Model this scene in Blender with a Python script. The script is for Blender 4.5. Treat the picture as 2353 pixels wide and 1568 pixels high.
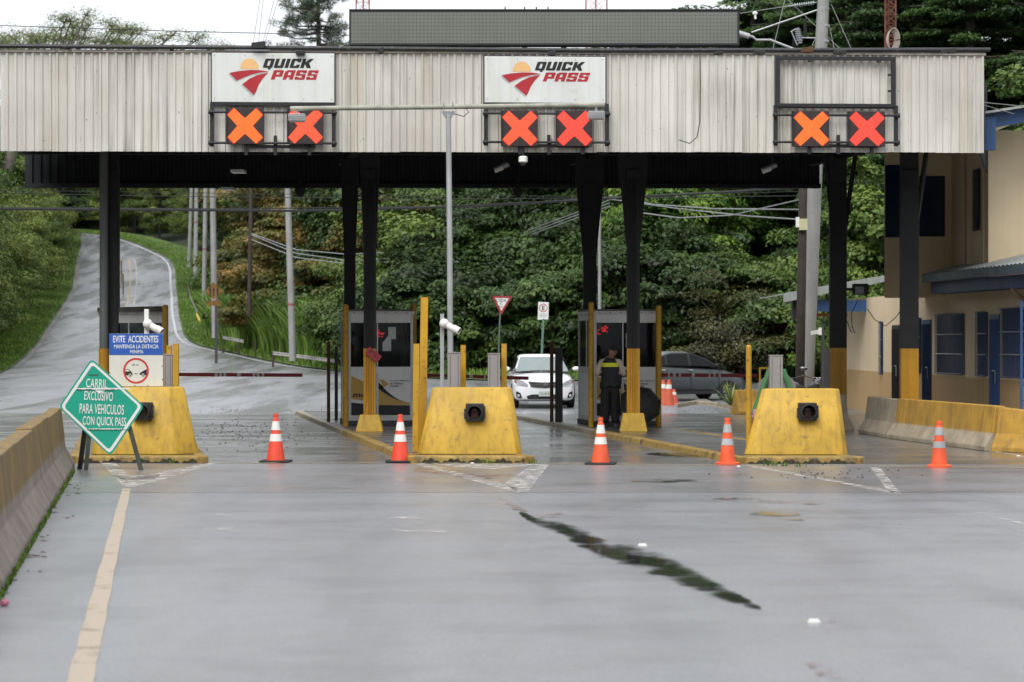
import bpy, bmesh, math, random
import numpy as np
from mathutils import Vector, Matrix, Euler

for o in list(bpy.data.objects): bpy.data.objects.remove(o)
SC = bpy.context.scene
COL = SC.collection
R = math.radians
random.seed(7)

# ------------------------------------------------------------------ camera
H = 1.85            # eye height
F = 5555.0          # focal length in units of the 2353-wide photograph
CX, CY = 1176.5, 785.0
cam_d = bpy.data.cameras.new('camera'); cam = bpy.data.objects.new('camera', cam_d); COL.objects.link(cam)
cam.location = (0, 0, H); cam.rotation_euler = (R(90), 0, 0)
cam_d.sensor_width = 36; cam_d.lens = 36*F/2353.0
cam_d.shift_y = (784-CY)/2353.0*-1
cam_d.clip_start = 0.5; cam_d.clip_end = 6000
cam_d.dof.use_dof = True; cam_d.dof.focus_distance = 41; cam_d.dof.aperture_fstop = 2.9
SC.camera = cam

# ------------------------------------------------------------------ sky, sun, exposure
SUN_EL, SUN_AZ = 52.0, 205.0     # azimuth measured from +Y clockwise: behind the camera, a little left
wd = bpy.data.worlds.new('World'); SC.world = wd; wd.use_nodes = True
nt = wd.node_tree; nt.nodes.clear()
sky = nt.nodes.new('ShaderNodeTexSky'); sky.sky_type = 'NISHITA'; sky.sun_disc = False
sky.sun_elevation = R(SUN_EL); sky.sun_rotation = R(SUN_AZ); sky.air_density = 1.0; sky.dust_density = 6.0
hsv = nt.nodes.new('ShaderNodeHueSaturation'); hsv.inputs['Saturation'].default_value = 0.12
mixc = nt.nodes.new('ShaderNodeMix'); mixc.data_type = 'RGBA'; mixc.inputs[0].default_value = 0.84
mixc.inputs[7].default_value = (6.7, 6.95, 7.4, 1)       # even cloud deck, before the 0.1 strength
bg = nt.nodes.new('ShaderNodeBackground'); bg.inputs['Strength'].default_value = 0.1
wo = nt.nodes.new('ShaderNodeOutputWorld')
nt.links.new(sky.outputs[0], hsv.inputs['Color']); nt.links.new(hsv.outputs[0], mixc.inputs[6])
nt.links.new(mixc.outputs[2], bg.inputs['Color']); nt.links.new(bg.outputs[0], wo.inputs[0])
sd = bpy.data.lights.new('sun', 'SUN'); sd.energy = 1.5; sd.angle = R(40); sd.color = (1, .97, .93)
sun = bpy.data.objects.new('sun', sd); COL.objects.link(sun)
az = R(SUN_AZ); el = R(SUN_EL)
sdir = Vector((math.sin(az)*math.cos(el), math.cos(az)*math.cos(el), math.sin(el)))
sun.rotation_euler = sdir.to_track_quat('Z', 'Y').to_euler(); sun.location = (0, 0, 60)
SC.view_settings.view_transform = 'Standard'; SC.view_settings.look = 'None'
SC.view_settings.gamma = 1; SC.view_settings.exposure = 0.82
SC.view_settings.use_curve_mapping = False
SC.render.engine = 'CYCLES'
SC.cycles.max_bounces = 6; SC.cycles.diffuse_bounces = 3; SC.cycles.glossy_bounces = 3
SC.cycles.transmission_bounces = 4; SC.cycles.transparent_max_bounces = 12
SC.cycles.use_denoising = True
SC.cycles.sample_clamp_indirect = 6

# ------------------------------------------------------------------ helpers: photo point -> place
def W(px, py, Y):
    return Vector(((px-CX)/F*Y, Y, H-(py-CY)/F*Y))
def G(px, py, z=0.0):
    Y = (H-z)*F/(py-CY)
    return Vector(((px-CX)/F*Y, Y, z))
def X_at(px, Y): return (px-CX)/F*Y
def Z_at(py, Y): return H-(py-CY)/F*Y
LS = -0.16                          # lanes run back and to the left
LANE = math.atan(0.16)

def tag(o, label=None, cat=None, group=None, kind=None):
    if label: o['label'] = label
    if cat: o['category'] = cat
    if group: o['group'] = group
    if kind: o['kind'] = kind
    return o
def thing(name, label, cat, loc=(0, 0, 0), rz=0.0, group=None):
    o = bpy.data.objects.new(name, None); COL.objects.link(o)
    o.empty_display_size = .2
    o.location = loc; o.rotation_euler = (0, 0, rz)
    return tag(o, label, cat, group)
def mk(name, me, mat=None, parent=None, loc=None, rot=None, scale=None):
    o = bpy.data.objects.new(name, me); COL.objects.link(o)
    if mat is not None and me is not None:
        if len(me.materials) == 0: me.materials.append(mat)
    if parent: o.parent = parent
    if loc is not None: o.location = loc
    if rot is not None: o.rotation_euler = rot
    if scale is not None: o.scale = scale
    return o
def copy_tree(o, parent=None):
    c = o.copy(); COL.objects.link(c); c.parent = parent
    for ch in KIDS(o): copy_tree(ch, c)
    return c
def KIDS(o): return [x for x in bpy.data.objects if x.parent == o]

class MB:
    def __init__(s): s.v = []; s.f = []
    def add(s, vs, fs):
        n = len(s.v); s.v += [Vector(p) for p in vs]; s.f += [[i+n for i in f] for f in fs]; return s
    def box(s, x0, x1, y0, y1, z0, z1):
        return s.add([(x0,y0,z0),(x1,y0,z0),(x1,y1,z0),(x0,y1,z0),(x0,y0,z1),(x1,y0,z1),(x1,y1,z1),(x0,y1,z1)],
                     [(0,3,2,1),(4,5,6,7),(0,1,5,4),(1,2,6,5),(2,3,7,6),(3,0,4,7)])
    def hexa(s, b, t):      # bottom ring, top ring of n points, counter-clockwise from above
        n = len(b)
        return s.add(list(b)+list(t), [tuple(range(n))[::-1], tuple(range(n, 2*n))] +
                     [(i, (i+1) % n, n+(i+1) % n, n+i) for i in range(n)])
    def prism_y(s, poly, y0, y1):   # (x,z) outline pushed from y0 to y1
        n = len(poly)
        a = sum(poly[i][0]*poly[(i+1) % n][1]-poly[(i+1) % n][0]*poly[i][1] for i in range(n))
        if a < 0: poly = poly[::-1]
        return s.add([(x, y0, z) for x, z in poly]+[(x, y1, z) for x, z in poly],
                     [tuple(range(n)), tuple(range(n, 2*n))[::-1]] + [((i+1) % n, i, n+i, n+(i+1) % n) for i in range(n)])
    def prism_z(s, poly, z0, z1):
        n = len(poly)
        a = sum(poly[i][0]*poly[(i+1) % n][1]-poly[(i+1) % n][0]*poly[i][1] for i in range(n))
        if a < 0: poly = poly[::-1]
        return s.hexa([(x, y, z0) for x, y in poly], [(x, y, z1) for x, y in poly])
    def flat(s, poly, y):           # one face looking at -Y
        n = len(poly)
        a = sum(poly[i][0]*poly[(i+1) % n][1]-poly[(i+1) % n][0]*poly[i][1] for i in range(n))
        if a < 0: poly = poly[::-1]
        return s.add([(x, y, z) for x, z in poly], [tuple(range(n))])
    def tube(s, pts, r, seg=8, cap=True):
        pts = [Vector(p) for p in pts]; n = len(pts)
        rs = r if isinstance(r, (list, tuple)) else [r]*n
        base = len(s.v); up = Vector((0, 0, 1))
        ref = None
        for i, p in enumerate(pts):
            d = (pts[min(i+1, n-1)]-pts[max(i-1, 0)]).normalized()
            if ref is None:
                ref = d.orthogonal().normalized() if abs(d.z) > .95 else up.cross(d).normalized()
            ref = (ref-d*ref.dot(d)).normalized()
            b = d.cross(ref)
            for k in range(seg):
                a = 2*math.pi*k/seg
                s.v.append(p+(ref*math.cos(a)+b*math.sin(a))*rs[i])
        for i in range(n-1):
            for k in range(seg):
                a0 = base+i*seg+k; a1 = base+i*seg+(k+1) % seg
                s.f.append([a0, a1, a1+seg, a0+seg])
        if cap:
            s.f.append([base+k for k in range(seg)][::-1]); s.f.append([base+(n-1)*seg+k for k in range(seg)])
        return s
    def lathe(s, prof, c=(0, 0, 0), seg=20):
        base = len(s.v)
        for r, z in prof:
            for k in range(seg):
                a = 2*math.pi*k/seg
                s.v.append(Vector((c[0]+r*math.cos(a), c[1]+r*math.sin(a), c[2]+z)))
        m = len(prof)
        for i in range(m-1):
            for k in range(seg):
                a0 = base+i*seg+k; a1 = base+i*seg+(k+1) % seg
                s.f.append([a0, a1, a1+seg, a0+seg])
        s.f.append([base+k for k in range(seg)][::-1]); s.f.append([base+(m-1)*seg+k for k in range(seg)])
        return s
    def ball(s, c, r, seg=14, rings=8):
        r = r if isinstance(r, (list, tuple)) else (r, r, r)
        base = len(s.v)
        for i in range(rings+1):
            t = math.pi*i/rings
            for k in range(seg):
                a = 2*math.pi*k/seg
                s.v.append(Vector((c[0]+r[0]*math.sin(t)*math.cos(a), c[1]+r[1]*math.sin(t)*math.sin(a), c[2]-r[2]*math.cos(t))))
        for i in range(rings):
            for k in range(seg):
                a0 = base+i*seg+k; a1 = base+i*seg+(k+1) % seg
                s.f.append([a0, a1, a1+seg, a0+seg])
        return s
    def xf(s, m):
        s.v = [m @ p for p in s.v]; return s
    def mesh(s, name, bevel=0, smooth=False, merge=False):
        me = bpy.data.meshes.new(name)
        me.from_pydata([tuple(p) for p in s.v], [], s.f)
        if bevel or merge:
            bm = bmesh.new(); bm.from_mesh(me)
            bmesh.ops.remove_doubles(bm, verts=bm.verts, dist=1e-5)
            if bevel:
                es = [e for e in bm.edges if len(e.link_faces) == 2 and e.calc_face_angle(0) > .35]
                bmesh.ops.bevel(bm, geom=es, offset=bevel, segments=2, affect='EDGES', profile=.5, clamp_overlap=True)
            bm.to_mesh(me); bm.free()
        if smooth:
            me.polygons.foreach_set('use_smooth', [True]*len(me.polygons))
            try: me.set_sharp_from_angle(angle=R(40))
            except Exception: pass
        me.update()
        return me
    def build(s, name, mat, parent=None, bevel=0, smooth=False, world=False, merge=False):
        if world and parent is not None:
            mw = Matrix.Translation(parent.location) @ parent.rotation_euler.to_matrix().to_4x4()
            s.xf(mw.inverted())
        me = s.mesh(name, bevel, smooth, merge)
        return mk(name, me, mat, parent)
def struct(o, label=None): o['kind'] = 'structure'; return o

# ------------------------------------------------------------------ materials
_m = {}
def newmat(name):
    m = bpy.data.materials.new(name); m.use_nodes = True
    t = m.node_tree; t.nodes.clear()
    out = t.nodes.new('ShaderNodeOutputMaterial'); b = t.nodes.new('ShaderNodeBsdfPrincipled')
    t.links.new(b.outputs[0], out.inputs[0])
    return m, t, b, out
def noise(t, scale, detail=3, vec=None, rough=.55):
    n = t.nodes.new('ShaderNodeTexNoise'); n.inputs['Scale'].default_value = scale
    n.inputs['Detail'].default_value = detail; n.inputs['Roughness'].default_value = rough
    if vec is not None: t.links.new(vec, n.inputs['Vector'])
    return n
def ramp(t, src, p0, p1, c0=(0, 0, 0, 1), c1=(1, 1, 1, 1)):
    r = t.nodes.new('ShaderNodeValToRGB'); e = r.color_ramp.elements
    e[0].position = p0; e[1].position = p1; e[0].color = c0; e[1].color = c1
    t.links.new(src, r.inputs[0]); return r
def mixrgb(t, fac, a, b, mode='MIX'):
    m = t.nodes.new('ShaderNodeMix'); m.data_type = 'RGBA'; m.blend_type = mode
    for sock, val in ((m.inputs[0], fac), (m.inputs[6], a), (m.inputs[7], b)):
        if isinstance(val, (int, float)): sock.default_value = val
        elif isinstance(val, tuple): sock.default_value = val if len(val) == 4 else (*val, 1)
        else: t.links.new(val, sock)
    return m.outputs[2]
def mapped(t, sc, src=None):
    if src is None: src = t.nodes.new('ShaderNodeNewGeometry').outputs['Position']
    mp = t.nodes.new('ShaderNodeMapping'); mp.inputs['Scale'].default_value = sc
    t.links.new(src, mp.inputs[0]); return mp.outputs[0]
def math_(t, op, a, b=None):
    m = t.nodes.new('ShaderNodeMath'); m.operation = op
    for s, v in ((m.inputs[0], a), (m.inputs[1], b)):
        if v is None: continue
        if isinstance(v, (int, float)): s.default_value = v
        else: t.links.new(v, s)
    return m.outputs[0]
def M(name, col, rough=.6, metal=0., var=.18, scale=2.5, streak=0., streak_col=(.05, .045, .035), spots=0., spot_col=(.03, .025, .02),
      spot_scale=9., bump=0., bump_scale=40., spec=.5, coat=0., sscale=7.):
    if name in _m: return _m[name]
    m, t, b, out = newmat(name)
    pos = t.nodes.new('ShaderNodeNewGeometry').outputs['Position']
    n1 = noise(t, scale, 5, pos)
    lo = tuple(c*(1-var) for c in col); hi = tuple(min(1, c*(1+var*.7)) for c in col)
    c = ramp(t, n1.outputs[0], .3, .7, (*lo, 1), (*hi, 1)).outputs[0]
    if streak:
        ns = noise(t, 1.0, 4, mapped(t, (sscale, sscale, .35), pos), .6)
        f = ramp(t, ns.outputs[0], .47, .70).outputs[0]
        f = math_(t, 'MULTIPLY', f, streak)
        c = mixrgb(t, f, c, streak_col)
    if spots:
        n3 = noise(t, spot_scale, 6, pos, .65)
        f = math_(t, 'MULTIPLY', ramp(t, n3.outputs[0], .58, .70).outputs[0], spots)
        c = mixrgb(t, f, c, spot_col)
    if isinstance(c, tuple): b.inputs['Base Color'].default_value = (*c, 1)
    else: t.links.new(c, b.inputs['Base Color'])
    nr = noise(t, scale*2.3, 4, pos)
    rr = t.nodes.new('ShaderNodeMapRange'); rr.inputs[3].default_value = max(.03, rough-.12); rr.inputs[4].default_value = min(1, rough+.12)
    t.links.new(nr.outputs[0], rr.inputs[0]); t.links.new(rr.outputs[0], b.inputs['Roughness'])
    b.inputs['Metallic'].default_value = metal
    b.inputs['Specular IOR Level'].default_value = spec
    if coat: b.inputs['Coat Weight'].default_value = coat; b.inputs['Coat Roughness'].default_value = .05
    if bump:
        nb = noise(t, bump_scale, 6, pos)
        bu = t.nodes.new('ShaderNodeBump'); bu.inputs['Strength'].default_value = bump; bu.inputs['Distance'].default_value = .02
        t.links.new(nb.outputs[0], bu.inputs['Height']); t.links.new(bu.outputs[0], b.inputs['Normal'])
    _m[name] = m; return m
def EM(name, col, strength, grid=0):
    if name in _m: return _m[name]
    m, t, b, out = newmat(name)
    b.inputs['Base Color'].default_value = (.02, .01, .01, 1); b.inputs['Roughness'].default_value = .5
    b.inputs['Emission Strength'].default_value = strength
    if grid:
        pos = t.nodes.new('ShaderNodeNewGeometry').outputs['Position']
        w = noise(t, 5, 2, pos); c = ramp(t, w.outputs[0], .3, .7, (*[x*.82 for x in col], 1), (*col, 1)).outputs[0]
        def wave(ax):
            q = t.nodes.new('ShaderNodeTexWave'); q.wave_type = 'BANDS'; q.bands_direction = ax; q.inputs['Scale'].default_value = grid
            t.links.new(pos, q.inputs[0]); return ramp(t, q.outputs['Fac'], .02, .25).outputs[0]
        g = math_(t, 'MULTIPLY', wave('X'), wave('Z'))
        c = mixrgb(t, g, (col[0]*.6, col[1]*.4, col[2]*.4), c)
        t.links.new(c, b.inputs['Emission Color'])
    else: b.inputs['Emission Color'].default_value = (*col, 1)
    _m[name] = m; return m
def glass(name, tint=(.02, .025, .025), op=.55, rough=.03):
    if name in _m: return _m[name]
    m, t, b, out = newmat(name)
    b.inputs['Base Color'].default_value = (*tint, 1); b.inputs['Roughness'].default_value = rough
    b.inputs['Specular IOR Level'].default_value = .3
    tr = t.nodes.new('ShaderNodeBsdfTransparent'); tr.inputs[0].default_value = (.75, .8, .78, 1)
    lw = t.nodes.new('ShaderNodeFresnel'); lw.inputs[0].default_value = 1.5
    f = math_(t, 'ADD', lw.outputs[0], op); f = math_(t, 'MINIMUM', f, 1.0)
    mx = t.nodes.new('ShaderNodeMixShader'); t.links.new(f, mx.inputs[0]); t.links.new(tr.outputs[0], mx.inputs[1]); t.links.new(b.outputs[0], mx.inputs[2])
    t.links.new(mx.outputs[0], out.inputs[0])
    _m[name] = m; return m

YEL = M('yellow_paint', (.56, .345, .035), .6, var=.22, scale=1.6, streak=.45, sscale=13, streak_col=(.2, .12, .03), spots=.55, spot_col=(.09, .065, .03), bump=.12, bump_scale=25)
YELP = M('yellow_post_paint', (.52, .29, .02), .5, var=.15, streak=.3, streak_col=(.2, .1, .02), spots=.8, spot_col=(.03, .02, .01), spot_scale=14)
KERBY = M('kerb_worn_yellow', (.36, .23, .05), .55, var=.4, scale=3, streak=.9, streak_col=(.05, .042, .028), sscale=3, spots=1.0, spot_col=(.06, .05, .035), spot_scale=4, bump=.3)
KERBG = M('kerb_concrete', (.34, .29, .2), .5, var=.3, scale=3, spots=.7, spot_col=(.08, .07, .05), spot_scale=6, bump=.3)
CONC = M('old_concrete', (.30, .28, .25), .8, var=.25, scale=1.8, streak=.5, spots=.4, bump=.25)
POLEC = M('pole_concrete', (.29, .29, .285), .8, var=.18, scale=1.2, streak=.35, streak_col=(.16, .15, .13), spots=.2, bump=.15)
BLACK = M('black_steel', (.018, .018, .02), .6, var=.3)
COLG = M('column_grey', (.024, .025, .027), .6, var=.2, streak=.3, streak_col=(.02, .02, .02), spec=.25)
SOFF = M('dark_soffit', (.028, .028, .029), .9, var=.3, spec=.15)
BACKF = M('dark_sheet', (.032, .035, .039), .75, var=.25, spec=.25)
ALU = M('aluminium', (.58, .58, .58), .45, metal=.15, var=.1, streak=.25, streak_col=(.3, .29, .27))
WHITEP = M('white_panel', (.72, .73, .73), .4, var=.06, streak=.2, streak_col=(.4, .38, .33))
DARKIN = M('dark_interior', (.02, .02, .022), .8, var=.3)
RUBBER = M('black_rubber', (.015, .015, .015), .7, var=.3)
STEELG = M('grey_steel', (.33, .35, .37), .5, metal=.3, var=.12, streak=.2)
CABG = M('cabinet_grey', (.30, .28, .27), .55, var=.1, streak=.25, streak_col=(.16, .14, .12))
RUST = M('rusty_brown', (.10, .048, .012), .7, var=.4, scale=6, spots=.4)
DKPOST = M('dark_post', (.045, .043, .042), .6, var=.2)
REDP = M('barrier_red', (.33, .02, .03), .45, var=.15)
WHT = M('white_paint', (.78, .78, .76), .5, var=.06)
WOOD = M('dark_wood_pole', (.055, .04, .033), .85, var=.35, streak=.5, streak_col=(.02, .015, .012), bump=.3)
CABLE = M('black_cable', (.012, .012, .013), .6)
CABLEG = M('grey_cable', (.28, .29, .3), .5)
INK = M('black_ink', (.012, .012, .013), .6, var=.1)

# ------------------------------------------------------------------ lettering
def text_mesh(s, bold=0.0, space=1.0):
    cu = bpy.data.curves.new('lettering', 'FONT'); cu.body = s; cu.offset = bold; cu.space_character = space
    cu.resolution_u = 3; cu.fill_mode = 'BOTH'
    ob = bpy.data.objects.new('lettering', cu); COL.objects.link(ob)
    dg = bpy.context.evaluated_depsgraph_get()
    me = bpy.data.meshes.new_from_object(ob.evaluated_get(dg))
    bpy.data.objects.remove(ob); bpy.data.curves.remove(cu)
    return me
def lettering(s, x0, x1, z0, z1, y, mat, parent, bold=0.0, shear=0.0, space=1.0, name='lettering', rot=0.0):
    me = text_mesh(s, bold, space)
    n = len(me.vertices); a = np.empty(n*3); me.vertices.foreach_get('co', a); a = a.reshape(-1, 3)
    a[:, 0] += a[:, 1]*shear
    mn = a.min(0); mx = a.max(0)
    u = (a[:, 0]-mn[0])/(mx[0]-mn[0]); v = (a[:, 1]-mn[1])/(mx[1]-mn[1])
    x = x0+u*(x1-x0); z = z0+v*(z1-z0)
    if rot:
        cx_, cz_ = (x0+x1)/2, (z0+z1)/2; c, q = math.cos(rot), math.sin(rot)
        x, z = cx_+(x-cx_)*c-(z-cz_)*q, cz_+(x-cx_)*q+(z-cz_)*c
    b = np.stack([x, np.full(n, y), z], 1)
    me.vertices.foreach_set('co', b.ravel()); me.update()
    # make faces look at -Y
    me.name = name
    return mk(name, me, mat, parent)

GLY = {'Q': [(0, 1.9, .3, 5.7), (3.3, 5.2, .3, 5.7), (.3, 4.9, 5.7, 6), (1.9, 3.3, 4.6, 5.7), (.3, 4.9, 0, .3), (1.9, 3.3, .3, 1.4), (3.0, 4.5, -1.0, 0)], 'U': [(0, 1.9, .4, 6), (3.3, 5.2, .4, 6), (.3, 4.9, 0, .4), (1.9, 3.3, .4, 1.5)], 'I': [(0, 2.0, 0, 6)],
       'C': [(0, 1.9, .3, 5.7), (.3, 4.9, 5.7, 6), (1.9, 5.2, 4.6, 5.7), (3.4, 5.2, 3.8, 4.6), (.3, 4.9, 0, .3), (1.9, 5.2, .3, 1.4), (3.4, 5.2, 1.4, 2.2)], 'K': [(0, 1.9, 0, 6)],
       'P': [(0, 1.9, 0, 6), (1.9, 4.9, 5.7, 6), (1.9, 5.2, 4.6, 5.7), (3.4, 5.2, 3.2, 4.6), (1.9, 5.2, 1.9, 3.2)], 'A': [(0, 1.9, 0, 5.4), (3.3, 5.2, 0, 6), (.9, 3.3, 5.4, 6), (1.9, 3.3, 4.7, 5.4), (1.9, 3.3, 1.5, 2.8)],
       'S': [(.2, 5.0, 5.7, 6), (0, 5.2, 4.7, 5.7), (3.4, 5.2, 4.1, 4.7), (0, 1.9, 3.6, 4.7), (0, 5.0, 2.5, 3.6), (3.4, 5.2, 1.3, 2.5), (0, 5.2, .3, 1.3), (0, 1.8, 1.3, 1.9), (.2, 5.0, 0, .3)]}
def block_lettering(s, x0, x1, z0, z1, y, mat, parent, shear=.28):
    adv = 0; quads = []
    for ch in s:
        for (a0, a1, b0, b1) in GLY[ch]: quads.append([(adv+a0, b0), (adv+a1, b0), (adv+a1, b1), (adv+a0, b1)])
        if ch == 'K': quads.append([(adv+1.9, 2.3), (adv+2.5, 1.9), (adv+3.6, 0), (adv+5.9, 0), (adv+4.1, 3.2), (adv+5.9, 6), (adv+3.7, 6), (adv+1.9, 3.8)])
        adv += {'I': 2.7, 'K': 6.3}.get(ch, 5.9)
    pts = [(x+z*shear, z) for q in quads for x, z in q]
    mnx, mxx = min(p[0] for p in pts), max(p[0] for p in pts)
    f = lambda p: (x0+(p[0]+p[1]*shear-mnx)/(mxx-mnx)*(x1-x0), z0+p[1]/6.0*(z1-z0))
    mb = MB()
    for q in quads: mb.flat([f(p) for p in q], y)
    return mb.build('lettering', mat, parent)
# ================================================================== SETTING: ground, road, paving
ZY = np.array([-50, 62, 90, 107, 120, 152, 190, 231, 252, 266, 275, 290, 330, 500]); ZZ = np.array([0, 0, .2, .4, .55, 1.44, 3.56, 7.05, 10.2, 12.5, 13.8, 15, 16, 16])
def pchip(x, xs, ys):
    xs = np.array(xs, float); ys = np.array(ys, float); h = np.diff(xs); dl = np.diff(ys)/h; m = np.empty(len(xs)); m[0] = dl[0]; m[-1] = dl[-1]
    m[1:-1] = np.where(dl[:-1]*dl[1:] > 0, 2*dl[:-1]*dl[1:]/(dl[:-1]+dl[1:]+1e-12), 0)
    i = int(np.clip(np.searchsorted(xs, x)-1, 0, len(h)-1)); t = min(max((x-xs[i])/h[i], 0), 1)
    return float((2*t**3-3*t*t+1)*ys[i]+(t**3-2*t*t+t)*h[i]*m[i]+(-2*t**3+3*t*t)*ys[i+1]+(t**3-t*t)*h[i]*m[i+1])
def zr(Y): return pchip(Y, ZY, ZZ)
LY = [-50, 60, 107, 152, 190, 231, 252, 266, 275, 284, 292]; LX = [3.5, -14.9, -22.7, -30.1, -36.1, -42, -45.4, -47.4, -49.2, -53, -60]
RY = [92, 97, 104, 115, 140, 160, 188, 231, 252, 264, 273, 282, 290, 296]; RX = [32, -1.2, -5, -8.83, -15.5, -21.2, -25.8, -32.1, -35.5, -40.2, -44.6, -50, -56, -64]
def lx(Y): return pchip(Y, LY, LX)
def rx(Y): return (pchip(Y, RY, RX) if Y > 97 else float(np.interp(Y, RY, RX))) if Y >= 92 else 32.0

def asphalt(name, col, rough0, rough1, wet=.5, tint=None, var=.14, coat=.6, fine_amt=.5, far=False):
    m, t, b, out = newmat(name)
    pos = t.nodes.new('ShaderNodeNewGeometry').outputs['Position']
    big = noise(t, .35, 4, mapped(t, (1.0, .45, 1), pos)); mid = noise(t, .5 if far else 2.2, 3 if far else 5, mapped(t, (1, .25, 1), pos) if far else pos); fine = noise(t, 34, 4, pos); lane = noise(t, 1.0, 4, mapped(t, (1.3, .16, 1), pos)); damp = noise(t, .25 if far else .5, 3 if far else 6, mapped(t, (1, .3, 1), pos) if far else pos, .5 if far else .7)
    c = ramp(t, big.outputs[0], .3, .7, (*[x*(1-var) for x in col], 1), (*[x*(1+var) for x in col], 1)).outputs[0]
    c = mixrgb(t, math_(t, 'MULTIPLY', ramp(t, mid.outputs[0], .55, .75).outputs[0], .35), c, tuple(x*.62 for x in col))
    if tint: 
        n2 = noise(t, .8, 4, pos)
        c = mixrgb(t, math_(t, 'MULTIPLY', ramp(t, n2.outputs[0], .5, .75).outputs[0], .6), c, tint)
    c = mixrgb(t, math_(t, 'MULTIPLY', ramp(t, fine.outputs[0], .42, .62).outputs[0], fine_amt), c, tuple(x*1.45 for x in col))
    sp_ = noise(t, 45, 2, pos); c = mixrgb(t, math_(t, 'MULTIPLY', ramp(t, sp_.outputs[0], .58, .66).outputs[0], fine_amt*1.2), c, tuple(x*.45 for x in col))
    c = mixrgb(t, math_(t, 'MULTIPLY', ramp(t, lane.outputs[0], .48, .68).outputs[0], .42), c, tuple(x*.6 for x in col))
    c = mixrgb(t, math_(t, 'MULTIPLY', ramp(t, damp.outputs[0], .52, .66).outputs[0], .42), c, tuple(x*.55 for x in col))
    t.links.new(c, b.inputs['Base Color'])
    w = noise(t, .9, 3 if far else 5, mapped(t, (.7, .06, 1) if far else (.45, 1.0, 1), pos), .6)
    rr = ramp(t, w.outputs[0], wet-.16, wet+.1, (rough0,)*3+(1,), (rough1,)*3+(1,))
    t.links.new(rr.outputs[0], b.inputs['Roughness'])
    b.inputs['Specular IOR Level'].default_value = .5
    b.inputs['Coat Weight'].default_value = coat; b.inputs['Coat Roughness'].default_value = .32; b.inputs['Coat IOR'].default_value = 1.33
    nb = noise(t, 70, 4, pos); bu = t.nodes.new('ShaderNodeBump'); bu.inputs['Strength'].default_value = .5*fine_amt; bu.inputs['Distance'].default_value = .004
    t.links.new(nb.outputs[0], bu.inputs['Height']); t.links.new(bu.outputs[0], b.inputs['Normal'])
    return m
AS1 = asphalt('asphalt_apron', (.20, .205, .217), .6, .34, .5, var=.2, fine_amt=.75)
AS2 = asphalt('asphalt_strip', (.178, .176, .182), .55, .3, .5, tint=(.16, .125, .09))
AS3 = asphalt('concrete_lane', (.125, .12, .119), .42, .14, .46, tint=(.09, .075, .055), var=.25, fine_amt=.15)
AS4 = asphalt('asphalt_road', (.22, .225, .24), .5, .16, .5, var=.2, fine_amt=.0, far=True)
GRASSM = M('verge_soil_grass', (.075, .125, .022), .9, var=.4, scale=1.2, spots=.4, spot_col=(.06, .05, .025))
FLOORM = M('forest_floor', (.018, .028, .01), .95, var=.5, scale=.6)

def sheet(name, rows, mat, label=None):
    v = []; f = []
    for i, (a, b_) in enumerate(rows):
        v += [a, b_]
        if i: f.append((2*i-2, 2*i-1, 2*i+1, 2*i))
    me = bpy.data.meshes.new(name); me.from_pydata([tuple(p) for p in v], [], f); me.update()
    o = mk(name, me, mat); o['kind'] = 'structure'; return o
# terrain: one sheet to the horizon
def terr(X, Y):
    l = lx(max(min(Y, 292), -50)); r = rx(min(Y, 296)); z0 = zr(Y)
    if Y < 91: r = 1e9
    if Y > 292:
        return z0-.4+min(9, (Y-292)*.55) if Y < 700 else z0-.4
    dr, dl = X-r, l-X
    z = z0-.45
    if dr > 7:
        k = 1.0 if Y < 150 else max(.0, 1-(Y-150)/60)
        z = z0-.2+min(.42*(dr-7), 15)*k+min(max(0, dr-60)*.05, 30)*k
    if dl > 3: z = z0-.3+min(.45*(dl-3), 9)
    if Y < 91: z = -.35 if dl < 3 else z
    return z
xs = np.unique(np.concatenate([np.linspace(-2500, -160, 12), np.linspace(-150, 150, 101), np.linspace(160, 2500, 12)]))
ys = np.unique(np.concatenate([np.linspace(-400, -20, 4), np.linspace(-10, 400, 138), np.linspace(430, 4500, 14)]))
v = [(x, y, terr(x, y)) for y in ys for x in xs]; nx = len(xs)
f = [(j*nx+i, j*nx+i+1, (j+1)*nx+i+1, (j+1)*nx+i) for j in range(len(ys)-1) for i in range(nx-1)]
me = bpy.data.meshes.new('ground'); me.from_pydata(v, [], f); me.polygons.foreach_set('use_smooth', [True]*len(f))
struct(mk('ground', me, FLOORM))

J1 = lambda x: 29.6+.004*x
J2 = lambda x: 36.62-.045*(x+5)*.5
xx = np.linspace(-40, 40, 9)
sheet('plaza_apron', [((x, -20, 0), (x, J1(x), 0)) for x in xx], AS1)
sheet('plaza_strip', [((x, J1(x), .002), (x, J2(x), .002)) for x in xx], AS2)
sheet('toll_lane_paving', [((x, J2(x), 0), (x, 62, 0)) for x in xx], AS3)
rows = []
for Y in list(np.arange(62, 92, 3))+[92, 94.5, 97, 100, 104, 108, 112]+list(np.arange(115, 262, 3))+list(np.arange(262, 293, 2)):
    rows.append((Vector((lx(Y)-.1 if Y > 62 else -40, Y, zr(Y)+.0)), Vector((rx(Y), Y, zr(Y)))))
sheet('hill_road', rows, AS4)

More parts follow.
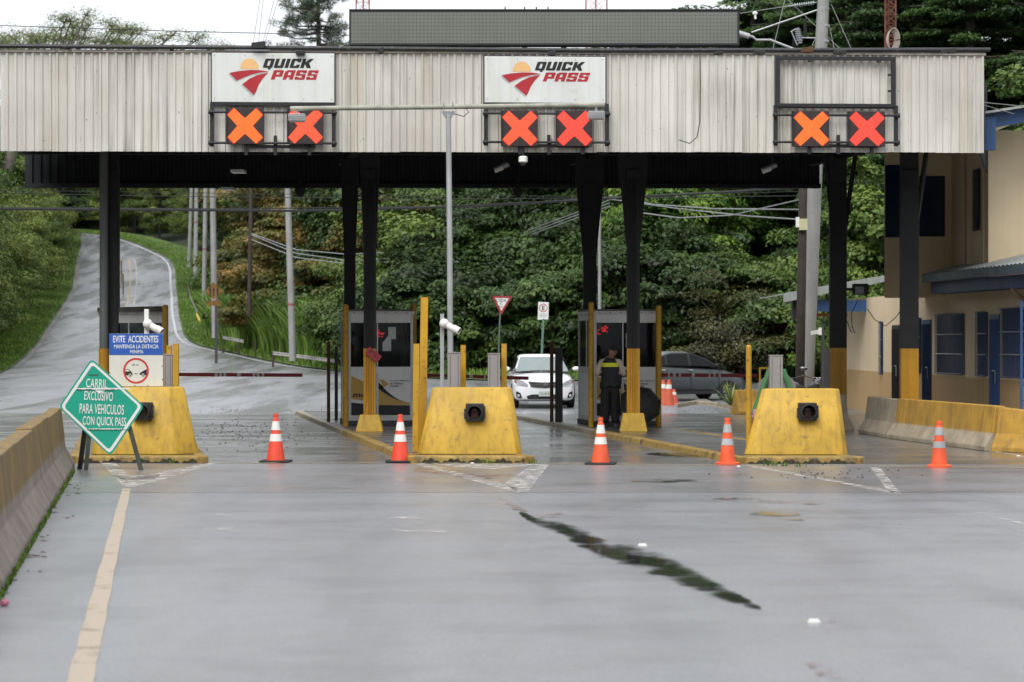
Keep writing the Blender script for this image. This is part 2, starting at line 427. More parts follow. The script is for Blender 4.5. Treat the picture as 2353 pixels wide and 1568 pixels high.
def offs(poly, d):
    out = []
    for i, p in enumerate(poly):
        a = poly[max(i-1, 0)]; b_ = poly[min(i+1, len(poly)-1)]
        t_ = Vector((b_[0]-a[0], b_[1]-a[1], 0)).normalized(); n_ = Vector((t_.y, -t_.x, 0))
        out.append(Vector((p[0], p[1], 0))+n_*d)
    return out
redge = [(rx(Y), Y) for Y in [92.2, 94.5, 97, 100, 104, 108, 112]+list(range(115, 262, 4))+list(range(262, 294, 2))]
ledge = [(lx(Y), Y) for Y in list(range(64, 292, 4))]
def lift(p, dz): return Vector((p.x, p.y, zr(p.y)+dz))
def vw(Y): return float(np.interp(Y, [150, 230, 262, 275, 290], [9, 7, 3.2, 2.0, 1.5]))
sheet('right_verge', [(Vector((a[0], a[1], zr(a[1])+.05)), lift(Vector((a[0], a[1], 0)).lerp(b_, vw(a[1])/9), .35)) for a, b_ in zip(redge, offs(redge, 9))], GRASSM)
sheet('left_verge', [(lift(b_, .55), Vector((a[0], a[1], zr(a[1])+.05))) for a, b_ in zip(ledge, offs(ledge, -5))], GRASSM)

# ---- painted markings (thin worn sheets)
def paint(name, col, wear=.5, scale=5):
    m, t, b, out = newmat(name)
    pos = t.nodes.new('ShaderNodeNewGeometry').outputs['Position']
    n1 = noise(t, scale, 8, pos, .7)
    b.inputs['Base Color'].default_value = (*col, 1); b.inputs['Roughness'].default_value = .5
    tr = t.nodes.new('ShaderNodeBsdfTransparent')
    fa = ramp(t, n1.outputs[0], wear-.08, wear+.1).outputs[0]
    mx = t.nodes.new('ShaderNodeMixShader'); t.links.new(fa, mx.inputs[0]); t.links.new(tr.outputs[0], mx.inputs[1]); t.links.new(b.outputs[0], mx.inputs[2])
    t.links.new(mx.outputs[0], out.inputs[0]); return m
PW = paint('worn_white_marking', (.5, .48, .45), .5); PWW = paint('very_worn_white_marking', (.6, .58, .55), .56)
PY = paint('worn_cream_marking', (.40, .33, .25), .34, 3); PYY = paint('worn_yellow_marking', (.36, .29, .15), .54); STAIN = paint('rust_stain', (.22, .12, .10), .56, 4); RES = None
def marking(name, polys, mat, z=.006):
    v = []; f = []
    for poly in polys:
        n = len(v)
        for p in poly:
            g = G(p[0], p[1]); v.append((g.x, g.y, z))
        f.append(tuple(range(n, n+len(poly))))
    me = bpy.data.meshes.new(name); me.from_pydata(v, [], f)
    o = mk(name, me, mat); o['kind'] = 'structure'; return o
def line(p, q, w):     # stroke in photo units given half widths at both ends along x
    return [(p[0]-w, p[1]), (p[0]+w, p[1]), (q[0]+w, q[1]), (q[0]-w, q[1])]
# cream lane line in front left (wavy edges)
N = 26; lft = []; rgt = []
for i in range(N):
    t_ = i/(N-1); y = 1124+t_*(1600-1124); xl = 281+(153-281)*((y-1124)/444); xr = 301+(215-301)*((y-1124)/444)
    wv = math.sin(i*1.7)*2.0*(.3+t_)
    lft.append((xl+wv, y)); rgt.append((xr+wv*.6+random.uniform(-1, 1), y))
marking('lane_line', [[lft[i], rgt[i], rgt[i+1], lft[i+1]] for i in range(N-1)], PY)
# chevrons before each island
marking('island_chevron', [[(228, 1062), (262, 1062), (300, 1098), (283, 1119)], [(283, 1119), (292, 1102), (480, 1065), (500, 1066), (360, 1108), (303, 1121)],
                           [(255, 1094), (300, 1094), (370, 1092), (352, 1104), (285, 1104)]], PW)
marking('island_chevron', [[(945, 1066), (975, 1066), (1190, 1122), (1187, 1134), (1150, 1124)], [(1187, 1134), (1160, 1112), (1225, 1068), (1262, 1068), (1215, 1130)],
                           [(990, 1066), (1225, 1067), (1225, 1071), (1130, 1080), (1060, 1077)]], PW)
marking('island_chevron', [[(1700, 1070), (1725, 1070), (2068, 1132), (2060, 1137), (1940, 1114)], [(2000, 1075), (2022, 1075), (2070, 1136), (2040, 1130)]], PW)
marking('joint_line', [[(480, 1064.5), (880, 1064), (880, 1066), (480, 1066.5)], [(960, 1063.5), (1690, 1068.5), (1690, 1071), (960, 1066)], [(2000, 1071), (2353, 1075), (2353, 1078), (2000, 1074)]], PYY, .009)
marking('stop_marks', [[(480, 1183), (530, 1183), (530, 1187), (480, 1187)], [(470, 1213), (534, 1214), (536, 1219), (472, 1220)], [(878, 1189), (960, 1189), (980, 1194), (880, 1193)], [(900, 1218), (1020, 1220), (1030, 1226), (930, 1225)]], PWW, .006)
marking('faded_line', [[(2238, 1178), (2262, 1180), (2353, 1203), (2353, 1208)], [(2240, 1032), (2270, 1034), (2353, 1048), (2353, 1052)]], PWW, .006)

marking('stain', [[(1850, 1525), (1885, 1528), (1935, 1560), (1890, 1566)], [(1225, 1185), (1290, 1180), (1300, 1186), (1240, 1194)], [(1905, 1428), (1920, 1428), (1920, 1432), (1905, 1432)], [(1140, 1145), (1165, 1150), (1215, 1178), (1180, 1172)], [(1740, 1150), (1900, 1157), (1880, 1162), (1745, 1156)], [(960, 1075), (1100, 1085), (1000, 1092), (950, 1084)], [(1060, 1088), (1200, 1092), (1120, 1102), (1040, 1098)]], STAIN, .013)
def strip_on(edge, d0, d1, Y0, Y1, name, mat):
    pts = [p for p in edge if Y0 <= p[1] <= Y1]
    a = offs(pts, d0); b_ = offs(pts, d1)
    o = sheet(name, [(lift(p, .02), lift(q, .02)) for p, q in zip(a, b_)], mat); return o
strip_on(redge, -.6, -.42, 110, 290, 'edge_line', M('edge_line_white', (.48, .48, .48), .6, var=.3))
cedge = [((lx(Y)+rx(Y))/2+1.0, Y) for Y in range(170, 278, 4)]
strip_on(cedge, -.5, -.38, 180, 256, 'centre_line', M('centre_line_yellow', (.36, .28, .14), .6, var=.3))
strip_on(cedge, .1, .2, 180, 256, 'centre_line', M('centre_line_pale', (.38, .36, .3), .6, var=.3))
strip_on(ledge, .05, .4, 120, 262, 'gutter', M('gutter_grey', (.16, .155, .145), .5, var=.3))

# ---- puddles: still water in the worn joint, reflecting what stands behind
def puddle_mat():
    m, t, b, out = newmat('puddle_water')
    b.inputs['Base Color'].default_value = (.012, .012, .012, 1); b.inputs['Roughness'].default_value = .07; b.inputs['Specular IOR Level'].default_value = .35
    at = t.nodes.new('ShaderNodeAttribute'); at.attribute_name = 'inner'
    pos = t.nodes.new('ShaderNodeNewGeometry').outputs['Position']
    n1 = noise(t, 2.6, 7, mapped(t, (.8, 1.0, 1), pos), .68)
    s_ = math_(t, 'ADD', at.outputs['Fac'], math_(t, 'MULTIPLY', math_(t, 'SUBTRACT', n1.outputs[0], .5), 4.2))
    mr = t.nodes.new('ShaderNodeMapRange'); mr.interpolation_type = 'SMOOTHSTEP'; mr.inputs[1].default_value = .1; mr.inputs[2].default_value = 1.1; mr.inputs[3].default_value = 0; mr.inputs[4].default_value = .92; t.links.new(s_, mr.inputs[0]); fa = mr.outputs[0]
    tr = t.nodes.new('ShaderNodeBsdfTransparent')
    mx = t.nodes.new('ShaderNodeMixShader'); t.links.new(fa, mx.inputs[0]); t.links.new(tr.outputs[0], mx.inputs[1]); t.links.new(b.outputs[0], mx.inputs[2])
    t.links.new(mx.outputs[0], out.inputs[0]); return m
PUD = puddle_mat()
def puddle(pts, z=.011, wet_k=1.0):      # (px, py, half width in px along y)
    cen = []
    for i in range(len(pts)-1):
        for k in range(5):
            t_ = k/5; cen.append([pts[i][j]+(pts[i+1][j]-pts[i][j])*t_ for j in range(3)])
    cen.append(list(pts[-1])); v = []; f = []; at = []
    for c in cen:
        for s_, a_ in ((-1, 0), (-.5, .75), (0, 1), (.5, .75), (1, 0)):
            g = G(c[0], c[1]+s_*c[2]); v.append((g.x, g.y, z)); at.append(a_*wet_k-(1-wet_k)*.3)
    n = len(cen)
    for j in range(5): at[j] = 0; at[(n-1)*5+j] = 0
    for i in range(n-1):
        for j in range(4): f.append((i*5+j, i*5+j+1, (i+1)*5+j+1, (i+1)*5+j))
    me = bpy.data.meshes.new('puddle'); me.from_pydata(v, [], f)
    A = me.attributes.new('inner', 'FLOAT', 'POINT'); A.data.foreach_set('value', at)
    o = mk('puddle', me, PUD); o['kind'] = 'structure'
puddle([(1190, 1178, 4), (1235, 1202, 12), (1290, 1215, 17), (1335, 1240, 25), (1400, 1268, 24), (1470, 1285, 29), (1550, 1312, 30), (1610, 1342, 26), (1690, 1376, 16), (1760, 1408, 5)])
puddle([(1715, 1183, 3), (1760, 1183, 8), (1800, 1183, 8), (1840, 1183, 3)], wet_k=.7); puddle([(1780, 1196, 2), (1815, 1197, 5), (1850, 1197, 2)], wet_k=.6)
puddle([(1480, 1045, 2), (1530, 1045, 6), (1600, 1046, 6), (1640, 1046, 2)]); puddle([(1440, 1108, 2), (1520, 1106, 7), (1600, 1108, 4), (1650, 1109, 2)], wet_k=.6)
puddle([(1640, 1148, 1), (1700, 1147, 4), (1760, 1149, 1)], wet_k=.6)

# ---- traffic islands with kerb stones
ISL_TOP = asphalt('island_top', (.075, .07, .066), .45, .2, .5, tint=(.09, .08, .06))
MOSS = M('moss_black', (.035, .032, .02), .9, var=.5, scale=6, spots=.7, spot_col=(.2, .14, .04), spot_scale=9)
def island(xl, xr, yf, yb, label, first_yellow=5):
    o = thing('traffic_island', None, None, (xl+(xr-xl)/2, yf, 0)); o['kind'] = 'structure'
    def P(x, y): return x+LS*(y-yf), y
    top = MB(); kw = .2; h = .1
    a = P(xl+kw, yf+kw); b_ = P(xr-kw, yf+kw); c = P(xr-kw, yb); d = P(xl+kw, yb)
    top.prism_z([a, b_, c, d], -.05, h-.006).build('top_slab', ISL_TOP, o, world=True)
    L = 2.2; n = int((yb-yf-.5)/L)
    for side in (0, 1):
        for i in range(n+1):
            y0 = yf+.45+i*L; y1 = min(y0+L-.03, yb)
            if y1-y0 < .3: continue
            j = random.uniform(-.012, .012)
            x0, x1 = (xl, xl+kw) if side == 0 else (xr-kw, xr)
            bot = [(*P(x0+j-.01, y0), -.05), (*P(x1, y0), -.05), (*P(x1, y1), -.05), (*P(x0+j-.01, y1), -.05)]
            tp = [(*P(x0+j+(.03 if side == 0 else 0), y0), h), (*P(x1-(.03 if side else 0), y0), h), (*P(x1-(.03 if side else 0), y1), h), (*P(x0+j+(.03 if side == 0 else 0), y1), h)]
            MB().hexa(bot, tp).build('kerb_stone', KERBY if i < first_yellow else KERBG, o, bevel=.02, world=True)
    # rounded nose
    seg = 1; wn = (xr-xl)/seg
    for i in range(seg):
        x0 = xl+i*wn+.012; x1 = xl+(i+1)*wn-.012
        c0 = c1 = .15
        b_ = [(x0+c0, yf), (x1-c1, yf), (x1, yf+c1), (x1+LS*.42, yf+.42), (x0+LS*.42, yf+.42), (x0, yf+c0)]
        if not c0: b_ = [b_[0], b_[1], b_[2], b_[3], b_[4]]
        MB().hexa([(x, y, -.05) for x, y in b_], [(x*1.0, y+.02 if y == yf else y, h+.004) for x, y in b_]).build('kerb_stone', KERBY, o, bevel=.02, world=True)
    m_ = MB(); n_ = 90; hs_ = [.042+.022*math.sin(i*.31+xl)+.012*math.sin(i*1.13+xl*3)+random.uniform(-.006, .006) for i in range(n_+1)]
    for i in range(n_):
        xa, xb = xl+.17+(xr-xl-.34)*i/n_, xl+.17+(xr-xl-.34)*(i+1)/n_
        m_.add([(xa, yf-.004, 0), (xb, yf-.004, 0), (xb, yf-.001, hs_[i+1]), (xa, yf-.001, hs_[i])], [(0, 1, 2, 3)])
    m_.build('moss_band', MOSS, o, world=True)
    return o
island(-6.75, -4.62, 36.75, 60, '')
island(-1.60, .36, 36.75, 61, '')
island(3.40, 5.36, 36.55, 58, '')
ISL = {1: (-6.75, -4.62), 2: (-1.60, .36), 3: (3.40, 5.36)}

# ================================================================== VEGETATION
def leafmat(name, dark, mid, light, trans=.22, rough=.5):
    m, t, b, out = newmat(name)
    at = t.nodes.new('ShaderNodeAttribute'); at.attribute_name = 'var'
    oi = t.nodes.new('ShaderNodeObjectInfo')
    pos = t.nodes.new('ShaderNodeNewGeometry').outputs['Position']
    n1 = noise(t, .55, 2, pos)
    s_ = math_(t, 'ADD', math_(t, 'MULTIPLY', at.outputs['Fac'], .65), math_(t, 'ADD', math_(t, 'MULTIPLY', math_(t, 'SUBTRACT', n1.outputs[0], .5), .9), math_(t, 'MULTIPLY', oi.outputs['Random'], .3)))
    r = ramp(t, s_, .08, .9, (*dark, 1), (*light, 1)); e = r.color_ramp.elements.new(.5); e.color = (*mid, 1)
    t.links.new(r.outputs[0], b.inputs['Base Color']); b.inputs['Roughness'].default_value = rough; b.inputs['Specular IOR Level'].default_value = .4
    tl = t.nodes.new('ShaderNodeBsdfTranslucent'); t.links.new(r.outputs[0], tl.inputs[0])
    mx = t.nodes.new('ShaderNodeMixShader'); mx.inputs[0].default_value = trans
    t.links.new(b.outputs[0], mx.inputs[1]); t.links.new(tl.outputs[0], mx.inputs[2]); t.links.new(mx.outputs[0], out.inputs[0])
    return m
LF_DARK = leafmat('leaf_dark_green', (.015, .03, .007), (.04, .08, .016), (.095, .165, .03))
LF_MID = leafmat('leaf_mid_green', (.025, .05, .009), (.07, .125, .02), (.16, .23, .04))
LF_BRIGHT = leafmat('leaf_bright_green', (.03, .07, .012), (.075, .155, .022), (.2, .32, .04))
LF_RUST = leafmat('leaf_rust_tipped', (.045, .065, .014), (.15, .14, .028), (.36, .19, .04))
LF_HEDGE = leafmat('leaf_hedge', (.045, .08, .014), (.125, .18, .034), (.28, .33, .075))
LF_CONI = leafmat('leaf_conifer', (.008, .018, .007), (.028, .06, .018), (.085, .16, .04))
LF_PINE = leafmat('leaf_pine', (.05, .07, .05), (.10, .13, .085), (.18, .21, .13))
LF_FEATH = leafmat('leaf_feathery', (.09, .13, .03), (.19, .25, .065), (.34, .38, .12), trans=.5)
LF_GRASS = leafmat('grass_blade', (.04, .08, .012), (.10, .18, .025), (.2, .32, .05), trans=.3)
LF_TALL = leafmat('tall_grass_blade', (.05, .10, .018), (.13, .23, .04), (.28, .42, .09), trans=.3)
BARK = M('bark', (.07, .058, .045), .9, var=.4, scale=4, bump=.5, bump_scale=12)
BARKG = M('pale_bark', (.16, .14, .12), .9, var=.3, scale=4, bump=.4)

def leaves(name, cen, nrm, size, aspect, var, rng, droop=.0, axis=None):
    n = len(cen)
    nrm = nrm/np.maximum(np.linalg.norm(nrm, axis=1, keepdims=True), 1e-6)
    if axis is None: axis = rng.normal(size=(n, 3))
    axis = axis.copy(); axis[:, 2] -= droop
    axis -= nrm*(axis*nrm).sum(1, keepdims=True); axis /= np.maximum(np.linalg.norm(axis, axis=1, keepdims=True), 1e-6)
    side = np.cross(nrm, axis)
    L = size[:, None]; Wd = (size*aspect)[:, None]
    v = np.empty((n, 4, 3)); v[:, 0] = cen-axis*L*.5; v[:, 1] = cen+side*Wd*.5+nrm*Wd*.12; v[:, 2] = cen+axis*L*.5-nrm*L*.08; v[:, 3] = cen-side*Wd*.5+nrm*Wd*.12
    me = bpy.data.meshes.new(name)
    me.vertices.add(n*4); me.vertices.foreach_set('co', v.ravel())
    me.loops.add(n*4); me.loops.foreach_set('vertex_index', np.arange(n*4, dtype=np.int32))
    me.polygons.add(n); me.polygons.foreach_set('loop_start', np.arange(0, n*4, 4, dtype=np.int32))
    A = me.attributes.new('var', 'FLOAT', 'FACE'); A.data.foreach_set('value', var.astype(np.float32))
    me.update(calc_edges=True); return me

def clump_crown(name, seed, rad, cz, nclump, per, leaf, rc, aspect=.5, flat=.6, shell=.45, low=-.75, upbias=.6, fill=.12, droop=.3):
    rng = np.random.default_rng(seed)
    d = rng.normal(size=(nclump*4, 3)); d /= np.linalg.norm(d, axis=1, keepdims=True); d = d[d[:, 2] > low][:nclump]
    lump = 1+.22*np.sin(d[:, 0]*5+seed)*np.cos(d[:, 1]*4.3+seed*1.3)+.12*np.sin(d[:, 2]*7+seed)
    rr = shell+(1-shell)*rng.random(len(d))**.6
    C = d*np.array(rad)*(rr*lump)[:, None]+np.array([0, 0, cz])
    n = len(C)*per
    ci = np.repeat(np.arange(len(C)), per)
    q = rng.normal(size=(n, 3)); q /= np.linalg.norm(q, axis=1, keepdims=True)
    q[:, 2] = np.where(q[:, 2] < -.35, -q[:, 2], q[:, 2])
    rcl = rc*(.6+.8*rng.random(len(C)))
    p = C[ci]+q*np.array([1, 1, flat])*(rcl[ci]*(rng.random(n)**.4))[:, None]
    outw = d[ci]
    nr = q*.7+outw*.5+np.array([0, 0, upbias])+rng.normal(size=(n, 3))*.45
    size = leaf*(.6+.8*rng.random(n))
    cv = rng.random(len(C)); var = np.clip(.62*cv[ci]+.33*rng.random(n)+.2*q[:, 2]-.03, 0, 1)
    # sparse inner fill so the middle is not hollow, coloured dark as shaded gaps
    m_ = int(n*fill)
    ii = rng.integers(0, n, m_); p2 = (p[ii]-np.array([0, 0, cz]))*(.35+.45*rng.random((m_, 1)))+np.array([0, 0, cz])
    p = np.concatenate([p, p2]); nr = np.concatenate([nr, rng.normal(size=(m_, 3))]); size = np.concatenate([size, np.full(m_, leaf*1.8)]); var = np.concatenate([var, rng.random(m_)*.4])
    return leaves(name, p, nr, size, aspect, var, rng, droop), C
def trunk_mesh(name, seed, h, r, tips, nl=9, fork=.35):
    rng = random.Random(seed); mb = MB(); lean = (rng.uniform(-.05, .05)*h, rng.uniform(-.05, .05)*h)
    top = Vector((lean[0], lean[1], h))
    mid = [Vector((lean[0]*t_+rng.uniform(-.03, .03)*h*(0 < t_), lean[1]*t_, h*t_)) for t_ in (-.06, 0, .25, .5, .75, 1)]
    mb.tube(mid, [r*1.35, r*1.2, r, r*.8, r*.55, r*.25], 8)
    tp = [Vector(c) for c in tips]; rng.shuffle(tp)
    for c in tp[:nl]:
        t_ = rng.uniform(fork, .85); p0 = Vector((lean[0]*t_, lean[1]*t_, h*t_))
        pm = p0.lerp(c, .5)+Vector((0, 0, rng.uniform(-.04, .08)*h)); rr = r*.45*(1.1-t_)
        mb.tube([p0, pm, p0.lerp(c, .95)], [rr+.03, rr*.7+.02, .02], 5)
    return mb.mesh(name, smooth=True)
PROTO = {}
def proto(key, crown, trunk, lmat, bmat): PROTO[key] = (crown, trunk, lmat, bmat)
def std(key, seed, rad, cz, ncl, per, leaf, rc, lmat, h, r, bmat=BARK, **kw):
    cm, C = clump_crown('crown_'+key, seed, rad, cz, ncl, per, leaf, rc, **kw); cm.materials.append(lmat)
    tm = trunk_mesh('trunk_'+key, seed, h, r, C); tm.materials.append(bmat); PROTO[key] = (cm, tm)
# unit trees about 10 m tall
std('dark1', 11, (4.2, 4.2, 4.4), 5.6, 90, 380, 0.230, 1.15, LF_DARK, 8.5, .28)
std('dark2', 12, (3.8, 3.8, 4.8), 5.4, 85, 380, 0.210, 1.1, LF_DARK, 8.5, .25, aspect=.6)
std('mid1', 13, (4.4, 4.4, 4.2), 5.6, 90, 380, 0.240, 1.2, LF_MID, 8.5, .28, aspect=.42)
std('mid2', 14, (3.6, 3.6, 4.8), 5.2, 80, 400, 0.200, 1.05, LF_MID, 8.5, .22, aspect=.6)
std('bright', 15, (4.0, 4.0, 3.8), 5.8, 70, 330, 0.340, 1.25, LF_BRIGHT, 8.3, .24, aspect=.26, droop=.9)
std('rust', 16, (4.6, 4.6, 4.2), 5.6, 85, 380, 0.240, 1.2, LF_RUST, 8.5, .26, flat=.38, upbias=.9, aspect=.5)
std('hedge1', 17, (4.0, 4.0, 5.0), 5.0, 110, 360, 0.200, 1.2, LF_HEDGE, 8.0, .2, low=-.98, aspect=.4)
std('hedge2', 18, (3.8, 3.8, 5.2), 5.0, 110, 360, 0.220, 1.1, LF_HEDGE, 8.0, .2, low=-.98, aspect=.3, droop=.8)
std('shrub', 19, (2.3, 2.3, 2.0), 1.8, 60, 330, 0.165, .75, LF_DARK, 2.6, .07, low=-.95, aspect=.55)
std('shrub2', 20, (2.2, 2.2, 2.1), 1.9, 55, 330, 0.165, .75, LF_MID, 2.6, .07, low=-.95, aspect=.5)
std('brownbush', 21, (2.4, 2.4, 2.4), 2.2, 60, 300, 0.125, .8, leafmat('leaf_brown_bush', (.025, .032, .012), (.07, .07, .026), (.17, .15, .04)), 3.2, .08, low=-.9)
def conifer(key, seed, h, rb, lmat):
    rng = np.random.default_rng(seed); P = []; N_ = []; AX = []; V = []; mb = MB(); S = []
    mb.tube([(0, 0, -.6), (0, 0, h*.3), (0, 0, h*.98)], [.5, .38, .04], 8)
    z = h*.1
    while z < h*.97:
        k = rng.integers(4, 7); t_ = z/h; Lm = rb*(1-t_)**.75+.5
        for j in range(k):
            a = rng.random()*6.283; L = Lm*(.6+.5*rng.random()); el = .18-.25*rng.random()
            dr = np.array([math.cos(a)*math.cos(el), math.sin(a)*math.cos(el), math.sin(el)])
            mb.tube([(0, 0, z), tuple(np.array([0, 0, z])+dr*L*.9)], [.07, .015], 4)
            m_ = int(250*L); u = (rng.random(m_)**.7)*L
            sd_ = np.cross(dr, [0, 0, 1]); sd_ /= np.linalg.norm(sd_)
            wdt = .25+.38*L*np.sin(np.clip(u/L, .05, 1)*math.pi*.8+.2)*.55
            off = rng.uniform(-1, 1, m_)*wdt
            p = np.array([0, 0, z])+dr*u[:, None]+sd_*off[:, None]; p[:, 2] += -.10*(u/L)**2*L-.12*np.abs(off)+rng.normal(size=m_)*.06
            P.append(p); N_.append(np.array([0, 0, 1.0])+dr*.25+rng.normal(size=(m_, 3))*.42)
            AX.append(dr*1.0+sd_*np.sign(off)[:, None]*.8+rng.normal(size=(m_, 3))*.3)
            V.append(np.clip(.2+.5*(u/L)+.35*rng.random(m_)+(.15*rng.random()-.1), 0, 1)); S.append(.13+.12*rng.random(m_))
        z += .42+.25*rng.random()
    cm = leaves('crown_'+key, np.concatenate(P), np.concatenate(N_), np.concatenate(S), .34, np.concatenate(V), rng, .25, np.concatenate(AX))
    cm.materials.append(lmat); tm = mb.mesh('trunk_'+key, smooth=True); tm.materials.append(BARK); PROTO[key] = (cm, tm)
conifer('coni1', 31, 22, 5.6, LF_CONI); conifer('coni2', 32, 20, 5.0, LF_CONI)

LMK = [(560, 'behind the dark wooden pole'), (620, 'right of the dark wooden pole'), (672, 'behind the concrete pole in the cane grass'), (735, 'right of the cane grass'), (800, 'behind the second pair of columns'), (870, 'above the second booth'), (930, 'right above the second booth'), (985, 'left of the light pole'),
       (1036, 'behind the light pole'), (1095, 'just right of the light pole'), (1150, 'above the yield sign'), (1200, 'between the yield sign and the E sign'), (1250, 'above the E sign'), (1300, 'left of the third pair of columns'), (1357, 'behind the third back column'), (1410, 'above the guard'), (1455, 'behind the third front column'), (1510, 'above the right edge of the guard booth'),
       (1575, 'above the bonnet of the grey car'), (1640, 'right of the grey car'), (1700, 'above the brown bush'), (1750, 'above the round yellow post'), (1800, 'left of the wooden pole with the meter box'), (1850, 'behind the leaning concrete pole'), (1900, 'behind the dark right column'), (1960, 'right of the dark right column'), (2030, 'behind the low annex roof'), (2110, 'above the empty sign frame'), (2160, 'right of the rusty mast'), (2240, 'above the fascia right end'), (2330, 'above the blue roof'), (2420, 'at the top right corner')]
USED = set()
def where(look, px):
    for name_ in [n_ for _, n_ in sorted((abs(p_-px), n_) for p_, n_ in LMK)]:
        s_ = look+' '+name_
        if s_ not in USED: USED.add(s_); return s_
def tree(key, px, Y, sc, label, group=None, name='forest_tree', cat='tree', rz=None, X=None, z=None, sz=None):
    X = X_at(px, Y) if X is None else X
    z = terr(X, Y)-.1 if z is None else z
    o = thing(name, label, cat, (X, Y, z), random.uniform(0, 6.28) if rz is None else rz, group)
    o.scale = (sc, sc, sz or sc)
    cm, tm = PROTO[key]
    mk('crown', cm, None, o); mk('trunk', tm, None, o)
    return o
# --- forest wall behind the toll (front shrubs, first and second row)
gF = 'broadleaf trees packed in the forest behind the toll'
for px, Y, k, s_ in [(900, 112, 'shrub2', 1.2), (975, 108, 'shrub', 1.4), (1050, 107, 'shrub', 1.2), (1120, 106, 'shrub', 1.3), (1200, 105, 'shrub2', 1.15), (1290, 104, 'shrub', 1.3), (1360, 103, 'shrub', 1.3),
                    (1440, 102, 'shrub', 1.3), (1520, 101, 'shrub', 1.35), (1600, 99, 'shrub', 1.2), (1750, 97, 'shrub2', 1.0), (1830, 96, 'shrub', 1.2), (1900, 95, 'shrub2', 1.2), (1970, 95, 'shrub', 1.3), (840, 117, 'shrub2', 1.3), (1575, 106, 'shrub', 1.6), (1480, 107, 'shrub', 1.6), (1280, 110, 'shrub', 1.7), (1130, 111, 'shrub', 1.6), (1010, 112, 'shrub2', 1.7)]:
    tree(k, px, Y, s_, where('low shrub at forest foot', px), 'shrubs along the forest foot', 'forest_shrub', 'shrub')
tree('brownbush', 1705, 95, .98, 'brownish thinning bush beyond the right barrier arm', None, 'brown_bush', 'bush')
for px, Y, k, s_ in [(1010, 118, 'mid2', .95), (1090, 114, 'dark2', .85), (1180, 113, 'dark1', .85), (1270, 114, 'dark2', .95), (1350, 112, 'dark1', .9), (1440, 113, 'mid2', .95), (1640, 110, 'dark1', .9), (1730, 109, 'dark2', .9),
                    (1810, 108, 'mid1', .85), (1890, 106, 'dark1', .9), (1960, 105, 'mid2', .85), (2040, 106, 'mid1', .9), (925, 124, 'mid2', .95),
                    (900, 134, 'dark1', 1.15), (1000, 132, 'mid1', 1.2), (1100, 130, 'dark1', 1.2), (1200, 128, 'mid1', 1.2), (1300, 128, 'dark2', 1.2), (1400, 127, 'mid1', 1.2), (1500, 126, 'dark1', 1.2), (1600, 125, 'mid2', 1.2), (1700, 124, 'dark1', 1.2), (1800, 122, 'dark2', 1.2), (1900, 120, 'dark1', 1.15), (2000, 118, 'mid2', 1.15)]:
    tree(k, px, Y, s_, where(('tall back-row ' if Y > 117 else 'front-row ')+('dark green' if k[0] == 'd' else 'mid green')+' forest tree', px), gF)
tree('bright', 1560, 104, .82, 'bright yellow-green tree with drooping leaves right of the middle columns', None, 'drooping_tree')
tree('bright', 1480, 112, .95, 'light green tree with narrow leaves behind the right booth', None, 'drooping_tree')
for px, Y, s_ in [(690, 150, .95), (770, 142, 1.0), (850, 136, 1.0), (930, 130, 1.0), (655, 172, 1.25), (770, 160, 1.4), (880, 148, 1.3), (990, 128, .9)]:
    tree('rust', px, Y, s_, where(('tall' if s_ > 1.2 else 'medium')+' rust-leaved tree', px), 'rust tipped trees beside the road', 'rust_leaf_tree')
tree('rust', 610, 146, .66, 'small dark rust-leaved tree behind the wooden pole', None, 'rust_leaf_tree')
for px, Y, k, s_ in [(790, 136, 'shrub2', 1.7), (700, 150, 'shrub2', 1.5), (590, 162, 'shrub', 1.2), (550, 176, 'shrub2', 1.1), (520, 200, 'shrub2', 1.2)]:
    tree(k, px, Y, s_, where('green roadside bush', px), 'bushes on the roadside slope', 'slope_bush', 'bush')
gB = 'trees at the top of the hill road'
for i, px in enumerate(range(215, 640, 42)):
    Y = 304+6*math.sin(i*2.1); tree(['mid1', 'mid2', 'dark1', 'mid1'][i % 4], px, Y, 1.35+.2*math.sin(i*1.3), 'green tree in the wood at the top of the hill road', gB, 'hilltop_tree', z=zr(Y)+1)
for i, px in enumerate(range(420, 620, 38)):
    Y = 255-i*6; tree(['mid2', 'dark2', 'mid1'][i % 3], px+95, Y, 1.05, 'green tree in the wood at the top of the hill road', gB, 'hilltop_tree', z=zr(Y)+.5)
for i, px in enumerate(range(300, 480, 34)):
    tree(['shrub2', 'mid2', 'shrub'][i % 3], px, 296, 1.3 if i % 3 != 1 else .7, 'green tree in the wood at the top of the hill road', gB, 'hilltop_tree', z=zr(296)+.3)
hn = [0]
for Y, dx, k, s_ in [(292, 4, 'hedge2', .8), (283, 4.6, 'hedge1', .8), (274, 5.2, 'hedge2', .75), (264, 6.4, 'hedge1', .75), (252, 7.4, 'hedge2', .75), (238, 9, 'dark2', .8), (226, 9, 'hedge2', .8), (288, 9, 'mid1', 1.1), (212, 9, 'mid2', .8), (198, 9.5, 'hedge1', .8), (280, 13, 'mid1', 1.1), (256, 14, 'dark1', 1.1), (232, 14, 'mid1', 1.1), (208, 14, 'dark2', 1.1), (186, 10, 'mid2', .8)]:
    X = rx(Y)+dx; tree(k, 0, Y, s_, 'green tree in the wood at the top of the hill road', gB, 'hilltop_tree', X=X, z=zr(Y)+.1)
for i, px in enumerate(range(40, 420, 36)):
    Y = 299+5*math.sin(i*1.7); tree(['hedge1', 'hedge2'][i % 2], px, Y, 1.15, 'green tree in the wood at the top of the hill road', gB, 'hilltop_tree', z=zr(Y)+1)
top_ = sorted([o_ for o_ in bpy.data.objects if o_.get('group') == gB], key=lambda o_: o_.location.x/o_.location.y)
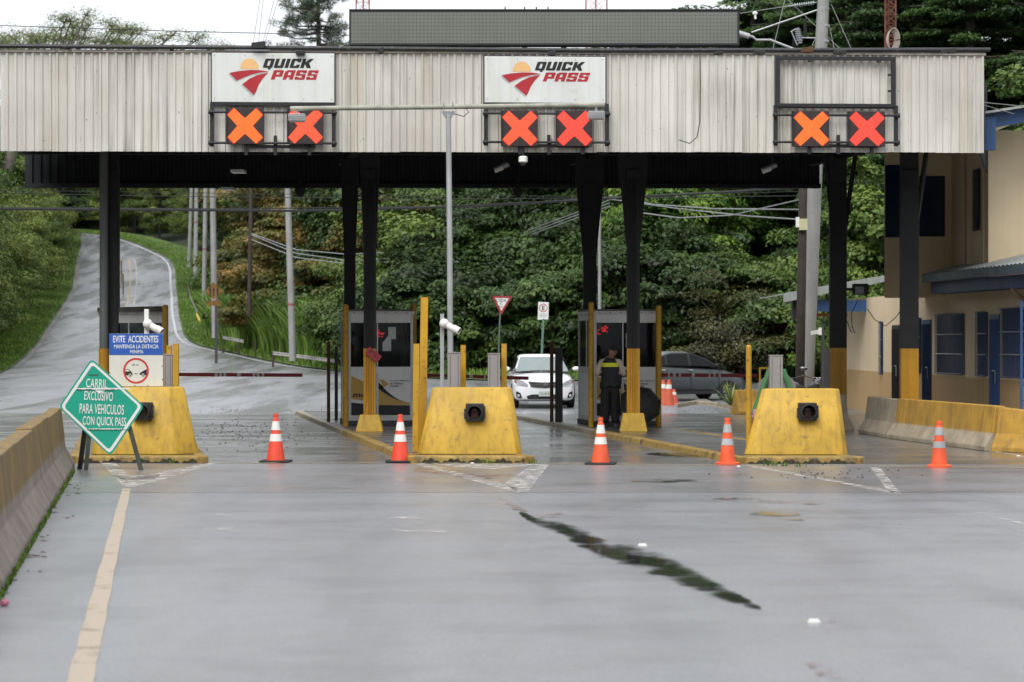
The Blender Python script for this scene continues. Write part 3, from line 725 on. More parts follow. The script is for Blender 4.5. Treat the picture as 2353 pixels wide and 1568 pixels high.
for i, o_ in enumerate(top_): o_['label'] = 'green hilltop tree, '+['nearly leftmost', 'left', 'left of the middle', 'middle', 'right of the middle', 'right', 'nearly rightmost'][min(6, i*7//len(top_))]+' of the wood at the end of the road'
# unseen trees added behind and left of the viewer to shut off low sky
gW = 'unseen trees added to block the low sky'
for i in range(40):
    an = R(95+i*(265-95)/39*1.0) if i < 40 else 0
    r_ = 58+9*math.sin(i*2.3); X, Y = math.sin(an)*r_, math.cos(an)*r_+20
    tree(['mid1', 'dark1', 'mid2', 'dark2', 'coni2'][i % 5], 0, Y, (1.7 if i % 5 != 4 else .95)+.2*math.sin(i*1.7), 'unseen tree added behind the viewer to block the low sky', gW, 'sky_block_tree', X=X, z=-.2)
for i in range(9):
    Y = 30+i*10; tree(['hedge1', 'hedge2', 'mid1'][i % 3], 0, Y, 1.3, 'unseen tree added behind the viewer to block the low sky', gW, 'sky_block_tree', X=lx(Y)-7-.1*(110-Y)*.3, z=0)
# --- left bank hedge
gH = 'tall hedge trees on the left bank'
for i, Y in enumerate([122, 131, 140, 149, 158, 168, 178, 189, 200, 212, 224, 236, 248]):
    s_ = .95+.12*math.sin(i*1.9); X = lx(Y)-1.3-3.1*s_-.4*math.sin(i*3)
    tree(['hedge1', 'hedge2'][i % 2], 0, Y, s_, ['nearest', 'second nearest', 'third nearest', 'fourth nearest', 'fifth nearest', 'sixth nearest', 'seventh nearest', 'eighth nearest', 'ninth nearest', 'fourth farthest', 'third farthest', 'second farthest', 'farthest'][i]+' olive hedge tree in the row left of the hill road', gH, 'hedge_tree', X=X, z=zr(Y)+.2)
for i, Y in enumerate([135, 155, 175, 195, 215, 235, 250]):
    X = lx(Y)-11-2*math.sin(i*2)
    tree(['mid1', 'mid2'][i % 2], 0, Y, 1.5, ['nearest', 'second nearest', 'third nearest', 'middle', 'third farthest', 'second farthest', 'farthest'][i]+' tall green tree rising behind the left hedge', 'trees behind the left hedge', 'bank_tree', X=X, z=zr(Y)+2)
tree('dark2', 0, 262, .95, 'dark tree overhanging the road at the bend', None, 'overhanging_tree', X=lx(262)-2.6, z=zr(262)+.2)
tree('dark1', 0, 285, 1.2, 'dark tree behind the bend of the hill road', None, 'overhanging_tree', X=lx(285)-5, z=zr(285)+.2)
# --- tall conifers on the right
gC = 'tall dark conifers right of the message board'
for i, (px, Y, s_) in enumerate([(1730, 113, .86), (1830, 107, 1.0), (1930, 111, 1.1), (2030, 104, 1.05), (2130, 108, 1.1), (2230, 102, 1.05), (2340, 104, 1.1), (2430, 100, 1.1), (1790, 124, 1.1), (2085, 120, 1.2), (2290, 118, 1.25)]):
    tree(['coni1', 'coni2'][i % 2], px, Y, s_, where('tall dark layered conifer', px), gC, 'conifer_tree', z=1.5)
tree('mid2', 2440, 80, 1.0, 'yellowish green leafy tree above the blue roof edge', None, 'leafy_tree', z=0)
tree('mid2', 2010, 80, .75, 'green leafy tree behind the low annex roof', None, 'leafy_tree', z=0)

# --- feathery spreading tree and open pine against the sky
def umbrella_tree():
    rng = np.random.default_rng(5); Y = 215.0; s_ = F/Y
    base = Vector((X_at(-60, Y), Y, zr(Y)+.5))
    o = thing('spreading_tree', 'wide feathery tree with bare branches against the sky above the left fascia', 'tree', base)
    discs = []   # (px, py, half width px, thickness m)
    for px in range(-20, 360, 15):
        top = float(np.interp(px, [-20, 0, 40, 90, 150, 200, 240, 290, 330, 360], [72, 66, 74, 66, 48, 38, 40, 52, 74, 92]))
        for k in range(2): discs.append((X_at(px+rng.uniform(-10, 10), Y)-base.x, rng.uniform(-6, 6), Z_at(top+8+k*26+rng.uniform(-3, 12), Y)-base.z, rng.uniform(24, 46)/s_))
    for px in range(370, 520, 20):
        top = float(np.interp(px, [360, 400, 430, 470, 520], [95, 68, 64, 80, 102]))
        discs.append((X_at(px, Y)-base.x, rng.uniform(-5, 5), Z_at(top+8+rng.uniform(0, 10), Y)-base.z, rng.uniform(22, 40)/s_))
    P = []; V = []; N_ = []
    mb = MB(); fork = Vector((3.5, 0, 13)); mb.tube([(0, 0, -1), (.8, 0, 5), tuple(fork)], [.75, .6, .45], 10)
    for x, y, z, r_ in discs:
        c = Vector((x, y, z)); pm = fork.lerp(c, .55)+Vector((0, 0, -1.2))
        mb.tube([fork, pm, c+Vector((0, 0, -.5))], [.3, .18, .06], 6)
        for k in range(9):
            a = rng.random()*6.283; q = r_*(.35+.65*rng.random()); tip = c+Vector((math.cos(a)*q, math.sin(a)*q, .25-.9*(q/r_)**2+rng.normal()*.15))
            mb.tube([c+Vector((0, 0, -.5)), c.lerp(tip, .5)+Vector((0, 0, -.1)), tip], [.05, .03, .015], 4)
            n = int(10+46*rng.random()); P.append(np.array(tip)+rng.normal(size=(n, 3))*np.array([.5, .5, .22])); V.append(np.clip(rng.random()*.5+.5*rng.random(n), 0, 1)); N_.append(np.array([0, 0, 1])+rng.normal(size=(n, 3))*.5)
    P = np.concatenate(P); cm = leaves('crown_spreading', P, np.concatenate(N_), .22*(.6+.8*rng.random(len(P))), .36, np.concatenate(V), rng, .1)
    cm.materials.append(LF_FEATH); mk('crown', cm, None, o); mk('trunk', mb.mesh('trunk_spreading', smooth=True), BARKG, o)
umbrella_tree()
def pine():
    rng = np.random.default_rng(8); Y = 170.0; base = Vector((X_at(735, Y), Y, 4.0)); s_ = F/Y
    o = thing('open_pine', 'open grey-green pine against the sky left of the message board', 'tree', base)
    mb = MB(); topz = Z_at(-60, Y)-base.z
    mb.tube([(0, 0, -1), (.1, 0, topz*.5), (-.2, 0, topz)], [.55, .35, .05], 8)
    P = []; V = []; A = []
    for i in range(150):
        z = topz*(.55+.45*rng.random()); a = rng.random()*6.283; L = (4.6*(1-(z/topz-.5))+.3)*(.35+.65*rng.random())
        tip = Vector((math.cos(a)*L, math.sin(a)*L, z+L*.12+rng.normal()*.2)); mb.tube([(0, 0, z), Vector((0, 0, z)).lerp(tip, .5)+Vector((0, 0, -.2)), tip], [.07, .045, .02], 4)
        for k in range(4):
            c = np.array(Vector((0, 0, z)).lerp(tip, .5+.5*rng.random()))+rng.normal(size=3)*.3; n = 46; q = rng.normal(size=(n, 3)); q /= np.linalg.norm(q, axis=1, keepdims=True)
            P.append(c+q*.26*np.array([1, 1, .8])); A.append(q); V.append(np.clip(rng.random()*.6+.4*rng.random(n), 0, 1))
    P = np.concatenate(P); A = np.concatenate(A)
    cm = leaves('crown_pine', P, rng.normal(size=P.shape), np.full(len(P), .40), .10, np.concatenate(V), rng, 0, A)
    cm.materials.append(LF_PINE); mk('crown', cm, None, o); mk('trunk', mb.mesh('trunk_pine', smooth=True), BARK, o)
pine()

# --- grasses (nobody could count them)
def blades(name, pts, h0, h1, w, seed, lean=.6, nseg=2, mat=LF_GRASS, label=None):
    rng = np.random.default_rng(seed); n = len(pts); pts = np.array(pts)
    a = rng.random(n)*6.283; hh = h0+(h1-h0)*rng.random(n); ln = lean*rng.random(n)*hh; a2 = rng.random(n)*6.283
    wv = np.stack([np.cos(a2), np.sin(a2), 0*a], 1)*w*.5; dv = np.stack([np.cos(a), np.sin(a), 0*a], 1)
    v = np.empty((n, 2*nseg+1, 3))
    for k in range(nseg):
        t_ = k/nseg
        c = pts+dv*(ln*t_**2)[:, None]; c[:, 2] += hh*(t_-.25*lean*t_**2)
        ww = (1-.25*t_)
        v[:, 2*k] = c-wv*ww; v[:, 2*k+1] = c+wv*ww
    c = pts+dv*ln[:, None]; c[:, 2] += hh*(1-.45*lean); v[:, 2*nseg] = c
    m_ = 2*nseg+1; faces = []
    base = np.arange(n)[:, None]*m_
    q = [np.concatenate([base+2*k, base+2*k+1, base+2*k+3, base+2*k+2], 1) for k in range(nseg-1)]
    tri = np.concatenate([base+2*nseg-2, base+2*nseg-1, base+2*nseg], 1)
    me = bpy.data.meshes.new(name)
    me.vertices.add(n*m_); me.vertices.foreach_set('co', v.ravel())
    Q = np.concatenate(q, 0) if q else np.zeros((0, 4), int)
    li = np.concatenate([Q.ravel(), tri.ravel()]).astype(np.int32)
    ls = np.concatenate([np.arange(len(Q))*4, len(Q)*4+np.arange(n)*3]).astype(np.int32)
    me.loops.add(len(li)); me.loops.foreach_set('vertex_index', li); me.polygons.add(len(ls)); me.polygons.foreach_set('loop_start', ls)
    vr = rng.random(n); A = me.attributes.new('var', 'FLOAT', 'FACE'); A.data.foreach_set('value', np.concatenate([np.tile(vr, nseg-1), vr]).astype(np.float32))
    me.update(calc_edges=True); o = mk(name, me, mat); tag(o, label, 'grass', kind='stuff'); return o
rng = np.random.default_rng(3)
def on_strip(edge, d0, d1, n, Y0, Y1, zlo, zhi, bias=1.0):
    pts = [p for p in edge if Y0 <= p[1] <= Y1]; A_ = offs(pts, d0); B_ = offs(pts, d1); out = []
    seg = np.array([(Vector((pts[i+1][0], pts[i+1][1]))-Vector((pts[i][0], pts[i][1]))).length for i in range(len(pts)-1)]); seg /= seg.sum()
    for i in rng.choice(len(seg), n, p=seg):
        t_ = rng.random(); u = rng.random()**bias*(1 if d1 < 0 or Y0 > 100 else vw(pts[i][1])/9)
        a = A_[i].lerp(A_[i+1], t_); b_ = B_[i].lerp(B_[i+1], t_); p = a.lerp(b_, u); out.append((p.x, p.y, zr(p.y)+zlo+(zhi-zlo)*u))
    return out
blades('verge_grass', on_strip(redge, .05, 8, 42000, 92, 290, .05, .33), .12, .42, .05, 1, label='short green grass on the verge right of the road')
blades('bank_grass', on_strip(ledge, -.05, -4.6, 26000, 100, 291, .05, .5), .15, .45, .055, 2, label='short green grass on the bank left of the road')
tallp = on_strip([p for p in redge if p[1] > 108], 1.4, 6.5, 30000, 113, 168, .1, .35)
blades('tall_grass', tallp, 2.0, 4.7, .075, 4, lean=.6, nseg=5, mat=LF_TALL, label='tall arching cane grass on the slope between the poles')
# mossy weeds along the left barrier foot
wp = []
for i in range(700):
    py = random.uniform(1085, 1400); px = 170+(0-170)*((py-1080)/294)+random.uniform(-2, 6); g = G(px, py); wp.append((g.x, g.y, 0))
blades('foot_weeds', wp, .02, .09, .02, 6, label='small weeds along the foot of the left barrier')
wp = []
for cxp, cyp in [(1115, 1064), (1130, 1065), (1768, 1069), (1778, 1070), (1803, 1071), (1835, 1072), (1225, 1064), (330, 1063), (395, 1064)]:
    for k in range(18): g = G(cxp+random.gauss(0, 6), cyp+1); wp.append((g.x, g.y, 0))
blades('kerb_weeds', wp, .04, .13, .012, 7, label='tufts of weeds at the foot of the island kerbs')
# ================================================================== TOLL CANOPY
def fascia_mat():
    m, t, b, out = newmat('weathered_fascia')
    pos = t.nodes.new('ShaderNodeNewGeometry').outputs['Position']
    big = noise(t, .45, 3, pos)
    c = ramp(t, big.outputs[0], .35, .65, (.55, .525, .47, 1), (.70, .68, .63, 1)).outputs[0]
    s1 = noise(t, 1.0, 6, mapped(t, (9, 9, .3), pos), .65); s2 = noise(t, 1.0, 3, mapped(t, (2.2, 2.2, .25), pos), .6); s3 = noise(t, 1.0, 6, mapped(t, (16, 16, .9), pos), .7)
    reg = ramp(t, noise(t, .33, 2, pos).outputs[0], .42, .62).outputs[0]
    f = math_(t, 'MULTIPLY', ramp(t, s1.outputs[0], .46, .66).outputs[0], math_(t, 'ADD', math_(t, 'MULTIPLY', reg, .5), .16))
    c = mixrgb(t, f, c, (.14, .13, .11))
    c = mixrgb(t, math_(t, 'MULTIPLY', ramp(t, s2.outputs[0], .55, .8).outputs[0], .55), c, (.36, .33, .2))
    c = mixrgb(t, math_(t, 'MULTIPLY', ramp(t, s3.outputs[0], .66, .78).outputs[0], .6), c, (.08, .075, .06))
    sp = noise(t, 16, 3, pos); c = mixrgb(t, math_(t, 'MULTIPLY', ramp(t, sp.outputs[0], .70, .74).outputs[0], .8), c, (.07, .06, .05))
    t.links.new(c, b.inputs['Base Color']); b.inputs['Roughness'].default_value = .5; b.inputs['Specular IOR Level'].default_value = .35
    return m
FASC = fascia_mat()
FL = Vector((X_at(1, 43.5), 43.5, 5.272)); FR = Vector((X_at(2258, 44.5), 44.5, 5.327))
FV = FR-FL; FW = Vector((FV.x, FV.y)).length; FANG = math.atan2(FV.y, FV.x); FH = 1.785
def FU(u, out=0, z=0):      # a point on the fascia front: u metres from the left, out metres towards the viewer, z above its foot
    d = Vector((math.cos(FANG), math.sin(FANG), 0)); n = Vector((math.sin(FANG), -math.cos(FANG), 0))
    p = FL+d*u+n*out; p.z = FL.z+(FR.z-FL.z)*u/FW+z; return p
def FUpx(px):               # which u lies under photo column px
    k = (px-CX)/F; d = Vector((math.cos(FANG), math.sin(FANG)))
    return (k*FL.y-FL.x)/(d.x-k*d.y)
canopy = thing('toll_canopy', 'wide toll canopy with weathered white corrugated fascia on dark steel columns', 'canopy', (0, 47, 0))
NP = 20; pw = FW/NP
def corr(width, h, n, depth, t_=.0):
    mb = MB(); prof = []; p = width/n
    for i in range(n):
        x = i*p; prof += [(x, 0), (x+p*.56, 0), (x+p*.64, -depth), (x+p*.88, -depth)]
        if i == n-1: prof.append((x+p*.96, 0))
    for i in range(len(prof)-1):
        (xa, ya), (xb, yb) = prof[i], prof[i+1]
        mb.add([(xa, ya, 0), (xb, yb, 0), (xb, yb, h), (xa, ya, h)], [(0, 1, 2, 3)])
    return mb
pm = corr(pw+.03, FH, 6, .028).mesh('fascia_panel'); pm.materials.append(FASC)
for i in range(NP):
    p = FU(i*pw, random.uniform(-.004, .006)+(.006 if i % 2 else 0), random.uniform(-.012, .004))-canopy.location
    mk('fascia_panel', pm, None, canopy, p, (0, random.uniform(-.0015, .0015), FANG))
# top flashing and black pipe rail
MB().hexa([FU(-.05, .05, FH), FU(FW+.05, .05, FH), FU(FW+.05, -.12, FH), FU(-.05, -.12, FH)], [FU(-.05, .05, FH+.045), FU(FW+.05, .05, FH+.045), FU(FW+.05, -.12, FH+.05), FU(-.05, -.12, FH+.05)]).build('flashing', M('rusty_flashing', (.42, .38, .33), .6, var=.3, scale=3, spots=.9, spot_col=(.12, .06, .035), spot_scale=5), canopy, world=True)
MB().tube([FU(-.05, .07, FH+.1), FU(FW*.3, .07, FH+.085), FU(FW*.6, .07, FH+.06), FU(FW+.12, .07, FH+.10)], .04, 8).build('top_rail', M('black_rail', (.025, .025, .026), .55, var=.3, spots=.35, spot_col=(.3, .3, .3), spot_scale=12), canopy, world=True, smooth=True)
# roof, soffit, back fascia
DEP = 10.4
def BK(p, v): return Vector((p.x+LS*v, p.y+v, p.z))
a, b_ = FU(.0, -.08, 0), FU(FW, -.08, 0)
def slab(z0, z1, v0, v1, name, mat):
    q = [BK(a, v0), BK(b_, v0), Vector((10.6, b_.y+9.5, b_.z)), Vector((10.6, b_.y+10.6, b_.z)), BK(a, v1)]   # roof extended unseen to the office wall, closing a gap to the sky
    return MB().hexa([Vector((p.x, p.y, p.z+z0)) for p in q], [Vector((p.x, p.y, p.z+z1)) for p in q]).build(name, mat, canopy, world=True)
sp0, sp1 = FU(FW-.05, -.1, 0), Vector((9.72, 49.6, FR.z)); sdv = sp1-sp0  # side panels added at the right to keep sky light off the office wall
for i in range(5):
    if i == 0: sm_ = corr(Vector((sdv.x, sdv.y)).length/5+.01, 1.7, 6, .028).mesh('side_light_screen'); sm_.materials.append(BACKF)
    mk('side_light_screen', sm_, None, canopy, sp0+sdv*(i/5)-canopy.location, (0, 0, math.atan2(sdv.y, sdv.x)))
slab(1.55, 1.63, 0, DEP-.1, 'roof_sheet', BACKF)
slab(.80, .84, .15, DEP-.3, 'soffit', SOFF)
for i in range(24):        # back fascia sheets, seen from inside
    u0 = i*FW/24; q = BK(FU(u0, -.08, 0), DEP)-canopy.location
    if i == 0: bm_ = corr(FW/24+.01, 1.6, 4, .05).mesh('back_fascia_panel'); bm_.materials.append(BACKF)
    mk('back_fascia_panel', bm_, None, canopy, q, (0, 0, FANG))
q0 = BK(FU(0, -.08, 0), DEP-.06); q1 = BK(FU(FW, -.08, 0), DEP-.06)
MB().hexa([q0, q1, q1+Vector((0, -.12, 0)), q0+Vector((0, -.12, 0))], [p+Vector((0, 0, .1)) for p in (q0, q1, q1+Vector((0, -.12, 0)), q0+Vector((0, -.12, 0)))]).build('edge_beam', BACKF, canopy, world=True)
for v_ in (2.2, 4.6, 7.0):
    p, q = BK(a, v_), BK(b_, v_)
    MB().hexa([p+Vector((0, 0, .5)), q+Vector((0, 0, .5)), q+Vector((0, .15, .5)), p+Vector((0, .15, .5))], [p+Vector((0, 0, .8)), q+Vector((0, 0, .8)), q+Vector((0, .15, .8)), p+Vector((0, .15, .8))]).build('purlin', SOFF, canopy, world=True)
# columns
YF, YBK = 47.3, 51.65
COLYF = M('column_yellow', (.5, .25, .013), .5, var=.14, streak=.35, streak_col=(.2, .09, .01))
def column(px, Y, w, z0, label=None, pedestal=None, conduits=0, pipe=False, fl=.0):
    X = X_at(px, Y); o = bpy.data.objects.new('column', None); COL.objects.link(o); o.parent = canopy
    o.location = Vector((X, Y, 0))-canopy.location; d = .22; hw = w/2; zy = 1.71
    def ibeam(z0, z1, name, mat):
        mb = MB(); mb.box(-hw, hw, -d/2, -d/2+.025, z0, z1); mb.box(-.02, .02, -d/2+.025, d/2-.025, z0, z1); mb.box(-hw, hw, d/2-.025, d/2, z0, z1)
        mb.box(-hw, -hw+.012, -d/2+.026, d/2-.026, z0, z1); mb.box(hw-.012, hw, -d/2+.026, d/2-.026, z0, z1)
        mk(name, mb.mesh(name), mat, o)
    ibeam(z0, zy, 'painted_foot', COLYF); ibeam(zy+.001, 5.2, 'shaft', COLG)
    mb = MB().hexa([(-hw-.005, -.05, 3.7), (hw+.005, -.05, 3.7), (hw+.005, .05, 3.7), (-hw-.005, .05, 3.7)], [(-hw-fl-.006, -.05, 5.35), (hw+fl+.006, -.05, 5.35), (hw+fl+.006, .05, 5.35), (-hw-fl-.006, .05, 5.35)])
    mb.box(-hw-fl-.006, hw+fl+.006, -.05, .05, 5.35, 6.08)
    mk('haunch', mb.mesh('haunch'), COLG, o)
    if pedestal:
        p0, p1, zt = pedestal
        mb = MB().hexa([(-p0, -p0*.8, z0-.01), (p0, -p0*.8, z0-.01), (p0, p0*.8, z0-.01), (-p0, p0*.8, z0-.01)], [(-p1, -p1*.75, zt), (p1, -p1*.75, zt), (p1, p1*.75, zt), (-p1, p1*.75, zt)])
        mk('pedestal', mb.mesh('pedestal', bevel=.015), YEL, o)
    zb = pedestal[2] if pedestal else z0
    for i in range(conduits):
        x = -hw+.045+i*.045
        mk('conduit', MB().tube([(x-.03*(i == 0), -d/2-.015, zb), (x, -d/2-.015, zb+.35), (x, -d/2-.015, zy)], .013, 6).mesh('conduit', smooth=True), COLYF, o)
        mk('conduit', MB().tube([(x, -d/2-.015, zy+.002), (x, -d/2-.015, 5.0)], .013, 6).mesh('conduit', smooth=True), COLG, o)
    if pipe:
        mk('downpipe', MB().tube([(-hw-.02, -d/2-.09, zy), (-hw-.02, -d/2-.09, 6.0)], .085, 12).mesh('downpipe', smooth=True), M('downpipe_grey', (.14, .15, .15), .5, var=.15, streak=.3), o)
        mk('downpipe', MB().tube([(-hw-.02, -d/2-.09, .1), (-hw-.02, -d/2-.09, zy)], .1, 12).mesh('downpipe', smooth=True), COLYF, o)
    return o
column(258, YF, .22, .1, pipe=True)
column(850, YF, .235, .1, pedestal=(.27, .19, .42), conduits=4, fl=.07)
column(1455, YF, .25, .1, pedestal=(.27, .20, .45), conduits=4, fl=.16)
column(2089, YF, .34, 0)
column(262, YBK, .22, .1)
column(804, YBK, .235, .1, fl=.06); column(1355, YBK, .28, .1, fl=.16); column(1925, YBK, .36, 0)
for px0, px1 in ((2089, 2130), (1925, 1968), (1925, 1895)):     # raking braces of the right-hand columns
    Y = YF if px0 == 2089 else YBK
    MB().tube([W(px0+(px1-px0)*.25, 560, Y), W(px1, 340, Y)], .05, 6).build('brace', COLG, canopy, world=True)
for pxf, pxb in ((850, 804), (1455, 1355), (2089, 1925), (258, 262)):   # cross beams between column pairs
    p = W(pxf, 0, YF); q = W(pxb, 0, YBK); p.z = q.z = 5.75
    f0 = Vector((p.x-LS*2.4, p.y-2.4, 5.75)); q2 = Vector((q.x+LS*2, q.y+2, 5.75))
    s_ = Vector((.1, 0, 0)); MB().hexa([f0-s_, f0+s_, q2+s_, q2-s_], [v_+Vector((0, 0, .3)) for v_ in (f0-s_, f0+s_, q2+s_, q2-s_)]).build('cross_beam', SOFF, canopy, world=True)
# ceiling lights under the canopy
LITE = M('lamp_cover', (.7, .7, .7), .4)
for px, py, Y, lab in ((548, 394, 47.5, 'flat white ceiling lamp under the canopy, nearer of the left pair'), (525, 434, 52.3, 'flat white ceiling lamp under the canopy, farther of the left pair')):
    p = W(px, py, Y); o = thing('ceiling_lamp', lab, 'lamp', p)
    MB().box(-.13, .13, -.25, .25, -.03, .02).build('diffuser', LITE, o); MB().box(-.06, .06, -.1, .1, .022, .12).build('mount', BLACK, o); MB().tube([(0, 0, .1), (0, 0, 6.05-p.z)], .02, 6).build('stem', BLACK, o)
for px, py, Y, lab in ((1153, 384, 46.5, 'tubular floodlight under the canopy right of the light pole'), (1768, 386, 46.5, 'tubular floodlight under the canopy at the right')):
    p = W(px, py, Y); o = thing('flood_lamp', lab, 'lamp', p)
    mb = MB().tube([(-.13, 0, -.05), (.13, 0, .06)], .055, 10); mb.build('housing', STEELG, o, smooth=True)
    MB().tube([(-.14, -.02, -.075), (.02, -.02, -.01)], .05, 10).build('lens', LITE, o, smooth=True); MB().tube([(.05, 0, .05), (.05, 0, 6.05-p.z)], .02, 6).build('stem', BLACK, o)
p = W(1202, 372, 43.9); o = thing('dome_camera', 'white dome camera hanging below the second sign frame', 'camera', p)
MB().lathe([(.06, .1), (.08, .08), (.085, -.0), (.06, -.02)][::-1]).build('housing', WHT, o, smooth=True); MB().ball((0, 0, -.02), .055).build('dome', M('smoked_dome', (.05, .05, .05), .1), o, smooth=True); MB().tube([(0, 0, .1), (0, 0, .35)], .02, 6).build('stem', BLACK, o)
for px, py, lab in ((1190, 444, 'round black loudspeaker under the back edge right of the light pole'), (690, 443, 'round black loudspeaker under the back edge left of the second column')):
    o = thing('horn_speaker', lab, 'speaker', W(px, py, 53.5)); MB().lathe([(.12, .1), (.12, .02), (.07, -.08), (.03, -.1)][::-1], seg=14).build('housing', BLACK, o, smooth=True); MB().tube([(0, 0, .08), (0, 0, .3)], .02, 6).build('stem', BLACK, o)

# ---- fascia signs with frames and lane crosses
SIGNW = M('sign_white', (.70, .72, .70), .35, var=.05, streak=.28, streak_col=(.45, .42, .28), spots=.25, spot_col=(.4, .36, .2), spot_scale=3)
REDL = M('logo_red', (.42, .02, .03), .45, var=.1); GREYL = M('logo_grey', (.45, .46, .46), .5); SUNP = M('logo_peach', (.80, .48, .20), .5, var=.06)
def fascia_frame(px0, px1, py0, py1, lab):
    Y = 43.7; u0, u1 = FUpx(px0), FUpx(px1); o = thing('sign', lab, 'sign', FU(u0, .07, 0), FANG)
    sc = Y/F; zt = Z_at(py0, FU(u0).y)-FU(u0).z; zb = Z_at(py1, FU(u0).y)-FU(u0).z
    return o, u1-u0, zb, zt
def quick_pass(px0, px1, py0, py1, lab):
    o, w, zb, zt = fascia_frame(px0, px1, py0, py1, lab); h = zt-zb; o.name = 'logo_sign'
    MB().box(0, w, -.03, 0, zb, zt).build('board', SIGNW, o, bevel=.004)
    MB().box(-.02, w+.02, .001, .03, zb-.02, zt+.02).build('backing_frame', BLACK, o)
    def N(p): return ((p[0]-1387)/798*w, zb+(672-p[1])/322*h)
    sunp = [N((1632+60*math.cos(t_), 452-66*math.sin(t_))) for t_ in np.linspace(-.05, math.pi+.05, 20)]
    MB().flat(sunp, -.033).build('sun_emblem', SUNP, o)
    up = [(1500, 482), (1560, 469), (1640, 461), (1700, 462), (1760, 472), (1700, 478), (1640, 492), (1590, 512), (1550, 531)]
    lo = [(1752, 478), (1715, 520), (1690, 560), (1675, 600), (1662, 625), (1585, 555), (1630, 520), (1680, 495)]
    for P_ in (up, lo):
        MB().flat([N((x-8, y+9)) for x, y in P_], -.0335).build('road_emblem_shadow', GREYL, o)
        MB().flat([N(p) for p in P_], -.0365).build('road_emblem', REDL, o)
    x0, z1 = N((1718, 386)); x1, z0 = N((2052, 447)); block_lettering('QUICK', x0, x1, z0, z1, -.034, INK, o)
    x0, z1 = N((1770, 461)); x1, z0 = N((2085, 523)); block_lettering('PASS', x0, x1, z0, z1, -.034, REDL, o)
    for x in (.05, w*.27, w*.5, w*.75, w-.05):
        for z in (zb+.06, zt-.05): MB().tube([(x, -.036, z), (x, -.03, z)], .008, 6).build('rivet', BLACK, o)
    return o
quick_pass(487.7, 768.4, 123, 236, 'white QUICK PASS logo sign on the left part of the fascia')
quick_pass(1113, 1390, 131, 237, 'white QUICK PASS logo sign in the middle of the fascia')
XP = [(.02, .19), (.2, .01), (.5, .29), (.8, .01), (.99, .19), (.71, .5), (.99, .8), (.8, .99), (.5, .71), (.2, .99), (.01, .8), (.29, .5)]
LEDK = M('led_panel_dark', (.035, .022, .022), .6, var=.3, scale=20)
EDR = EM('led_edge_red', (.5, .015, .012), .7); E1 = EM('led_orange', (1.0, .15, .012), 1.05, 42); E2 = EM('led_red_orange', (1.0, .095, .03), 1.0, 42); E3 = EM('led_red', (.98, .065, .035), .98, 42)
def cross_rack(px0, px1, py0, py1, panels, lab, plab):
    o, w, zb, zt = fascia_frame(px0, px1, py0, py1, lab); o.name = 'sign_rack'
    r = .03; zm = zt
    for z in (zb+.06, zt-.18):
        MB().tube([(-.06, -.10, z), (w+.06, -.10, z)], .022, 8).build('rail', BLACK, o, smooth=True)
        for x in (-.02, w+.02): MB().tube([(x-.03, -.10, z), (x+.03, -.10, z)], .045, 8).build('clamp', BLACK, o)
    for x in (0, w): MB().box(x-.035, x+.035, -.06, 0, zb, zt).build('upright', BLACK, o)
    MB().box(.3*w, .85*w, -.06, 0, zb-.03, zb+.03).build('lower_bar', BLACK, o); MB().box(-.03, w+.03, -.05, -.0, zt-.05, zt+.01).build('upper_bar', BLACK, o)
    for x in (.28*w, .52*w, .8*w): MB().box(x-.03, x+.03, -.06, -.001, zb-.15, zb+.2).build('bracket', BLACK, o)
    for (a0, a1, b0, b1, mat), pl in zip(panels, plab):
        u0, u1 = FUpx(a0), FUpx(a1); y = FU(u0).y; q = thing('lane_signal', pl, 'lane signal', FU(u0, .2, 0), FANG)
        zt2 = Z_at(b0, y-.2)-FU(u0).z; zb2 = Z_at(b1, y-.2)-FU(u0).z; w2 = u1-u0; h2 = zt2-zb2
        MB().box(0, w2, 0, .12, zb2, zt2).build('housing', LEDK, q, bevel=.006)
        MB().flat([(x*w2, zb2+z*h2) for x, z in XP], -.004).build('lit_cross', mat, q)
        MB().flat([(.5*w2+(x-.5)*w2*1.07, zb2+.5*h2+(z-.5)*h2*1.07) for x, z in [(min(.965, max(.035, x)), min(.965, max(.035, z))) for x, z in XP]], -.002).build('cross_edge', EDR, q)
        MB().box(-.012, 0, -.03, .12, zb2, zt2).build('side_hood', BLACK, q)
cross_rack(488, 767, 237, 338, [(523, 606, 248, 331, E1), (662, 743, 248, 331, E2)], 'black sign rack below the left logo sign', ('lit orange cross panel, leftmost of six', 'lit red-orange cross panel half behind the left lamp of the light arm'))
cross_rack(1116, 1393, 240, 336, [(1152, 1234, 254, 336, E2), (1277, 1359, 254, 336, E3)], 'black sign rack below the middle logo sign', ('lit orange-red cross panel just right of the light pole', 'lit red cross panel beside the right lamp of the light arm'))
cross_rack(1780, 2056, 244, 336, [(1819, 1901, 255, 336.5, E1), (1946, 2028, 256, 336.5, E3)], 'black sign rack below the empty frame', ('lit orange cross panel below the empty sign frame', 'lit red cross panel, rightmost of six'))
o, w, zb, zt = fascia_frame(1779, 2055, 131, 247, 'empty black steel sign frame on the right part of the fascia'); o.name = 'empty_sign_frame'; o['category'] = 'sign frame'
for bx_ in ((0, w, zt-.07, zt), (0, w, zb, zb+.06)): MB().box(bx_[0], bx_[1], -.07, 0, bx_[2], bx_[3]).build('cross_bar', BLACK, o)
for x in (0, w-.08): MB().box(x, x+.08, -.065, -.002, zb+.06, zt-.07).build('upright', BLACK, o)
for x in (.28*w, .85*w): MB().box(x-.03, x+.03, -.2, -.07, zt-.11, zt-.08).build('bracket', BLACK, o)
for z in (.3, .62): MB().box(w-.14, w-.08, -.05, -.01, zb+z*(zt-zb), zb+z*(zt-zb)+.04).build('lug', BLACK, o)
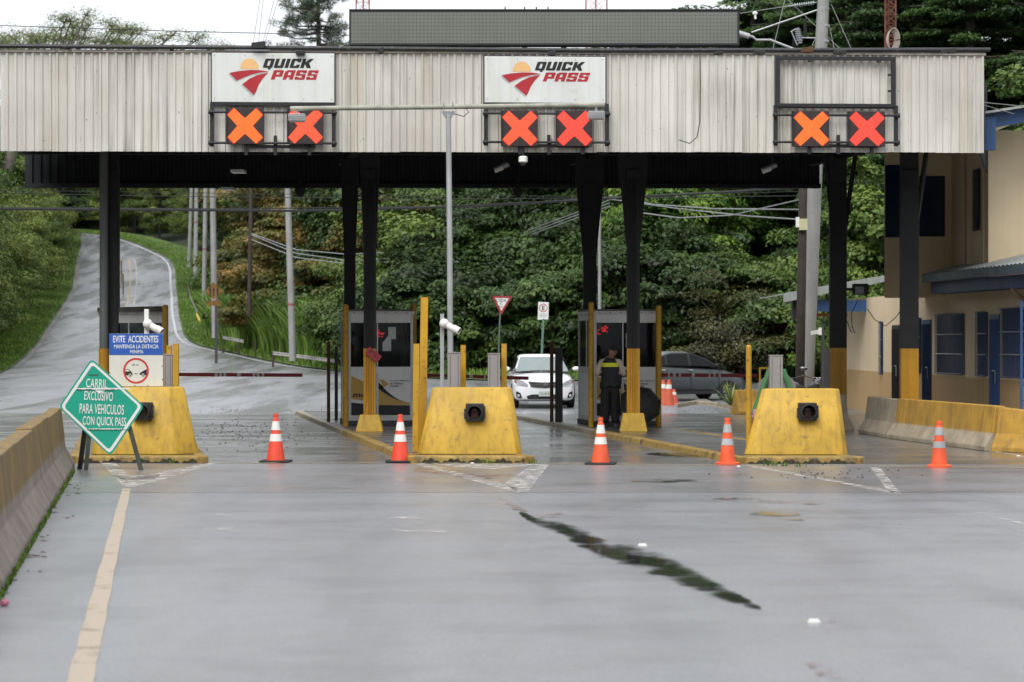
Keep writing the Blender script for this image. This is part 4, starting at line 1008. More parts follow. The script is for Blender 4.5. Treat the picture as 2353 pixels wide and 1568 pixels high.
# loose cable on fascia
MB().tube([W(1608, 122, 43.75), W(1609, 200, 43.8), W(1608, 280, 43.8), W(1602, 315, 43.8), W(1585, 330, 43.8), W(1560, 322, 43.8)], .009, 5).build('loose_cable', CABLE).update_tag()
tag(bpy.data.objects['loose_cable'], 'loose black cable hanging down the fascia left of the empty frame', 'cable')

# ---- message board on the roof
LEDB = None
def led_face():
    m, t, b, out = newmat('message_led_face')
    pos = t.nodes.new('ShaderNodeNewGeometry').outputs['Position']
    def wave(ax):
        q = t.nodes.new('ShaderNodeTexWave'); q.wave_type = 'BANDS'; q.bands_direction = ax; q.inputs['Scale'].default_value = 4.6
        t.links.new(pos, q.inputs[0]); return ramp(t, q.outputs['Fac'], .04, .3).outputs[0]
    g = math_(t, 'MULTIPLY', wave('X'), wave('Z'))
    n1 = noise(t, 1.3, 3, pos); c0 = ramp(t, n1.outputs[0], .3, .7, (.15, .16, .135, 1), (.19, .2, .175, 1)).outputs[0]
    c = mixrgb(t, g, (.115, .122, .105), c0); t.links.new(c, b.inputs['Base Color']); b.inputs['Roughness'].default_value = .45
    return m
YM = 45.0; p0 = W(802, 105, YM); p1 = W(1699, 24, YM); mw_, mh_ = p1.x-p0.x, p1.z-p0.z
o = thing('message_board', 'long dark unlit message board standing on the canopy roof', 'message board', p0)
MB().box(0, mw_, 0, .3, 0, mh_).build('housing', M('board_housing', (.022, .022, .024), .55), o, bevel=.01)
LM = led_face(); nmod = 8
for i in range(nmod):
    x0 = .04+i*(mw_-.08)/nmod; MB().box(x0+.001, x0+(mw_-.08)/nmod-.001, -.006, -.001, .04, mh_-.04).build('led_module', LM, o)
for x in (.05, .27, .33, .45, .55, .75, .97): MB().box(x*mw_-.05, x*mw_+.05, .05, .2, -.35, 0).build('post', BLACK, o)
MB().box(0, mw_, -.012, .31, mh_, mh_+.02).build('top_edge', BLACK, o)
for x in (.40, .45, .48, .51, .87): MB().tube([(x*mw_, .05, mh_+.02), (x*mw_, .05, mh_+.07)], .012, 5).build('lifting_eye', BLACK, o)
# small fixtures along the top rail
for i, (px, py, w_, h_, d_) in enumerate([(594, 104, .24, .13, .2), (690, 121, .16, .08, .12), (1268, 123, .13, .09, .12), (875, 116, .1, .12, .1), (1650, 123, .16, .05, .2), (1745, 120, .2, .07, .2), (1855, 115, .2, .1, .2), (1930, 120, .22, .07, .2), (2180, 117, .25, .08, .2), (157, 108, .1, .07, .1), (395, 110, .07, .12, .1)]):
    labs = ['dark box beside the cables above the left logo sign', 'small lamp over the right end of the left logo sign', 'small lamp over the middle logo sign', 'small black block on the rail under the board left end', 'flat floodlight under the right end of the message board',
            'flat floodlight on the rail just right of the board', 'square brownish box on the rail near the concrete pole', 'wedge floodlight on the rail above the empty frame', 'wedge floodlight near the right end of the rail', 'small block at the left end of the rail', 'thin upright block on the rail above the left fascia']
    q = W(px, py, 43.65); f_ = thing('rail_fixture', labs[i], 'fixture', q); 
    MB().hexa([(-w_/2, -d_/2, -h_/2), (w_/2, -d_/2, -h_/2), (w_/2, d_/2, -h_/2), (-w_/2, d_/2, -h_/2)], [(-w_/2, -d_/2, h_/2*.5), (w_/2, -d_/2, h_/2), (w_/2, d_/2, h_/2), (-w_/2, d_/2, h_/2*.5)]).build('body', BLACK if i != 6 else RUST, f_, bevel=.008)
    MB().box(-.02, .02, -.02, .02, -h_/2-.012, -h_/2).build('bracket', BLACK, f_)

# ---- light pole with long arm
PX = 1036; YP = 42.6; base = Vector((X_at(PX, YP), YP, .1)); zt = Z_at(258, YP)
o = thing('light_pole', 'slim grey light pole with long horizontal arm in front of the fascia', 'light pole', base)
GALV = M('galvanised', (.42, .43, .44), .5, metal=.25, var=.15, streak=.25); GALVD = M('mossy_pipe', (.34, .34, .28), .65, var=.3, scale=4, spots=.6, spot_col=(.12, .11, .06))
MB().tube([(0, 0, 0), (-.02, 0, zt*.6), (-.045, 0, zt-base.z)], [.055, .052, .048], 12).build('pole', GALV, o, smooth=True)
pa = W(667, 250, YP)-base; pb = W(1390, 241, YP)-base; pm_ = W(1036, 246, YP)-base
MB().tube([pa, pm_, pb], .043, 10).build('arm', GALVD, o, smooth=True)
c = W(1030, 262, YP)-base; MB().hexa([(c.x-.06, -.04, c.z-.06), (c.x+.06, -.04, c.z-.06), (c.x+.06, .04, c.z-.06), (c.x-.06, .04, c.z-.06)], [(c.x-.12, -.05, c.z+.04), (c.x+.12, -.05, c.z+.04), (c.x+.12, .05, c.z+.04), (c.x-.12, .05, c.z+.04)]).build('head_bracket', STEELG, o)
for dx in (-.08, .08): MB().tube([(c.x+dx, -.05, c.z+.03), (c.x+dx, -.05, c.z+.2)], .008, 5).build('u_bolt', STEELG, o)
MB().tube([W(1043, 262, YP)-base, W(1066, 268, YP)-base, W(1077, 258, YP)-base, W(1070, 248, YP)-base], .008, 5).build('cable_loop', CABLE, o)
for px, py, lab in ((683, 268, 'grey floodlight clamped near the left end of the light arm'), (1370, 262, 'grey floodlight clamped near the right end of the light arm')):
    q = W(px, py, YP); l_ = thing('arm_floodlight', lab, 'floodlight', q)
    MB().hexa([(-.14, -.1, -.1), (.14, -.1, -.1), (.14, .1, -.1), (-.14, .1, -.1)], [(-.15, -.12, .04), (.15, -.12, .04), (.15, .12, .04), (-.15, .12, .04)]).build('housing', M('lamp_grey', (.55, .55, .54), .45, var=.1), l_, bevel=.02, smooth=True)
    for k in range(4): MB().box(-.151, .151, -.124, -.12, -.07+k*.03, -.058+k*.03).build('fin', STEELG, l_)
    MB().tube([(0, 0, .04), (0, 0, .13)], .02, 6).build('clamp', STEELG, l_)

# ================================================================== CRASH BLOCKS, SIGNALS
def block(x0, x1, xt0, xt1, ybot, ytop, Y, chr_, lab, ch=.1):
    Xc = X_at((x0+x1)/2, Y); o = thing('crash_block', lab, 'concrete block', (Xc, Y, .1))
    sb = Y/F; Yt = Y+.35; st = Yt/F
    wb = (x1-x0)*sb/2; wt = (xt1-xt0)*st/2; xo = X_at((xt0+xt1)/2, Yt)-Xc; zt = Z_at(ytop, Yt)-.1
    d = 1.1; cl, cr = ch, chr_
    bot = [(-wb+cl, 0), (wb-cr, 0), (wb, cr*1.0+.05), (wb-.1, d), (-wb+.25, d), (-wb, cl+.02)]
    top = [(xo-wt+cl*.7, .35), (xo+wt-cr*.7, .35), (xo+wt, .35+cr*.7+.03), (xo+wt-.06, d-.15), (xo-wt+.18, d-.15), (xo-wt, .35+cl*.7)]
    MB().hexa([(x, y, -.005) for x, y in bot], [(x, y, zt) for x, y in top]).build('block', YEL, o, bevel=.025, smooth=True)
    return o
block(205, 449, 236, 418, 1045, 890, 37.45, .30, 'yellow concrete crash block behind the green diamond sign')
block(957.8, 1200.5, 993, 1177, 1043.8, 891.3, 37.5, .1, 'yellow concrete crash block in the middle below the light pole')
block(1711, 1952, 1751, 1931, 1045.6, 894, 37.4, .1, 'yellow concrete crash block at the right below the lane cross signals')
LENS = M('dark_red_lens', (.035, .008, .008), .25, var=.2)
for px, py, Y, lab in ((327, 946, 37.5, 'black signal lamp half hidden behind the green diamond sign'), (1090.7, 948.7, 37.55, 'black unlit signal lamp on the middle yellow block'), (1857, 947, 37.45, 'black unlit signal lamp on the right yellow block')):
    q = W(px, py, Y); o = thing('signal_lamp', lab, 'signal lamp', q)
    MB().box(-.14, .14, 0.02, .2, -.14, .14).build('housing', BLACK, o, bevel=.012)
    mb = MB(); n = 24; ro, ri = .118, .105
    for k in range(n):
        a0, a1 = 2*math.pi*k/n, 2*math.pi*(k+1)/n
        if math.sin((a0+a1)/2) < -.75: continue
        c0, s0, c1, s1 = math.cos(a0), math.sin(a0), math.cos(a1), math.sin(a1)
        mb.add([(ro*c0, .02, ro*s0), (ro*c1, .02, ro*s1), (ro*c1, -.13, ro*s1), (ro*c0, -.13, ro*s0), (ri*c0, .02, ri*s0), (ri*c1, .02, ri*s1), (ri*c1, -.13, ri*s1), (ri*c0, -.13, ri*s0)], [(0, 1, 2, 3), (7, 6, 5, 4), (3, 2, 6, 7)])
    mb.build('visor', BLACK, o)
    MB().ball((0, .03, 0), (.104, .03, .104), 20, 10).build('lens', LENS, o, smooth=True)
    for sx in (-1, 1): MB().box(sx*.15-.015, sx*.15+.015, .03, .09, -.1, .06 if sx < 0 else .1).build('hinge', BLACK, o)

# ================================================================== CONES
ORANGE = M('cone_orange', (.80, .075, .035), .45, var=.12, streak=.15, streak_col=(.3, .05, .03)); ORANGE2 = M('cone_orange_pale', (.80, .11, .035), .5, var=.15, spots=.25, spot_col=(.25, .05, .03))
COLW = M('collar_white', (.75, .74, .7), .4, var=.08, spots=.2, spot_col=(.4, .38, .33)); COLS = M('collar_silver', (.42, .43, .44), .35, var=.2, spots=.6, spot_col=(.15, .12, .1), spot_scale=12)
def cone(name, loc, h, r0, r1, base, mats, lab, grp, bands, sq=True, rz=0, tilt=0):
    o = thing(name, lab, 'traffic cone', loc, rz, grp); o.rotation_euler = (tilt, 0, rz); bm_, cm_, rm_ = mats
    bt = .03
    if sq: MB().box(-base/2, base/2, -base/2, base/2, .001, bt).build('base', bm_, o, bevel=.012)
    else: MB().lathe([(base/2, .001), (base/2, bt), (base/2-.03, bt+.012), (r0+.01, bt+.015)], seg=24).build('base', bm_, o, smooth=True)
    zs = [bt]
    for z0, z1 in bands: zs += [z0*h, z1*h]
    zs.append(h)
    for i in range(len(zs)-1):
        za, zb = zs[i], zs[i+1]; f0, f1 = (za-bt)/(h-bt), (zb-bt)/(h-bt); ra, rb = r0+(r1-r0)*f0, r0+(r1-r0)*f1; band = i % 2 == 1
        e = .003 if band else 0
        prof = [(ra+e, za), (rb+e, zb)]
        if i == len(zs)-2: prof = [(ra, za), (rb+.002, zb-.05), (rb+.008, zb-.045), (rb+.004, zb)]
        MB().lathe(prof, seg=24).build('reflective_collar' if band else 'cone_body', rm_ if band else cm_, o, smooth=True)
    return o
BND = [(.43, .58), (.66, .84)]
for px, py, top, lab in ((632, 1063, 951, 'orange cone with white bands and black base in the left lane'), (919, 1063, 953, 'orange cone with white bands beside the middle yellow block'), (1381, 1068, 960, 'orange cone with white bands and scuffed skirt in front of the guard')):
    g = G(px, py); h = (py-top)*g.y/F; g.y += .12
    cone('traffic_cone', g, h, .142, .03, .46, (RUBBER, ORANGE if px < 1300 else ORANGE2, COLW), lab, 'cones closing the lanes', BND, rz=random.uniform(-.1, .1))
for px, py, top, lab in ((1673, 1069, 961, 'orange cone with silver bands left of the right yellow block'), (2161, 1075, 968, 'orange cone with torn silver bands at the far right lane')):
    g = G(px, py); h = (py-top)*g.y/F; g.y += .1
    cone('traffic_cone', g, h, .125, .04, .37, (ORANGE2, ORANGE2, COLS), lab, 'cones closing the lanes', [(.42, .56), (.69, .86)], sq=False)
ORD = M('cone_dull_orange', (.62, .12, .06), .6, var=.2, spots=.4, spot_col=(.2, .08, .05))
for px, py, top, lab in ((1524, 931, 873, 'faded orange cone left of the pair by the grey car'), (1537, 933, 873, 'faded orange cone leaning on its neighbour by the grey car'), (1548, 930, 895, 'short faded cone with torn collar beside the grey car'), (1506, 930, 874, 'faded orange cone half hidden behind the right booth post')):
    g = G(px, py); h = (py-top)*g.y/F
    cone('traffic_cone', g, h, .16 if h > .6 else .14, .05, .36, (ORD, ORD, COLW), lab, 'cones stored beside the grey car', [(.66, .82)], sq=False, tilt=random.uniform(-.05, .05))

# ================================================================== BOOTHS
GL = glass('booth_glass', (.012, .014, .015), .35); GLS = glass('booth_side_glass', (.05, .07, .05), .25)
GOLD = M('print_gold', (.50, .32, .07), .5, var=.05); NAVY = M('print_black', (.012, .013, .018), .5, var=.1)
LEDR = EM('led_red_digit', (1.0, .02, .03), 2.2); PAPER = M('paper', (.55, .57, .58), .8, var=.05)
def booth():
    o = thing('toll_booth', '', 'toll booth', (0, 0, 0), LANE)
    w, d, h = 1.36, 1.75, 2.44
    MB().box(-.02, w+.02, -.02, d+.02, 0, .10).build('plinth', M('booth_plinth', (.05, .055, .06), .6), o)
    fr = .055
    for x in (0, w-fr):
        for y in (0, d-fr): MB().box(x, x+fr, y, y+fr, .101, h-.12).build('corner_post', ALU, o)
    for y0, y1 in ((.002, .045), (d-.045, d-.002)):
        MB().box(fr, w-fr, y0, y1, .101, .2).build('bottom_rail', ALU, o); MB().box(fr, w-fr, y0, y1, 1.08, 1.22).build('mid_rail', WHITEP, o); MB().box(fr, w-fr, y0, y1, h-.30, h-.12).build('header', WHITEP, o)
    for x0, x1 in ((.002, .045), (w-.045, w-.002)):
        MB().box(x0, x1, fr, d-fr, .101, .2).build('bottom_rail', ALU, o); MB().box(x0, x1, fr, d-fr, 1.08, 1.22).build('mid_rail', ALU, o); MB().box(x0, x1, fr, d-fr, h-.25, h-.12).build('header', ALU, o)
        MB().box(x0+.012, x1-.012, fr, d-fr, .2, 1.08).build('side_panel', WHITEP, o)
        for y0, y1 in ((fr, d*.48), (d*.52, d-fr)): MB().box(x0+.018, x1-.018, y0, y1, 1.22, h-.25).build('pane', GLS, o)
        MB().box(x0+.004, x1-.004, d*.48, d*.52, 1.22, h-.25).build('mullion', ALU, o)
    for x0, x1 in ((fr, w*.44), (w*.46, w-fr)):
        MB().box(x0, x1, .02, .028, 1.22, h-.30).build('pane', GL, o); MB().box(x0, x1, d-.028, d-.02, 1.22, h-.30).build('pane', GL, o)
        MB().box(x0, x1, .012, .03, .2, 1.08).build('front_panel', WHITEP, o); MB().box(x0, x1, d-.03, d-.012, .2, 1.08).build('back_panel', WHITEP, o)
    MB().box(w*.44, w*.46, .004, .04, .2, h-.30).build('mullion', ALU, o)
    rf = MB().box(-.03, w+.03, -.03, d+.03, h-.119, h-.06).build('roof', ALU, o); MB().box(-.0, w, .0, d, h-.0595, h-.02).build('roof_top', M('roof_dirt', (.14, .13, .11), .8, var=.4), rf)
    for k in range(6): MB().tube([(.12+k*.22, -.034, h-.09), (.12+k*.22, -.03, h-.09)], .012, 6).build('bolt', BLACK, rf)
    # inside
    MB().box(.06, w-.06, .06, d-.06, .102, .12).build('floor', DARKIN, o); MB().box(.06, w-.06, .10, .55, .95, 1.0).build('desk', DARKIN, o)
    MB().box(.62, 1.02, .28, .34, 1.02, 1.38).build('monitor', BLACK, o); MB().box(.08, w-.08, d-.08, d-.05, .2, 1.9).build('dark_backing', DARKIN, o)  # dark sheet added at the back to make the booth interior dark
    MB().lathe([(.05, 0), (.05, .12), (.02, .15), (.02, .17)], (.32, .22, 1.0), 12).build('bottle', PAPER, o, smooth=True)
    MB().box(.1, w-.1, .1, d-.1, h-.14, h-.125).build('ceiling', DARKIN, o)
    # prints
    x0, x1 = fr+.01, w*.44-.01; z0, z1 = .21, 1.07; W_ = x1-x0; Hh = z1-z0
    def L(u, v_): return (x0+u*W_, z0+v_*Hh)
    MB().flat([L(0, 0), L(1, 0), L(1, .26), L(.5, .28), L(0, .31)], .008).build('print_black', NAVY, o)
    MB().flat([L(0, .40), L(.5, .36), L(1, .31), L(1, .72), L(.5, .82), L(0, .96)], .008).build('print_gold', GOLD, o)
    MB().flat([L(.45, 1), L(1, 1), L(1, .76), L(.75, .86)], .008).build('print_black', NAVY, o)
    lettering('mopt', *[L(.05, 0)[0], L(.98, 0)[0]], L(0, .40)[1], L(0, .55)[1], .005, INK, o, bold=.03, shear=.25)
    x0, x1 = w*.46+.01, w-fr-.01; W_ = x1-x0
    MB().flat([L(0, 0), L(1, 0), L(1, .24), L(0, .25)], .008).build('print_black', NAVY, o)
    cv = [L(u, .50*(1-u)**1.9+.31) for u in np.linspace(0, 1, 10)]; cv2 = [L(u, .33*(1-u)**1.8+.31-.002) for u in np.linspace(0, 1, 10)]
    for i in range(9): MB().flat([cv2[i], cv2[i+1], cv[i+1], cv[i]], .008).build('print_black', NAVY, o)
    for i in range(9): MB().flat([L(i/9, .25), L((i+1)/9, .25), (cv2[i+1][0], cv2[i+1][1]-.003), (cv2[i][0], cv2[i][1]-.003)], .008).build('print_gold', GOLD, o)
    MB().flat([L(.0, .66), L(.14, .66), L(.32, .76), L(.16, .86), L(0, .86), L(.12, .76)], .008).build('chevron_emblem', GOLD, o)
    for i, s_ in enumerate(('Consejo Nacional', 'de Vialidad', 'CONAVI')):
        lettering(s_, L(.36, 0)[0], L((.98, .76, .64)[i], 0)[0], L(0, .815-i*.065)[1], L(0, .86-i*.065)[1], .005, INK, o, bold=.015)
    return o
b2 = booth(); bp = W(800, 971, 50.3); bp.z = .1
b2.location = bp; b2['label'] = 'white aluminium toll booth behind the second column with red plate'
b3 = copy_tree(b2); bp = W(1364.7, 974, 50.0); bp.z = .1; b3.location = bp; b3['label'] = 'white aluminium toll booth with the guard standing at its window'
b1 = copy_tree(b2); bp = W(228, 971, 50.9); bp.z = .1; b1.location = bp; b1['label'] = 'toll booth behind the blue warning sign at the left'
MB().hexa([(-.04, -.1, 2.38), (1.36, -.1, 2.38), (1.36, 1.8, 2.38), (-.04, 1.8, 2.38)], [(-.04, -.1, 2.46), (1.38, -.1, 2.5), (1.38, 1.8, 2.5), (-.04, 1.8, 2.46)]).build('roof_slab', M('mossy_slab', (.09, .085, .07), .9, var=.5, scale=5), b1)
for b_ in (b1, b2, b3): b_['group'] = 'toll booths on the islands'
MB().flat([(.72, 1.55), (.90, 1.55), (.90, 1.80), (1.0, 1.80), (1.0, 2.05), (.84, 2.05), (.84, 1.87), (.72, 1.72)], .017).build('taped_paper', PAPER, b2)
MB().flat([(.68, 1.62), (.82, 1.62), (.82, 1.92), (.68, 1.92)], .017).build('taped_paper', PAPER, b3)
# red digit displays inside booths
def leds(par, x, z, y, n, w_=.16, h_=.16):
    rg = random.Random(n)
    for k in range(n):
        a = x+rg.uniform(-.5, .5)*w_; c = z+rg.uniform(-.5, .5)*h_; MB().box(a, a+rg.uniform(.01, .045), y, y+.01, c, c+rg.uniform(.008, .02)).build('red_digit', LEDR, par)
leds(b2, .66, 1.92, .09, 16); leds(b3, .23, 2.0, .09, 20, .12, .12); leds(b3, .1, 1.94, .09, 7, .05, .1)
# red plate on column two
q = W(858, 815, YF-.2); o = thing('number_plate', 'tilted red number plate fixed to the second column', 'plate', q); o.rotation_euler = (0, R(38), 0)
MB().box(-.155, .155, 0, .004, -.075, .075).build('plate', M('plate_red', (.32, .03, .04), .5, var=.25, scale=8), o, bevel=.001); lettering('5T61', -.11, .11, -.04, .05, -.003, M('plate_ink', (.06, .01, .012), .6), o, bold=.01)

# ================================================================== POSTS AND CABINETS
def post(px0, px1, ytop, ybot, Y, mat, lab, name='bollard_post', cap=True, z0=.1, rnd=True, pxt=None, cat='post'):
    sc = Y/F; r = (px1-px0)*sc/2; zt = Z_at(ytop, Y); X = X_at((px0+px1)/2, Y); dx = (X_at(pxt, Y)-X) if pxt else 0
    o = thing(name, lab, cat, (X, Y, z0))
    if rnd:
        MB().tube([(0, 0, 0), (dx, 0, zt-z0)], r, 14).build('tube', mat, o, smooth=True)
        if cap: MB().lathe([(r*1.01, 0), (r*.8, .02), (r*.3, .03)], (dx, 0, zt-z0), 14).build('cap', mat, o, smooth=True)
    else:
        MB().hexa([(-r, -r, 0), (r, -r, 0), (r, r, 0), (-r, r, 0)], [(dx-r, -r, zt-z0), (dx+r, -r, zt-z0), (dx+r, r, zt-z0), (dx-r, r, zt-z0)]).build('section', mat, o, bevel=.006)
        if cap: MB().box(dx-r*1.04, dx+r*1.04, -r*1.04, r*1.04, zt-z0, zt-z0+.006).build('cap', mat, o)
    return o
post(787.5, 801, 703, 975, 49.6, YELP, 'yellow pipe post at the left front corner of the second booth')
post(944, 957, 700, 970, 51.5, YELP, 'yellow pipe post at the right corner of the second booth')
post(1352, 1364.5, 698, 979, 49.3, YELP, 'yellow pipe post at the left front corner of the right booth')
post(1506.5, 1520, 705, 978, 49.8, YELP, 'yellow pipe post at the right corner of the booth with the guard')
post(373, 387, 704, 970, 50.2, YELP, 'yellow pipe post right of the blue sign booth')
post(751, 759, 788, 960, 52.6, RUST, 'thin rusty brown post left of the second booth')
post(769, 776.5, 798, 960, 53.4, DKPOST, 'thin dark grey post against the second booth', rnd=False)
post(1263.5, 1272, 787, 961, 52.4, RUST, 'thin rusty brown post in front of the white car')
post(1275.5, 1293, 800, 961, 52.6, DKPOST, 'wide dark grey post in front of the white car', rnd=False)
post(962, 979, 684, 1036, 38.7, YELP, 'tall leaning yellow post with rust holes beside the middle block', rnd=False, pxt=970.5+5)
post(948, 962, 791, 1040, 38.3, YELP, 'shorter yellow post leaning beside the middle block', rnd=False, pxt=957)
post(1058.5, 1070.5, 794, 900, 40.5, YELP, 'square yellow post right of the light pole', rnd=False)
post(1152, 1164.5, 791, 900, 40.2, YELP, 'square yellow post in front of the white car bonnet corner', rnd=False)
post(1714, 1727, 797, 1004, 39.6, YELP, 'round yellow post left of the right crash block')
post(398, 411, 791, 900, 39.9, YELP, 'square yellow post right of the blue warning sign', rnd=False)
post(383, 395, 795, 900, 41.8, YELP, 'short yellow post behind the grey cabinet at the blue sign', rnd=False)
post(1011.5, 1020.5, 722, 900, 41.3, GALV, 'thin white camera post left of the light pole', rnd=False)
def cabinet(px0, px1, ytop, Y, lab, d=.2):
    sc = Y/F; w = (px1-px0)*sc; X = X_at(px0, Y); zt = Z_at(ytop, Y); o = thing('grey_cabinet', lab, 'cabinet', (X, Y, .1), 0, 'grey sensor cabinets behind the blocks')
    MB().box(0, w, 0, d, 0, zt-.1).build('housing', CABG, o, bevel=.006); MB().box(-.008, w+.008, -.008, d+.008, zt-.1, zt-.085).build('lid', CABG, o)
    for x in (.15, .8): MB().box(x*w, x*w+.006, -.004, -.001, 0, zt-.13).build('seam', DKPOST, o)
    return o
cabinet(1030, 1058, 812, 40.0, 'grey cabinet at the foot of the light pole'); cabinet(1121, 1149, 814, 39.9, 'grey cabinet left of the white car')
cabinet(1769, 1799, 818, 39.8, 'tall grey cabinet behind the right crash block'); cabinet(376, 396, 816, 40.2, 'grey cabinet right of the blue warning sign')
# cameras on posts
CAMW = M('camera_white', (.72, .71, .68), .4, var=.08)
def cctv(px, py, Y, s_, lab, dirx=1, post_to=None):
    q = W(px, py, Y); o = thing('security_camera', lab, 'camera', q)
    MB().ball((0, -.02, 0), .085*s_, 16, 10).build('ball_mount', CAMW, o, smooth=True)
    d = Vector((dirx*.75, -.35, -.42)).normalized(); MB().tube([d*.03, d*.26*s_], .06*s_, 14).build('barrel', CAMW, o, smooth=True)
    MB().tube([d*.262*s_, d*.275*s_], .045*s_, 14).build('lens', BLACK, o, smooth=True)
    hood = MB().tube([d*.2*s_+Vector((0, 0, .012)), d*.32*s_+Vector((0, 0, .012))], .063*s_, 14, cap=False); hood.build('hood', CAMW, o, smooth=True)
    if post_to: MB().box(post_to-.035, post_to+.035, .02, .09, Z_at(888, Y)-q.z, .25).build('post', WHT, o)
    return o
cctv(340, 745, 40.3, 1.0, 'white security camera above the blue warning sign', 1, -.03)
cctv(1021, 744, 41.2, 1.0, 'white security camera on the post beside the light pole', 1)
q = W(1864, 764, 46); o = thing('security_camera', 'small grey box camera on a dark post before the concrete pole', 'camera', q)
MB().hexa([(-.02, -.1, -.05), (.14, 0, -.03), (.14, .08, -.03), (-.02, 0, -.05)], [(-.02, -.1, .02), (.14, 0, .05), (.14, .08, .05), (-.02, 0, .02)]).build('housing', CAMW, o); MB().box(.14, .2, .0, .08, -.05, .09).build('bracket', CAMW, o)
MB().box(.2, .25, .0, .06, -q.z, .15).build('post', DKPOST, o)
post(1887, 1906, 803, 905, 47.0, DKPOST, 'dark square cabinet post right of the concrete pole', rnd=False, z0=0)

# ================================================================== BARRIER ARMS
def arm(px0, px1, py0, py1, Y, stripes, lab, pivot):
    a = W(px0, py0, Y); b_ = W(px1, py1, Y); o = thing('barrier_arm', lab, 'barrier arm', (a.x, Y, .1), 0, 'lane barrier arms')
    L = b_.x-a.x; z0 = a.z-.1; z1 = b_.z-.1; r = .04
    segs = [0]+[s_ for p in stripes for s_ in p]+[1]
    for i in range(len(segs)-1):
        if segs[i+1]-segs[i] < 1e-4: continue
        t0, t1 = segs[i], segs[i+1]; za, zb = z0+(z1-z0)*t0, z0+(z1-z0)*t1
        MB().hexa([(L*t0, -.02, za-r), (L*t1, -.02, zb-r), (L*t1, .02, zb-r), (L*t0, .02, za-r)], [(L*t0, -.02, za+r), (L*t1, -.02, zb+r), (L*t1, .02, zb+r), (L*t0, .02, za+r)]).build('white_band' if i % 2 else 'red_length', WHT if i % 2 else REDP, o)
    MB().box(-.42, -.05, -.15, .2, 0, z0+.12).build('drive_cabinet', CABG, o, bevel=.01); MB().box(-.05, .0, -.03, .03, z0-.05, z0+.05).build('hub', BLACK, o)
ST = [(.29, .31), (.325, .345), (.36, .38), (.47, .50), (.60, .615), (.63, .65), (.67, .69)]
arm(412, 695, 861, 862.5, 54.5, ST, 'red and white barrier arm across the left lane', 396)
arm(958, 1215, 862, 869.5, 54.5, ST, 'red barrier arm across the middle lane in front of the white car', 946)
arm(1512, 1740, 862, 863.5, 54.0, [(.10, .12), (.15, .18), (.21, .23), (.34, .37), (.51, .53), (.56, .58), (.61, .63)], 'red and white barrier arm across the right lane by the grey car', 1500)

# ================================================================== CONCRETE BARRIERS
def barrier_mat(name, side, zsplit, wear, ylo=(.36, .2, .03), yhi=(.54, .31, .04), clo=(.26, .215, .155), chi=(.44, .37, .27)):
    m, t, b, out = newmat(name)
    g = t.nodes.new('ShaderNodeNewGeometry'); pos = g.outputs['Position']
    sx = t.nodes.new('ShaderNodeSeparateXYZ'); t.links.new(pos, sx.inputs[0])
    n1 = noise(t, 2.5, 5, pos); conc = ramp(t, n1.outputs[0], .3, .7, (*clo, 1), (*chi, 1)).outputs[0]
    n4 = noise(t, 1, 5, mapped(t, (9, 9, .4), pos), .65)
    yel = ramp(t, n1.outputs[0], .3, .7, (*ylo, 1), (*yhi, 1)).outputs[0]
    yel = mixrgb(t, math_(t, 'MULTIPLY', ramp(t, n4.outputs[0], .42, .66).outputs[0], wear), yel, (.13, .10, .07))
    nz = noise(t, 5, 5, pos); zz = math_(t, 'ADD', sx.outputs[2], math_(t, 'MULTIPLY', math_(t, 'SUBTRACT', nz.outputs[0], .5), .12))
    f = ramp(t, zz, zsplit-.02, zsplit+.03).outputs[0]
    c = mixrgb(t, f, conc, yel)
    c = mixrgb(t, math_(t, 'MULTIPLY', ramp(t, n4.outputs[0], .5, .75).outputs[0], .45), c, (.09, .075, .06))
    t.links.new(c, b.inputs['Base Color']); b.inputs['Roughness'].default_value = .75
    nb = noise(t, 30, 6, pos); bu = t.nodes.new('ShaderNodeBump'); bu.inputs['Strength'].default_value = .3; bu.inputs['Distance'].default_value = .02
    t.links.new(nb.outputs[0], bu.inputs['Height']); t.links.new(bu.outputs[0], b.inputs['Normal']); return m
BML = barrier_mat('barrier_left_paint', 1, .42, .95, (.17, .11, .03), (.30, .19, .04), (.17, .145, .125), (.30, .25, .21)); BMR = barrier_mat('barrier_right_paint', -1, .30, .25); BMA = barrier_mat('barrier_worn_paint', -1, 1.6, .9); BMY = barrier_mat('barrier_full_yellow', -1, -.2, .25)
def jersey(p, q, h, lab, mat, name='concrete_barrier', wb=.56, wt=.17, end_drop=0, slot=False):
    p = Vector(p); q = Vector(q); d = (q-p); L = d.length; rz = math.atan2(d.y, d.x)
    o = thing(name, lab, 'concrete barrier', (p.x, p.y, 0), rz)
    prof = [(-wb/2, 0), (-wb/2, .075), (-wb/2+.13, .30), (-wt/2, h), (wt/2, h), (wb/2-.13, .30), (wb/2, .075), (wb/2, 0)]
    n = max(2, int(L/.5)); mb = MB()
    for i in range(n+1):
        x = L*i/n; k = 1.0
        if end_drop and x > L-end_drop: k = 1-.45*(x-(L-end_drop))/end_drop
        for (y, z) in prof:
            jt = random.uniform(-.006, .006); mb.v.append(Vector((x, y+jt, z*k if z > .3 else z)))
    m_ = len(prof)
    for i in range(n):
        for j in range(m_-1): mb.f.append([i*m_+j, i*m_+j+1, (i+1)*m_+j+1, (i+1)*m_+j][::-1])
        mb.f.append([i*m_+m_-1, i*m_, (i+1)*m_, (i+1)*m_+m_-1][::-1])
    mb.f.append(list(range(m_))); mb.f.append([n*m_+j for j in range(m_)][::-1])
    mb.build('barrier_body', mat, o, bevel=.012)
    return o
